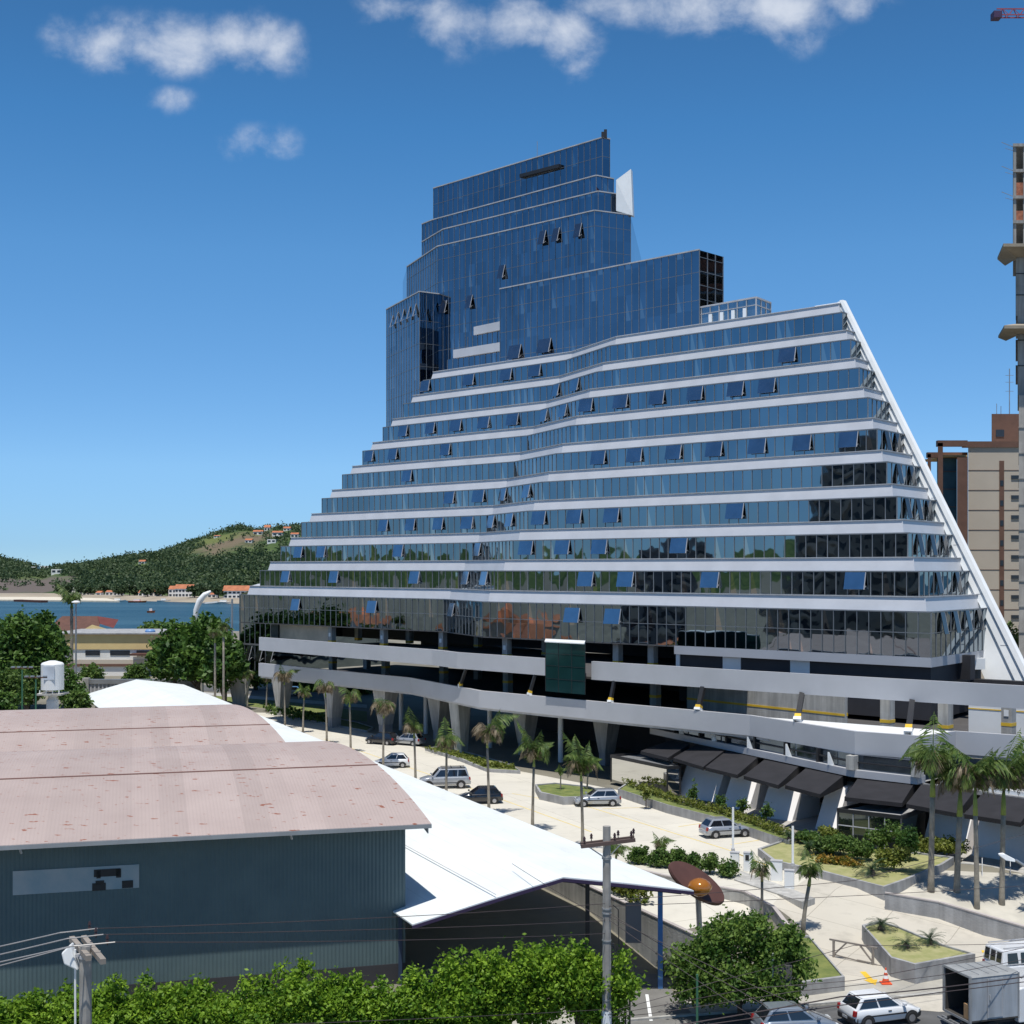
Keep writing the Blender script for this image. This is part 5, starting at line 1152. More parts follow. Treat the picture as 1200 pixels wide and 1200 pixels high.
# hedge-like street trees along the warehouse (photo: dense lime-green band)
hedge = [(-14,1177,1.0),(28,1172,.9),(72,1168,1.05),(118,1163,1.0),(160,1150,1.15),(205,1158,.95),(250,1160,1.0),(296,1150,1.1),(345,1132,1.25),(392,1150,1.0),(432,1148,1.0),(480,1140,1.1),(528,1118,1.2),(578,1112,1.15),(628,1106,1.2),(676,1102,1.2),(712,1112,1.05)]
words = ['leftmost lime-green street tree at the picture edge','second lime-green street tree from the left edge','lime-green street tree just left of the near-left utility pole','lime-green street tree just right of the near-left utility pole',
 'lime-green street tree with a tall sprig, second right of the near-left pole','low lime-green street tree third right of the near-left pole','flat-topped lime-green street tree before the teal wall middle','lime-green street tree left of the tallest sprigs before the teal wall','tallest lime-green street tree in front of the teal wall',
 'lime-green street tree just right of the tallest one','lime-green street tree before the right third of the teal wall','lime-green street tree at the right corner of the teal wall','first lime-green street tree under the canopy gable','second lime-green street tree under the canopy gable','lime-green street tree below the canopy peak','lime-green street tree just left of the tall concrete pole','lime-green street tree at the driveway right of the tall concrete pole']
for (px, yt, s), lb in zip(hedge, words):
    Y = 59.5+(px/1200)*2.5; p = D(px, yt, Y); z0 = -1.3; H = p.z-z0
    lobes = []
    for k in range(9):
        a = random.uniform(0, 6.28); q = random.uniform(.2,.95); lobes.append((math.cos(a)*q*.9, math.sin(a)*q*.8, H*random.uniform(.34,.84), .85*s, .8*s, .48))
    for k in range(5): lobes.append((random.uniform(-.8,.8), random.uniform(-.5,.5), H*random.uniform(.86,1.0), .22, .22, .42))
    lobes.append((0,0,H*.55,1.1,1.0,H*.30))
    tree('street_tree', (p.x, Y, z0), H, lobes, 9500, .105, m_lime, lb, group='lime-green street trees along the warehouse', per=14, spread=.17, trunk=.07, limbs=8, inner=.35)
# big feathery tree right of centre
p = D(868,1095,66.5); tree('feathery_tree', (p.x,66.5,-1.3), 5.2, [(-2.4,0,2.5,1.1,1.2,.9),(-1.3,0,3.4,1.0,1.2,.9),(-.2,.1,4.0,1.0,1.0,.8),(1.0,.2,3.3,1.1,1.2,.8),(2.2,.3,3.4,.8,1.0,.7),(2.8,.3,2.4,.8,.9,.6),(0,-.5,1.9,2.6,1.5,1.2),(-2.0,-.3,1.4,1.3,1.2,.8),(.8,0,4.5,.45,.5,.5),(1.7,0,1.3,1.2,1.2,.8),(-.9,0,4.4,.4,.4,.4),(2.5,.2,3.9,.35,.4,.45)], 22000, .115, leafmat('feathery_leaves',(.05,.12,.018),(.20,.30,.06),1.3,.4), 'wide feathery green tree in front of the brown disc sculpture', per=16, spread=.22, trunk=.12, limbs=9, inner=.3)
# shrubs helper
def shrub(px, py, w, h, label, m=m_mid, z=None, n=1500, leaf=.10, name='shrub', group=None, per=10):
    p = GP(px, py) if z is None else G(px, py, z)
    tree(name, p, h, [(random.uniform(-.3,.3)*w,random.uniform(-.2,.2)*w,h*random.uniform(.25,.72),w*.4,w*.4,h*.3) for _ in range(5)]+[(0,0,h*.4,w*.38,w*.38,h*.4)], n, leaf, m, label, 'shrub', group, per, .09, .04, 4, .2)
for px, py, w, h, lb in ((748,1012,1.6,1.3,'grey-green shrub right of the tall pole top'),(771,1016,1.7,1.4,'second shrub from the tall pole along the lot wall'),(796,1017,1.5,1.3,'round shrub left of the darker round shrub by the lot wall'),(812,1018,1.1,1.1,'small round shrub above the orange ball'),(832,1024,1.5,1.5,'dark round shrub above the disc sculpture'),(856,1028,1.4,1.4,'sparse shrub right of the disc sculpture')):
    shrub(px, py, w, h, lb, z=0, n=1700, group='round shrubs along the lot wall')
for px, py, w, h, mm, lb in ((958,1000,2.4,1.5,m_mid,'dull green shrub at the left of the garden bed'),(985,1003,2.2,1.6,m_mid,'bushy shrub below the left corner of the entrance box'),(1010,1008,2.2,1.4,m_mid,'low shrub in the middle of the garden bed'),(1032,998,2.3,2.2,m_mid,'tall leafy shrub before the entrance box'),(1048,1020,2.0,1.9,m_yg,'bright yellow-green shrub in the garden bed'),
        (1066,1008,1.8,2.6,m_dkleaf,'dark upright shrub at the right of the entrance box'),(1090,998,2.6,1.1,m_yg,'low spreading pale shrub right of the dark upright shrub'),(1112,1000,2.4,1.0,m_yg,'low pale shrub before the shop wall'),(972,985,1.8,1.0,m_yg,'yellow-green tuft at the left top of the garden bed'),(945,988,1.6,.9,m_mid,'small grey shrub at the left tip of the garden bed')):
    shrub(px, py, w, h, lb, mm, z=.45, n=2000, leaf=.11, group='shrubs in the garden bed')
# flower hedge strip in the garden bed, long hedge on the planter, ground cover
def hedge_strip(name, pts, w, h, m, label, n, leaf=.09, cat='hedge'):
    out = []
    for _ in range(n//10):
        k = random.randrange(len(pts)-1); f = random.random(); p = pts[k].lerp(pts[k+1], f); out.append(np.array((p.x,p.y,p.z))+np.array((random.uniform(-.5,.5)*w,random.uniform(-.5,.5)*w,random.uniform(.1,1)*h))+rng.normal(size=(10,3))*.07)
    o = leaves(name, np.concatenate(out), leaf, m, up=.3); tag(o, label, cat); return o
hedge_strip('flower_hedge', [G(958,1010,.45),G(985,1013,.45),G(1006,1016,.45)], .9, .5, leafmat('orange_hedge',(.10,.13,.02),(.36,.20,.03),3,.2), 'low hedge with orange-yellow flowers inside the garden bed', 1600)
hedge_strip('clipped_hedge', [G(735,919,.7),G(790,939,.7),G(860,957,.7),G(924,979,.7)], .9, .5, m_yg, 'long clipped yellow-green hedge on the bed beside the shop walkway', 6500)
hedge_strip('ground_cover', [G(505,878,.3),G(540,887,.3),G(571,897,.3),G(598,900,.3)], 1.4, .4, m_yg, 'grassy ground cover at the foot of the twin pillars', 2200, .12, 'ground cover')
hedge_strip('ground_cover', [G(318,832,.2),G(345,840,.2),G(372,845,.2)], 3, .9, m_mid, 'green bushes at the foot of the left pillars', 2600, .2, 'ground cover')
hedge_strip('verge_plants', [Vector((9.9,70.5,0))+Vector((-.41,.912,0))*s for s in (22,45,70,100)], .5, .35, m_mid, 'thin strip of weeds along the canopy edge below the palms', 3000, .08, 'plants')
hedge_strip('flowering_bush', [GP(785,1140),GP(800,1143),GP(815,1150)], 1.6, 1.1, leafmat('white_flower_bush',(.05,.09,.03),(.32,.34,.24),3.5,.2), 'low bush with white flowers beside the blue post', 3000, .07, 'bush')
hedge_strip('bamboo_clump', [GP(716,1046),GP(735,1052),GP(757,1060)], 1.2, 1.3, m_yg, 'pale leafy plants behind the boundary wall under the canopy tip', 1800, .13, 'plants')
for px, py, h, lb in ((757,940,1.8,'small upright shrub nearest the mirror kiosk'),(814,940,2.0,'small bare-stemmed shrub in the middle of the clipped hedge'),(845,950,1.7,'thin shrub before the second shop wall'),(871,955,1.5,'thin shrub before the third shop wall'),(898,962,1.5,'thin shrub above the right end of the clipped hedge')):
    shrub(px, py, .9, h, lb, m_yg if px < 780 else m_mid, z=.6, n=420, leaf=.12, group='thin shrubs in the clipped hedge')

def palm(loc, h, label, live=8, dead=4, fl=2.0, spread=1.0, lean=0, trunk=.13, dirs=None, group='young transplanted palms', shaft=1.0, leanY=0):
    r = empty('palm_tree', loc, label, 'palm', group, random.uniform(0, 6.28)*0)
    sh = shaft; P_ = [Vector((lean*(k/5)**1.5, leanY*(k/5)**1.5, (h-sh)*k/5)) for k in range(6)]; P_[0].z = -.5
    mb = MB(); mb.tube(P_, [trunk*1.35,trunk*1.15,trunk,trunk*.95,trunk*.92,trunk*.9], 10); mb.build('trunk', m_ptrunk, r, smooth=True)
    top = P_[-1]+Vector((lean*.25, leanY*.25, sh)); mb = MB(); mb.tube([P_[-1], P_[-1].lerp(top,.4), top], [trunk*1.0,trunk*.85,trunk*.4], 10); mb.build('crown_shaft', m_shaft, r, smooth=True)
    def frond(mb, az, e0, L_, droop, tipw=1):
        n = 9; p = top.copy()+Vector((0,0,-random.uniform(0,.25))); e = e0; pts = [p.copy()]; ds = []
        for k in range(n):
            d = Vector((math.cos(az)*math.cos(e), math.sin(az)*math.cos(e), math.sin(e))); ds.append(d); p = p+d*L_/n; pts.append(p.copy()); q_ = min(1, max(0, (k-.5)/4.5)); e = max(-1.42, e0-droop*q_*q_*(3-2*q_))
        mb.tube(pts, [.035*(1-.8*k/n)*trunk/.13 for k in range(n+1)], 4)
        side = Vector((-math.sin(az), math.cos(az), 0))
        m_n = 28
        for k in range(m_n):
            f = (k+1.5)/(m_n+1); i = min(n-1, int(f*n)); q = pts[i].lerp(pts[i+1], f*n-i); d = ds[i]; ll = L_*.34*math.sin(math.pi*min(1, .18+f*.85))*random.uniform(.75,1.1)
            for s in (-1, 1):
                t = (d*.55+side*s*.8+Vector((0,0,-.55-random.random()*.45))).normalized(); u = d*(.022*L_)
                tip = q+t*ll+Vector((0,0,-.12*ll)); mid = q+t*ll*.55+Vector((0,0,.02)); mb.add([q-u*.5, mid-u*.8, tip, mid+u*.8], [(0,1,2,3)])
    if live:
        mb = MB()
        for k in range(live):
            if dirs: az = dirs[k % len(dirs)]+random.uniform(-.3,.3)
            else: az = 6.283*k/live+random.uniform(-.35,.35)
            frond(mb, az, random.uniform(1.25,1.5) if spread < 1 else random.uniform(1.1,1.5), fl*random.uniform(.65,1.15), random.choice((.5,1.4,2.3,2.7,2.9)) if spread < 1 else random.choice((.7,1.6,2.2,2.5,2.8)))
        mb.build('fronds', m_frond, r)
    if dead:
        mb = MB()
        for k in range(dead): frond(mb, random.uniform(0,6.28), random.uniform(1.0,1.45), fl*random.uniform(.5,.9), random.uniform(2.5,3.0))
        mb.build('dry_fronds', m_dead, r)
    return r
# palms along the lot (photo x, y of the visible foot, y of the crown top)
lotp = [(290,826,786,3,6,'leftmost ragged palm beside the corner pillar'),(312,828,790,4,4,'short palm between the corner pillar and tall thin palm'),(334,848,783,1,7,'thin brown palm before the first gap in the pillars'),(355,853,806,3,6,'brown drooping palm right of the thin brown palm'),(383,866,796,0,7,'slim bare-looking palm before the white car bonnet side'),
        (411,876,808,1,6,'brown palm before the third pillar'),(449,897,818,1,8,'brown palm with a forked dry frond above the white hatchback'),(487,915,843,4,4,'yellow-tipped palm left of the silver off-roader'),(523,930,861,4,5,'compact palm in front of the silver off-roader'),(573,950,845,6,4,'palm with one long green frond over the black car'),(624,969,868,7,3,'green drooping palm right of the black car'),(683,990,883,8,2,'fullest green palm nearest the tall pole')]
for px, py, yt, lv, dd_, lb in lotp:
    q = G(px, py+6, 0); z = CH+(HZ-yt)*q.y/F; L_ = (py-yt)*q.y/F*.34
    right = [-.2,.2,1.2,-1.0,.5]
    H_ = (py-yt)*q.y/F; palm((q.x,q.y,0), z-H_*.20, lb, lv+2, dd_+2, H_*.52, .8, random.uniform(-.15,.15), .11, [-.1,.4,-.6] if px == 573 else None, 'young palms between the canopy and the lot', shaft=L_*.3)
for (px, py, yt, lv, dd_, lean, tr, lb) in ((1091,1052,870,9,2,.1,.19,'first plaza palm with dense green crown by the entrance box'),(1121,1064,893,7,6,.2,.20,'forked-looking plaza palm with grey-green crown'),(1145,1076,890,8,4,-.1,.16,'slim plaza palm standing nearest the low ramp wall'),(1174,1072,890,9,5,.1,.17,'plaza palm right behind the street lamp head'),(1204,1064,888,9,4,0,.18,'plaza palm cut by the right picture edge'),(1238,1088,900,8,3,0,.18,'plaza palm just outside the right picture edge')):
    q = G(px, py, -1.3 if px > 1100 else -.6); z = CH+(HZ-yt)*q.y/F; L_ = 4.1
    palm((q.x,q.y,q.z), z-q.z-1.6, lb, lv+2, dd_+5, L_, 1, lean, tr, None, 'tall palms on the plaza', shaft=1.9)
q = GP(941,1092); palm((q.x,q.y,q.z), 3.4, 'small leaning palm with drooping crown left of the median', 8, 4, 1.8, .8, .35, .12, None, 'small palms', .7)
q = G(688,925,.6); palm(q, 1.9, 'small palm in the raised bed below the round pillars', 8, 1, 1.5, 1, .1, .07, None, 'small palms', .4)
q = G(657,925,.6); palm(q, 1.5, 'tiny palm at the left of the raised bed', 7, 1, 1.2, 1, 0, .06, None, 'small palms', .3)
q = GP(722,1022); palm(q, 1.3, 'short arching palm right of the pole cross arm', 6, 4, 2.0, 1, 0, .08, None, 'small palms', .3)
q = GP(775,1008); palm(q, 1.0, 'low arching palm among the lot wall shrubs', 5, 2, 1.9, 1, 0, .08, None, 'small palms', .3)
q = GP(893,1080); palm(q, 2.9, 'half hidden palm rising behind the feathery tree', 7, 3, 1.9, 1, 0, .09, None, 'small palms', .5)
q = D(84,792,240); palm((q.x,240,0), D(84,706,240).z, 'tall coconut palm behind the ring lamp post', 12, 1, 4.6, 1, 0, .3, None, 'palms by the bay', 1.0)
for px, yt, Y, lb in ((252,745,190,'pale-stemmed palm before the round tree crown'),(262,738,185,'taller pale-stemmed palm nearest the glass corner')):
    q = D(px,yt,Y); palm((q.x,Y,0), q.z, lb, 9, 3, 2.6, 1, 0, .16, None, 'palms beside the glass corner', 1.0)

def cycad(p, s, label):
    r = empty('cycad', p, label, 'cycad', 'dark spiky cycads'); mb = MB(); mb.lathe([(.16*s,-.1),(.2*s,.15*s),(.12*s,.3*s)], 10); mb.build('stem', m_bark, r); mb = MB()
    for k in range(26):
        az = 6.283*k/26*1.618*3; e = random.uniform(.1,1.2); p0 = Vector((0,0,.25*s)); L_ = s*random.uniform(.8,1.1); pts = [p0]
        for j in range(5): pts.append(pts[-1]+Vector((math.cos(az)*math.cos(e),math.sin(az)*math.cos(e),math.sin(e)))*L_/5); e -= .28
        side = Vector((-math.sin(az),math.cos(az),0))
        for j in range(5):
            w0, w1 = .13*s*math.sin(math.pi*(.15+.8*j/5)), .13*s*math.sin(math.pi*(.15+.8*(j+1)/5)) if j < 4 else .01
            for sg in (-1,1):
                for q_ in range(3):
                    a_ = pts[j].lerp(pts[j+1],q_/3); b_ = pts[j].lerp(pts[j+1],(q_+.6)/3); c_ = a_.lerp(b_,1.3)+side*sg*w0*1.3+Vector((0,0,.03*s)); mb.add([a_,b_,c_],[(0,1,2)])
    mb.build('fronds', m_cyc, r); return r
for px, py, s, lb in ((1033,1091,1.15,'largest dark cycad at the tip of the median bed'),(1062,1112,1.0,'middle cycad of the median bed'),(1090,1107,1.0,'right-hand cycad of the median bed')): cycad(G(px,py,-.4), s, lb)
cycad(G(1021,1026,.45), 1.4, 'grey-green cycad at the front of the garden bed'); cycad(G(948,1002,.45), 1.2, 'cycad at the left end of the garden bed'); cycad(G(925,985,.6), 1.0, 'cycad right of the clipped hedge end')
# broad trees at the left
def big(px, ytop, Y, rx, H, label, n=9000, m=m_dkleaf, leaf=.42, name='broad_tree', zb=0):
    p = D(px, ytop, Y); h = p.z-zb; lob = []
    for k in range(14):
        rx_ = rx; a = random.uniform(0,6.28); q = random.uniform(.12,.62); lob.append((math.cos(a)*q*rx, math.sin(a)*q*rx, h*(1-H)+h*H*random.uniform(.2,.78), rx*.38, rx*.38, h*H*.24))
    lob.append((0,0,h*(1-H*.45),rx*.68,rx*.68,h*H*.38)); lob.append((0,0,h*(1-H*.62),rx*.85,rx*.8,h*H*.22))
    tree(name, (p.x,Y,zb), h, lob, n, leaf, m, label, group='broad trees at the left', per=10, spread=rx*.085, trunk=.35, limbs=8, inner=.55)
big(32,722,200,6.2,.8,'big dark round tree at the left picture edge left of the yellow hall',11000)
big(-20,728,205,6,.8,'dark tree cut by the left picture edge',6000)
big(12,716,232,3.4,.6,'distant layered tree top left edge before the bay',3000); big(51,715,230,3.6,.6,'distant layered tree rising above the big round tree',3000)
big(231,722,205,6.0,.85,'big round green tree between the yellow hall and the glass corner',12000)
big(262,735,200,3.8,.85,'green tree touching the glass corner',6000); big(205,744,210,4.6,.85,'lower left shoulder tree of the big round green tree',6000)
big(187,728,300,5,.5,'far pale tree before the bay behind the yellow hall',2500,m_mid)
for px, yt, Y, rx, lb, mm in ((4,778,175,3.6,'pale green tree below the big dark tree at the left edge',m_mid),(30,776,188,3.0,'pale green tree behind the floodlight posts',m_mid),(82,780,190,2.6,'dark small tree right of the white tank',m_dkleaf),(90,808,180,2.0,'round low tree right of the tank platform',m_mid),(108,778,235,2.4,'sparse reddish tree before the yellow hall',m_mid),(160,778,230,2.6,'sparse tree before the right end of the yellow hall',m_mid),(4,806,150,2.4,'low green tree at the base of the floodlight posts',m_dkleaf)):
    big(px, yt, Y, rx, .85, lb, 3600, mm, .26)
for px, yt, Y, rx, lb in ((1184,728,215,3.2,'green tree in front of the beige apartment block'),(300,785,232,4,'tree in the park seen past the glass corner pillar'),(345,795,240,5,'round tree behind the far road'),(375,800,232,4,'tree behind the third pillar'),(420,802,225,4,'tree in the shade behind the middle pillars')):
    big(px, yt, Y, rx, .8, lb, 3000, m_mid, .3)
# trees seen only in the tower's glass and low bushes off to the left
for k, (x, y, h, rx) in enumerate(((-66,132,8,5),(-84,168,8,6),(-98,190,9,6),(-112,205,9,5),(-72,110,8,5),(-120,230,9,6))):
    r = tree('broad_tree', (x,y,0), h, [(random.uniform(-.5,.5)*rx,random.uniform(-.5,.5)*rx,h*random.uniform(.5,.8),rx*.5,rx*.5,h*.22) for _ in range(9)], 3500, .5, m_dkleaf, 'dark tree standing outside the left picture edge, %s' % ['nearest the lot','behind the warehouse','beside the hall','near the shore road','beside the low houses','farthest back'][k], group='trees left of the view', per=10, spread=.5, trunk=.3)

# ================================================================= cars
m_tyre = mat('tyre_rubber', (.02,.02,.02), .85); m_rim = mat('alloy_rim', (.45,.45,.47), .3, .8); m_cgl = mat('car_glass', (.012,.014,.02), .05, 0, .05, spec=.9)
m_lens = mat('headlight_lens', (.55,.58,.6), .12, 0, .05, spec=.8); m_tail = mat('tail_light_red', (.32,.015,.015), .2); m_plast = mat('black_plastic', (.025,.025,.028), .6); m_plate = mat('number_plate', (.45,.46,.48), .5)
def car(name, loc, heading, label, color, L_=3.8, Wd=1.62, H=1.45, style='hatch', cat='car', group='parked cars', two=False, bumper=None):
    r = empty(name, loc, label, cat, group, heading); w = Wd/2
    suv = style == 'suv'; zs = .30 if not suv else .42; belt = .92 if not suv else 1.12; hood = .80 if not suv else 1.05; cow = L_*.20 if not suv else L_*.24
    # lower body stations: x, z bottom, z top, half width
    S = [(-L_/2, zs+.12, belt-.22, w*.86), (-L_/2+.10, zs, belt-.02, w*.95), (-L_/2+.5, zs-.04, belt, w), (-L_*.1, zs-.05, belt-.01, w), (cow, zs-.04, belt-.03, w*.99), (cow+.35, zs-.03, hood+.06, w*.98), (L_/2-.45, zs-.02, hood-.04, w*.95), (L_/2-.12, zs+.02, hood-.14, w*.86), (L_/2, zs+.12, hood-.30, w*.72)]
    vs = []; fs = []; ring = 12
    for x, zb_, zt_, hw in S:
        zm = zb_+(zt_-zb_)*.55
        for y, z in ((-hw*.88,zb_),(-hw*.98,zb_+.08),(-hw,zm),(-hw*.97,zt_-.07),(-hw*.88,zt_),(-hw*.4,zt_+.035),(hw*.4,zt_+.035),(hw*.88,zt_),(hw*.97,zt_-.07),(hw,zm),(hw*.98,zb_+.08),(hw*.88,zb_)): vs.append((x,y,z))
    for i in range(len(S)-1):
        for k in range(ring): a = i*ring+k; b_ = i*ring+(k+1)%ring; fs.append((a,b_,b_+ring,a+ring))
    fs += [tuple(range(ring))[::-1], tuple(range((len(S)-1)*ring, len(S)*ring))]
    mb = MB(); mb.add(vs, fs); body = mb.build('body', color, r, smooth=True); md = body.modifiers.new('edge','EDGE_SPLIT'); md.split_angle = R(42)
    # cabin
    xr = -L_/2+(.12 if style != 'sedan' else .75); xr2 = xr+(.42 if not suv else .22); xf = cow+.12; xf2 = xf-(.78 if not suv else .70); bw = w*.90; tw = w*.74
    B = [(xr,-bw,belt-.03),(xf,-bw,belt-.05),(xf,bw,belt-.05),(xr,bw,belt-.03)]; T = [(xr2,-tw,H-.04),(xf2,-tw,H-.04),(xf2,tw,H-.04),(xr2,tw,H-.04)]
    mb = MB(); mb.loft(B, T, False, True); cab = mb.build('cabin', color, r, bevel=.06)
    mb = MB(); mb.loft([(xr2-.02,-tw*.95,H-.04),(xf2+.04,-tw*.95,H-.04),(xf2+.04,tw*.95,H-.04),(xr2-.02,tw*.95,H-.04)], [(xr2+.1,-tw*.8,H+.01),(xf2-.1,-tw*.8,H+.01),(xf2-.1,tw*.8,H+.01),(xr2+.1,tw*.8,H+.01)], False, True); mb.build('roof_panel', color, cab, smooth=False)
    def pane(q, name, n_off):
        c = sum((Vector(p) for p in q), Vector())/4; n = Vector(n_off).normalized(); mb = MB(); a = [Vector(p)+n*.012 for p in q]; b_ = [Vector(p)-n*.01 for p in q]
        mb.add(a+b_, [(0,1,2,3),(7,6,5,4),(0,4,5,1),(1,5,6,2),(2,6,7,3),(3,7,4,0)]); mb.build(name, m_cgl, r)
    Bv = [Vector(p) for p in B]; Tv = [Vector(p) for p in T]
    def on(i, j, u, v): return Bv[i].lerp(Bv[j],u).lerp(Tv[i].lerp(Tv[j],u), v)
    pane([on(1,2,.07,.10),on(1,2,.93,.10),on(1,2,.93,.92),on(1,2,.07,.92)], 'windshield', (.6,0,.8))
    pane([on(3,0,.08,.12),on(3,0,.92,.12),on(3,0,.9,.88),on(3,0,.1,.88)], 'rear_window', (-.8,0,.5))
    splits = [(.05,.47),(.51,.93)] if not suv else [(.03,.30),(.33,.62),(.65,.93)]
    for s, (i, j) in ((-1,(0,1)),(1,(3,2))):
        for u0, u1 in splits:
            t0 = u0+(.035 if u0 < .1 else 0); q = [on(i,j,u0,.12),on(i,j,u1,.12),on(i,j,u1-(.0 if u1 < .9 else .01),.88),on(i,j,t0,.88)]
            if s > 0: q = q[::-1]
            pane(q, 'side_window', (0,s,.25))
        # trims, mirrors, handles
        mb = MB(); mb.box(xf-.12 if True else 0, s*bw-(.0 if s>0 else .2), belt+.02, xf+.04, s*bw+(.2 if s>0 else .0), belt+.16); mb.build('mirror', color, r, bevel=.03)
        mb = MB(); mb.box(-L_*.28, s*w-(.02 if s>0 else .012), .55, L_*.26, s*w+(.012 if s>0 else .02), .62); mb.build('side_trim', m_plast if style == 'hatch' or suv else color, r)
        mb = MB(); mb.box(-.05, s*(w*.985)-.02, belt-.18, .13, s*(w*.985)+.02, belt-.14); mb.build('door_handle', m_plast, r)
    wr = .30 if not suv else .38
    for x in (-L_*.31, L_*.335):
        for s in (-1, 1):
            mb = MB(); n = 18; y0 = s*w*.80; y1 = s*(w*1.0+.006)
            arch = [(x+(wr+.07)*math.cos(math.pi*k/n), wr+(wr+.07)*math.sin(math.pi*k/n)) for k in range(n+1)]
            mb.add([(a,y0,z) for a,z in arch]+[(a,y1,z) for a,z in arch], [tuple(range(n+1)), tuple(range(2*n+1,n,-1))]+[(k,k+1,n+2+k,n+1+k) for k in range(n)]); mb.build('wheel_arch', m_plast, r)
            mb = MB(); n = 22; vs = []
            for y, rad in ((s*(w-.17),wr*.93),(s*(w-.15),wr),(s*(w+.0),wr),(s*(w+.022),wr*.93),(s*(w+.022),wr*.62)):
                for k in range(n): a = 6.2832*k/n; vs.append((x+rad*math.cos(a), y, wr+rad*math.sin(a)))
            fs = []
            for i in range(4):
                for k in range(n): fs.append((i*n+k, i*n+(k+1)%n, (i+1)*n+(k+1)%n, (i+1)*n+k))
            fs.append(tuple(range(n))); fs.append(tuple(range(4*n,5*n))[::-1]); mb.add(vs, fs); wh_ = mb.build('wheel', m_tyre, r)
            mb = MB(); yo = s*(w+.030)
            c = (x, yo, wr); vs = [c]; fs = []
            for k in range(10):
                a = 6.2832*k/10; rad = wr*.60 if k % 2 == 0 else wr*.60
                vs.append((x+rad*math.cos(a), yo-s*.004, wr+rad*math.sin(a)))
            for k in range(10): fs.append((0,1+k,1+(k+1)%10))
            mb.add(vs, fs); mb.build('rim', m_rim, wh_)
    for s in (-1,1):
        mb = MB(); mb.obox((L_/2-.13, s*w*.68, hood-.22), (.07,s*-.04,0), (0,.17,0), (.03,0,.08)); mb.build('headlight', m_lens, r, bevel=.02)
        mb = MB(); mb.obox((-L_/2+.06, s*w*.84, belt-.17), (.07,0,0), (0,.10,0), (.02,0,.13)); mb.build('taillight', m_tail, r, bevel=.02)
    bmt = bumper or color
    mb = MB(); mb.loft([(L_/2-.22,-w*.93,zs-.03),(L_/2+.04,-w*.72,zs-.03),(L_/2+.04,w*.72,zs-.03),(L_/2-.22,w*.93,zs-.03)], [(L_/2-.22,-w*.95,zs+.24),(L_/2+.06,-w*.74,zs+.22),(L_/2+.06,w*.74,zs+.22),(L_/2-.22,w*.95,zs+.24)]); mb.build('bumper', bmt, r, bevel=.04)
    mb = MB(); mb.loft([(-L_/2+.20,-w*.97,zs-.03),(-L_/2-.05,-w*.82,zs-.03),(-L_/2-.05,w*.82,zs-.03),(-L_/2+.20,w*.97,zs-.03)], [(-L_/2+.2,-w*.98,zs+.26),(-L_/2-.06,-w*.84,zs+.24),(-L_/2-.06,w*.84,zs+.24),(-L_/2+.2,w*.98,zs+.26)]); mb.build('bumper', bmt, r, bevel=.04)
    mb = MB(); mb.box(-L_/2-.075,-.2,zs+.10,-L_/2-.05,.2,zs+.22); mb.build('number_plate', m_plate, r)
    if suv:
        for s in (-1,1): mb = MB(); mb.bar((xr2+.1,s*tw*.85,H+.05),(xf2-.2,s*tw*.85,H+.05),.05); mb.build('roof_rail', m_plast, r)
        for k in (0,1): mb = MB(); mb.bar((xr2+.5+k*.9,-tw*.85,H+.08),(xr2+.5+k*.9,tw*.85,H+.08),.05); mb.build('roof_bar', m_plast, r)
    return r
c_white = mat('white_car_paint', (.74,.75,.76), .25, 0, .02, 1, coat=.8); c_silver = mat('silver_car_paint', (.42,.44,.47), .3, .45, .03, 1, coat=.8)
c_black = mat('black_car_paint', (.012,.013,.016), .2, 0, .1, 1, coat=1); c_blue = mat('greyish_blue_car_paint', (.27,.31,.36), .3, .4, .03, 1, coat=.8)
def park(px, py, heading, *a, **k):
    p = GP(px, py); return car('parked_car', p, heading, *a, **k)
# heading: forward direction angle in plan
lotd = math.atan2(-.25, .97)
park(459, 899, R(185), 'small white hatchback in the lot left of the silver off-roader', c_white, 3.6)
park(521, 923, R(188), 'silver off-road car with roof rails parked behind the compact palm', c_silver, L_=4.7, Wd=1.85, H=1.88, style='suv')
park(562, 941, R(188), 'black hatchback behind the palm with one long green frond', c_black, 3.9)
park(700, 944, R(186), 'grey hatchback half hidden by the fullest lot palm', c_silver, 3.9)
park(850, 980, R(16), 'light silver hatchback parked below the clipped hedge', c_silver, 3.75)
park(448, 872, R(150), 'dark car parked in the shade under the office podium', c_black, 4.0, group='cars under the podium'); park(478,873,R(150),'silver car in the shade beside the dark one', c_silver, 4.0, group='cars under the podium')
p = G(338,815,0); car('parked_car', (p.x,p.y,0), R(180), 'small white car on the far road seen between the left pillars', c_white, 4.0)
sdir = math.atan2(.25,.97)
park(1031, 1197, sdir+R(4), 'white hatchback with black bumpers in the street beside the box truck', c_white, 3.75, bumper=m_plast, group='cars in the street')
park(932, 1213, sdir+R(-6), 'greyish blue hatchback at the bottom edge left of the white hatchback', c_blue, 3.8, group='cars in the street')
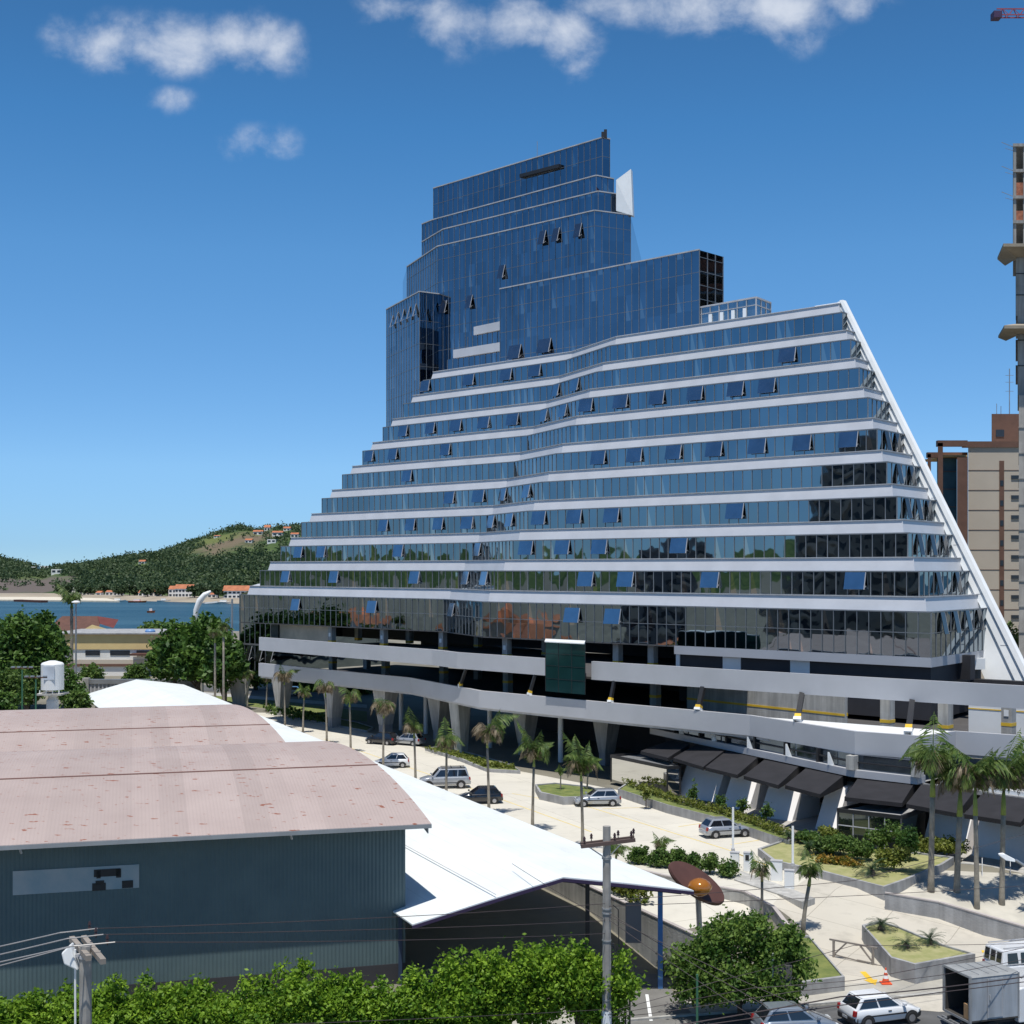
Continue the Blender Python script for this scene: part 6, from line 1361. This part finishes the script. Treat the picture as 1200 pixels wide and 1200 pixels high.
# ---------------------------------------------------------------- box truck
tp = GP(1150, 1207); tr = empty('box_truck', tp, 'small box truck with grey box, open rear and ribbed roof at the right bottom', 'truck', None, sdir+R(3))
m_box = mat('box_panel', (.40,.43,.46), .5, 0, .08, .8, streak=.25); m_tin = mat('dark_interior', (.05,.045,.04), .8)
bx0, bx1, bw_, bz0, bz1 = -1.35, 1.3, 1.0, .85, 2.85
mb = MB(); mb.box(bx0,-bw_,bz0,bx1,-bw_+.05,bz1); mb.box(bx0,bw_-.05,bz0,bx1,bw_,bz1); mb.box(bx1-.05,-bw_+.051,bz0,bx1-.001,bw_-.051,bz1); W_ = mb.build('box_wall', m_box, tr)
mb = MB(); mb.box(bx0,-bw_,bz0-.08,bx1,bw_,bz0-.002); mb.build('box_floor', m_tin, tr)
mb = MB(); mb.box(bx0+.02,-bw_+.06,bz0,bx1-.1,-bw_+.08,bz1-.05); mb.box(bx0+.02,bw_-.08,bz0,bx1-.1,bw_-.06,bz1-.05); mb.box(bx1-.1,-bw_+.09,bz0,bx1-.08,bw_-.09,bz1-.05); mb.build('inner_lining', m_tin, tr)
mb = MB(); mb.loft([(bx0-.02,-bw_-.02,bz1+.001),(bx1+.02,-bw_-.02,bz1+.001),(bx1+.02,bw_+.02,bz1+.001),(bx0-.02,bw_+.02,bz1+.001)],[(bx0-.02,-bw_+.1,bz1+.09),(bx1+.02,-bw_+.1,bz1+.09),(bx1+.02,bw_-.1,bz1+.09),(bx0-.02,bw_-.1,bz1+.09)]); rf_ = mb.build('box_roof', mat('box_roof_grey',(.30,.31,.31),.6,streak=.15), tr)
mb = MB()
for k in range(1,5): x = bx0+k*.53; mb.box(x,-bw_+.1,bz1+.085,x+.04,bw_-.1,bz1+.11)
mb.build('roof_ribs', m_steel, rf_)
for y in (-bw_-.01, bw_+.01): mb = MB(); mb.bar((bx0,y,bz0-.1),(bx0,y,bz1+.06),.1); mb.build('corner_post', m_steel, tr); mb = MB(); mb.bar((bx1,y,bz0-.1),(bx1,y,bz1+.06),.07); mb.build('corner_post', m_steel, tr)
mb = MB(); mb.bar((bx0,-bw_,bz1+.04),(bx0,bw_,bz1+.04),.09); mb.build('door_head', m_steel, tr); mb = MB(); mb.bar((bx0,-bw_,bz0-.06),(bx0,bw_,bz0-.06),.1); mb.build('rear_sill', m_steel, tr)
for x0_, x1_ in ((bx0+.95,bx0+1.75),):
    mb = MB(); mb.box(x0_,-bw_-.03,bz0+.08,x1_,-bw_-.001,bz1-.12); d_ = mb.build('side_door', m_box, tr)
    mb = MB(); mb.bar((x0_,-bw_-.035,bz0+.08),(x0_,-bw_-.035,bz1-.1),.035); mb.bar((x1_,-bw_-.035,bz0+.08),(x1_,-bw_-.035,bz1-.1),.035); mb.bar((x0_+.1,-bw_-.05,bz0+.9),(x0_+.1,-bw_-.05,bz0+1.15),.04); mb.build('hinges', m_frame, d_)
mb = MB(); mb.obox((bx0+.35,-bw_+.35,bz0+.35),(.3,0,0),(0,.2,0),(0,0,.34)); tag(mb.build('cardboard_boxes', mat('cardboard',(.36,.22,.11),.9), tr))
mb = MB(); mb.box(-1.5,-.55,.45,2.8,-.42,.66); mb.box(-1.5,.42,.45,2.8,.55,.66); mb.build('chassis', m_blk, tr)
mb = MB()
for k in range(6): mb.bar((bx0-.35-.0*k,-bw_+.1+k*.32,.50),(bx0-.02,-bw_+.1+k*.32,.50),.05,.03)
mb.bar((bx0-.35,-bw_,.5),(bx0-.35,bw_,.5),.08); mb.bar((bx0-.1,-bw_,.5),(bx0-.1,bw_,.5),.08); mb.build('rear_step', m_steel, tr)
def twheel(x, s, rad, y):
    mb = MB(); n = 22; vs = []; fs = []
    for yy_, rr_ in ((y-s*.28,rad*.94),(y-s*.25,rad),(y-s*.03,rad),(y,rad*.93),(y,rad*.6)):
        for k in range(n): a = 6.2832*k/n; vs.append((x+rr_*math.cos(a),yy_,rad+rr_*math.sin(a)))
    for i in range(4):
        for k in range(n): fs.append((i*n+k,i*n+(k+1)%n,(i+1)*n+(k+1)%n,(i+1)*n+k))
    fs += [tuple(range(n)), tuple(range(4*n,5*n))[::-1]]; mb.add(vs,fs); w_ = mb.build('wheel', m_tyre, tr)
    mb = MB(); mb.add([(x,y-s*.06,rad)]+[(x+rad*.58*math.cos(6.2832*k/14),y+s*.006,rad+rad*.58*math.sin(6.2832*k/14)) for k in range(14)], [(0,1+k,1+(k+1)%14) for k in range(14)]); mb.build('rim', m_rim, w_)
for s in (-1,1): twheel(-.1, s, .36, s*.95); twheel(2.2, s, .36, s*.93)
cx0 = 2.0
CS = -.55
mb = MB(); prof_ = [(cx0,.45),(3.75,.45),(3.85,.7),(3.78,1.25),(3.35,2.0),(2.2,2.1),(cx0,2.05)]
prof_ = [(x+CS,z) for x,z in prof_]
mb.add([(x,-.88,z) for x,z in prof_]+[(x,.88,z) for x,z in prof_], [tuple(range(7)), tuple(range(13,6,-1))]+[(k,7+k,7+(k+1)%7,(k+1)%7) for k in range(7)]); cb_ = mb.build('cab', c_white, tr, bevel=.06)
mb = MB()
for s in (-1,1): mb.add([(2.35+CS,s*.887,1.25),(3.6+CS,s*.887,1.25),(3.3+CS,s*.887,1.9),(2.35+CS,s*.887,1.9)], [(0,1,2,3) if s<0 else (3,2,1,0)])
mb.build('side_window', m_cgl, cb_); mb = MB(); mb.add([(3.80+CS,-.75,1.28),(3.80+CS,.75,1.28),(3.39+CS,.72,1.95),(3.39+CS,-.72,1.95)], [(0,1,2,3)]); mb.build('windshield', m_cgl, cb_)
for s in (-1,1): mb = MB(); mb.box(3.5+CS,s*.98-.08,1.35,3.6+CS,s*.98+.08,1.7); mb.build('mirror', m_plast, cb_); mb = MB(); mb.box(3.80+CS,s*.62-.14,.72,3.88+CS,s*.62+.14,.92); mb.build('headlight', m_lens, cb_)
# white van behind the truck
vp = GP(1205, 1150); vn = empty('white_van', vp, 'white van with roof rails and barred rear windows behind the box truck', 'van', None, sdir+R(2)); 
mb = MB(); mb.loft([(-2.2,-.9,.35),(2.2,-.9,.35),(2.2,.9,.35),(-2.2,.9,.35)], [(-2.2,-.88,1.2),(2.3,-.88,1.1),(2.3,.88,1.1),(-2.2,.88,1.2)]); mb.loft([(-2.2,-.88,1.201),(1.6,-.88,1.201),(1.6,.88,1.201),(-2.2,.88,1.201)], [(-2.1,-.76,1.98),(.9,-.76,1.98),(.9,.76,1.98),(-2.1,.76,1.98)]); vb = mb.build('body', c_white, vn, bevel=.08)
for k in range(3): mb = MB(); y = -.5+k*.5; mb.add([(-2.215,y-.2,1.28),(-2.215,y+.2,1.28),(-2.135,y+.19,1.85),(-2.135,y-.19,1.85)], [(3,2,1,0)]); mb.build('rear_window', m_cgl, vn)
for s in (-1,1):
    for k in range(4): x = -1.9+k*.8; mb = MB(); mb.add([(x,s*.887,1.3),(x+.65,s*.887,1.3),(x+.62,s*.80,1.82),(x+.03,s*.80,1.82)], [(0,1,2,3) if s<0 else (3,2,1,0)]); mb.build('side_window', m_cgl, vn)
    mb = MB(); mb.bar((-2.0,s*.65,2.06),(.8,s*.65,2.06),.05); mb.build('roof_rail', m_frame, vn)
    for x in (-1.35,1.5):
        mb = MB(); mb.tube([(x,s*.74,.33),(x,s*.91,.33)],.33,18); w_ = mb.build('wheel', m_tyre, vn); mb = MB(); mb.tube([(x,s*.90,.33),(x,s*.925,.33)],.19,14); mb.build('rim', m_rim, w_)
    mb = MB(); mb.box(-2.23,s*.75-.08,.85,-2.17,s*.75+.08,1.15); mb.build('taillight', m_tail, vn)
mb = MB(); mb.box(-2.35,-.88,.35,-2.19,.88,.58); mb.build('bumper', m_plast, vn)

# ================================================================= small street things
# traffic cone
cp_ = GP(1038,1153); cn = empty('traffic_cone', cp_, 'orange and white traffic cone between the yellow arrow and the median bed', 'traffic cone')
m_ocone = mat('cone_orange', (.75,.10,.03), .5)
mb = MB(); mb.box(-.27,-.27,.03,.27,.27,.08); mb.lathe([(.2,.08),(.145,.30)],18); mb.lathe([(.108,.46),(.078,.60)],18); mb.lathe([(.05,.73),(.03,.85),(.02,.86)],18); mb.build('cone_body', m_ocone, cn)
mb = MB(); mb.lathe([(.146,.30),(.109,.46)],18); mb.lathe([(.079,.60),(.051,.73)],18); mb.build('white_stripe', m_white, cn)
# wooden trestle barrier
a = GP(977,1122); b_ = GP(1023,1131); br = empty('road_barrier', a, 'grey wooden trestle barrier with braced ends across the exit lane', 'barrier'); m_wood = mat('weathered_wood', (.26,.23,.20), .9)
d = (b_-a); d.z = 0; d.normalize(); up = Vector((0,0,1)); mb = MB()
mb.bar(a-d*.25+up*.98, b_+d*.25+up*.98, .09,.09); W(mb,'top_rail',m_wood,br)
for p, s in ((a,1),(b_,-1)):
    mb = MB(); mb.bar(p-up*.02, p+up*.95,.12); mb.bar(p+up*.15, p+d*s*.75+up*.93,.08); W(mb,'post',m_wood,br)
mb = MB(); mb.bar(a+up*.18-d*.05, a.lerp(b_,.8)+up*.05,.06); mb.bar(a.lerp(b_,.6)+up*.12, b_+up*.1+d*.05,.06); W(mb,'bottom_rail',m_wood,br)
mb = MB(); n = d.cross(up); pts_ = [b_+up*.05, b_+d*.8-n*.2+up*.03, b_+d*1.6+n*.0+up*.03, b_+d*2.3+n*.3+up*.03]
mb.tube(pts_, .025, 5); tag(mb.build('loose_pole', m_wood), 'thin loose pole lying on the ground from barrier to cone', 'pole')
# barrier booms (raised) and their cabinets
for px, py, yt, lb in ((859,1010,946,'raised white boom pole left, beside the silver hatchback'),(929,1028,968,'raised white boom pole right, before the garden bed')):
    p = GP(px,py); z = CH+(HZ-yt)*p.y/F; r = empty('barrier_boom', p, lb, 'boom', 'raised white parking booms'); mb = MB(); mb.box(-.07,-.04,.8,.07,.04,z-p.z); mb.build('boom_arm', m_white, r); mb = MB(); mb.lathe([(.13,.75),(.13,.95)],12); mb.build('pivot', m_frame, r)
for px, py, w_, h_, lb in ((861,1016,.6,1.0,'white cabinet at the foot of the left boom'),(877,1021,.62,1.25,'white ticket cabinet with dark screen right of the left boom'),(910,1032,.75,1.3,'broad white cabinet between the two booms'),(925,1042,.6,1.2,'white cabinet at the foot of the right boom')):
    p = GP(px,py); r = empty('parking_cabinet', p, lb, 'cabinet', 'white parking cabinets', R(-15)); mb = MB(); mb.box(-w_/2,-.22,0,w_/2,.22,h_); mb.build('housing', m_white, r, bevel=.03)
    mb = MB(); mb.box(-w_/2-.02,-.24,h_+.001,w_/2+.02,.24,h_+.05); mb.build('cap', m_frame, r)
    if 'screen' in lb: mb = MB(); mb.box(-w_*.3,-.245,h_*.62,w_*.1,-.225,h_*.92); mb.build('screen', m_blk, r)
# island of the gate
isl = [GP(868,1022),GP(932,1045),GP(955,1060),GP(940,1066),GP(860,1032)]
mb = MB(); mb.prism([(p.x,p.y) for p in isl], -.6, .10); tag(mb.build('gate_island', m_conc2), kind='structure')
# disc sculpture
dc = empty('disc_sculpture', GP(822,1060), 'tilted brown disc with shiny orange ball beside the canopy tip', 'sculpture')
c = D(816,1035,76.5); mb = MB(); ax = Vector((.83,0,-.55)).normalized(); ay = Vector((.35,.75,.53)); ay = (ay-ax*ay.dot(ax)).normalized(); nrm = ax.cross(ay)
if nrm.z < 0: nrm = -nrm
n = 40; ra, rb = 1.85, .95
ringv = lambda s, o: [c+ax*ra*s*math.cos(6.2832*k/n)+ay*rb*s*math.sin(6.2832*k/n)+nrm*o for k in range(n)]
v = ringv(.96,.14)+ringv(1,.03)+ringv(1,-.06)+ringv(.85,-.2)
fs = [tuple(range(n)), tuple(range(4*n-1,3*n-1,-1))]
for i in range(3):
    for k in range(n): fs.append((i*n+k,(i+1)*n+k,(i+1)*n+(k+1)%n,i*n+(k+1)%n))
mb.add(v, fs); W(mb,'disc',mat('brown_lacquer', (.095,.045,.035), .4, 0, .1, 1, spec=.5),dc)
bc = D(820,1040,75.6); mb = MB(); pr_ = [(.02,-.52),(.25,-.47),(.5,-.32),(.66,-.1),(.68,.08),(.56,.3),(.34,.45),(.12,.52),(.02,.53)]; mb.lathe(pr_, 28, (bc.x,bc.y,bc.z)); W(mb,'orange_ball',mat('orange_gloss', (.42,.15,.01), .12, .2, .05, 1, coat=1),dc,smooth=True)
mb = MB(); mb.tube([(c.x+.3,c.y+.4,-1.3),(c.x+.1,c.y+.2,c.z-.2)],.16,10); W(mb,'stand',m_steel,dc)
# gate posts and grey pier at the bottom
p = GP(916,1195); r = empty('gate_pier', p, 'dark stone gate pier with thin white stripe below the feathery tree', 'gate pier'); mb = MB(); mb.box(-.45,-.25,0,.45,.25,2.7); mb.build('pier', mat('dark_stone', (.12,.11,.11), .85), r); mb = MB(); mb.box(-.52,-.29,1.4,-.455,-.24,3.3); mb.build('white_strip', m_white, r)
p = GP(817,1206); mb = MB(); mb.tube([(p.x,p.y,p.z-.3),(p.x,p.y,p.z+2.6)],.06,8); tag(mb.build('gate_post',m_gp),'thin dark green gate post at the driveway','post')
for k, px in enumerate((733,738)): p = GP(px,1212); mb = MB(); mb.tube([(p.x,p.y,p.z-.3),(p.x,p.y,p.z+2.9)],.045,8); tag(mb.build('gate_post',m_blk),('left' if k == 0 else 'right')+' one of two thin black posts right of the concrete pole','post')
# utility poles
def upole(loc, ztop, w0, w1, label, yaw=0):
    r = empty('utility_pole', loc, label, 'utility pole', 'concrete utility poles', yaw); h = ztop-loc[2]; mb = MB(); n = 8
    mb.loft([(w0*math.cos(6.283*(k+.5)/n)/2*1.05,w0*math.sin(6.283*(k+.5)/n)/2,-.5) for k in range(n)], [(w1*math.cos(6.283*(k+.5)/n)/2*1.05,w1*math.sin(6.283*(k+.5)/n)/2,h) for k in range(n)]); mb.build('shaft', mat('pole_concrete',(.36,.34,.31),.85,0,.15,2,streak=.2), r); return r, h
def insul(r, p, s=.07):
    mb = MB(); mb.lathe([(.02,0),(.02,.1),(s,.12),(s*.6,.2),(s,.22),(s*.5,.32),(.02,.34)], 10, tuple(p)); mb.build('insulator', mat('brown_porcelain',(.05,.025,.02),.3), r)
P1_ = D(711,1200,60); up_, h = upole((P1_.x,60,-1.3), D(712,968,60).z, .42, .34, 'tall concrete utility pole with white painted foot right of centre', 0)
mb = MB(); mb.lathe([(.225,-.1),(.222,D(711,1184,60).z+1.3)],8); mb.build('painted_foot', m_white, up_)
yaw = R(8); zA = D(712,988,60).z+1.3
A0, A1 = Vector((-1.15,-.25,zA-.05)), Vector((1.25,.3,zA+.13))
for o_, dzz in ((Vector((0,-.24,0)),0),(Vector((0,.24,0)),.02)):
    mb = MB(); mb.bar(A0+o_,A1+o_,.13,.16); mb.build('cross_arm', mat('arm_wood',(.11,.075,.065),.85), up_)
for f in (.06,.20,.62,.70,.93,.99): insul(up_, A0.lerp(A1,f)+Vector((0,(-.24 if f in (.06,.62,.93) else .24),.08)))
mb = MB(); mb.bar((-.9,-.25,zA-.05),(-.1,-.2,zA-.6),.05); mb.bar((.6,-.22,zA),(.05,-.2,zA-.6),.04); mb.build('brace', m_steel, up_)
for dz_ in (-.65,-.7,-2.9,-3.1,-4.3,-6.2,-6.9,-7.5,-8.2): mb = MB(); mb.lathe([(.215,zA+dz_),(.215,zA+dz_+.06)],10); mb.build('clamp_band', m_steel, up_)
mb = MB()
for k in range(7): z = zA-4.4-k*.33; mb.bar((.2,-.1,z),(.32,-.14,z),.06)
mb.tube([(.28,-.1,zA-2.7),(.5,-.1,zA-2.9),(.52,-.1,zA-4.4),(.4,-.1,zA-4.7),(.25,-.1,zA-4.5)],.025,5); mb.build('cable_fittings', m_blk, up_)
P2_ = D(102,1200,44); lp_, h2 = upole((P2_.x-.05,44,-1.3), D(101,1108,44).z, .42, .36, 'near-left concrete utility pole with crossed arms and a bright lamp head')
zt2 = h2
for dxx in (-.42,.42):
    pass
for A_, B_ in ((D(84,1100,45.5),D(104,1123,43.2)),(D(98,1099,45.5),D(121,1127,42.8))):
    mb = MB(); mb.bar(A_, B_, .17, .17); W(mb, 'cross_arm', m_wood, lp_)
mb = MB(); mb.bar((-.3,-.1,zt2-.3),(.45,.1,zt2-.25),.1); mb.lathe([(.21,zt2-.4),(.21,zt2-.3)],10); mb.build('brace', m_frame, lp_)
mb = MB(); mb.tube([(-.3,-.1,zt2-.1),(-.28,-.1,-.9)],.035,8); mb.build('conduit', m_white, lp_)
mb = MB(); mb.loft([(-.62,-.25,zt2-.55),(-.18,-.25,zt2-.75),(-.18,.15,zt2-.75),(-.62,.15,zt2-.55)], [(-.72,-.22,zt2-.2),(-.42,-.22,zt2+.1),(-.42,.12,zt2+.1),(-.72,.12,zt2-.2)]); mb.build('lamp_head', m_white, lp_, bevel=.05)
IN2 = []
for (x,y,z) in ((114,1088,44.6),(121.5,1095.5,44.2),(135,1104,43.6)):
    p = D(x,y,z); IN2.append(p); q = p-lp_.location; insul(lp_, q-Vector((.25,0,.1)), .06)
# wires
m_wire = mat('cable', (.06,.045,.045), .6)
m_wire2 = mat('bright_cable', (.42,.40,.38), .5, .3)
def wire(pts, label, m=m_wire, w=.014, sag=.25):
    P_ = [D(*p) for p in pts]; out = []
    for a, b_ in zip(P_[:-1], P_[1:]):
        for k in range(8): f = k/8; q = a.lerp(b_,f); q.z -= sag*4*f*(1-f)*(b_-a).length/30; out.append(q)
    out.append(P_[-1]); mb = MB(); mb.tube(out, w, 5); tag(mb.build('overhead_wire', m), label, 'wire', 'overhead wires')
wire([(-60,1122,38),(70,1093,43.8),(114,1088,44.6)], 'topmost wire left of the near-left pole', m_wire2, .022, .05)
wire([(-60,1132,38),(78,1100,43.5),(121,1095,44.2)], 'second wire left of the near-left pole', m_wire2, .022, .05)
wire([(-60,1140,38),(82,1109,43.2),(135,1104,43.6)], 'third wire left of the near-left pole', m_wire2, .022, .05)
wire([(-60,1147,38),(95,1106,43.6)], 'lowest slanting wire left of the near-left pole', m_wire2, .02, .05)
wire([(114,1088,44.6),(709,1059,59.7)], 'top wire between the two concrete poles', sag=.15)
wire([(122,1095,44.2),(709,1079,59.7)], 'middle wire between the two concrete poles', sag=.12)
wire([(135,1104,43.6),(709,1094,59.7)], 'lower wire between the two concrete poles', sag=.15)
wire([(-60,1212,40),(709,1183,59.7)], 'lowest long wire in front of the lime-green trees', sag=.1)
wire([(600,1012,72),(709,1078,59.8)], 'slanting drop wire from the canopy to the tall pole', sag=.1)
wire([(714,1062,59.8),(1260,1034,74)], 'faint wire from the tall pole past the feathery tree to the right', sag=.1)
wire([(714,1070,59.8),(900,1180,56)], 'steep wire from the tall pole down across the feathery tree', sag=.2)
wire([(714,1078,59.8),(880,1190,55)], 'steep wire just below the first steep wire', sag=.2)
wire([(714,1074,59.8),(1000,1206,54)], 'third steep wire crossing the gate pier', sag=.3)
wire([(790,1202,54),(985,1168,57),(1096,1158,60),(1260,1136,64)], 'thick bundled cable passing in front of the box truck', w=.03, sag=.1)
wire([(740,1212,54),(985,1178,57),(1100,1163,60),(1260,1142,64)], 'second thick cable just below the bundled cable', w=.022, sag=.1)
wire([(714,1192,59.8),(760,1188,58),(930,1162,57),(1100,1143,60),(1260,1112,64)], 'thin wire above the bundled cable at the truck roof', sag=.1)
wire([(714,1189,59.8),(880,1158,58),(1000,1149,58),(1260,1098,66)], 'thin wire crossing the exit lane below the barrier', sag=.1)
wire([(714,1186,59.8),(840,1150,60),(1000,1108,66),(1260,1104,72)], 'thin wire crossing the median bed', sag=.1)
wire([(714,1055,59.9),(1000,1032,66),(1260,960,80)], 'faint wire rising to the right across the shop wall', sag=.1)
# street lamp whose head comes in from the right
lr = empty('street_lamp', (D(1236,1100,48).x,48,-1.3), 'white street lamp head on a curved arm at the right edge', 'street lamp'); b0 = lr.location
mb = MB(); hz_ = D(1190,1008,48); mb.tube([(b0.x,48,-1.3),(b0.x,48,hz_.z-1.8),(b0.x-.25,48,hz_.z-.7),(hz_.x,48,hz_.z)],[.09,.08,.06,.05],10); W(mb,'arm',m_steel,lr)
h0 = D(1170,1002,48); h1 = D(1189,1008,48); mb = MB(); dx_ = (h1-h0); up = Vector((0,0,1)); sy = Vector((0,1,0))
mb.loft([h0+dx_*0-sy*.05,h0+dx_*.35-sy*.17-up*.10,h1-sy*.08-up*.06,h1+sy*.08-up*.06,h0+dx_*.35+sy*.17-up*.10,h0+sy*.05], [h0-sy*.04+up*.06,h0+dx_*.35-sy*.13+up*.13,h1-sy*.05+up*.04,h1+sy*.05+up*.04,h0+dx_*.35+sy*.13+up*.13,h0+sy*.04+up*.06]); W(mb,'lamp_head',m_white,lr,bevel=.02)
# far road through the pillars
a = [G(210,808,0),G(420,822,0),G(420,815,0),G(210,801,0)]; drape('far_road', a, .02, m_asph)
a = [G(210,812,0),G(430,830,0),G(430,826,0),G(210,809,0)]; drape('far_kerb_strip', a, .025, m_conc2)
a = [G(250,822,0),G(430,846,0),G(430,834,0),G(250,813,0)]; drape('far_lawn', a, .015, m_grass)
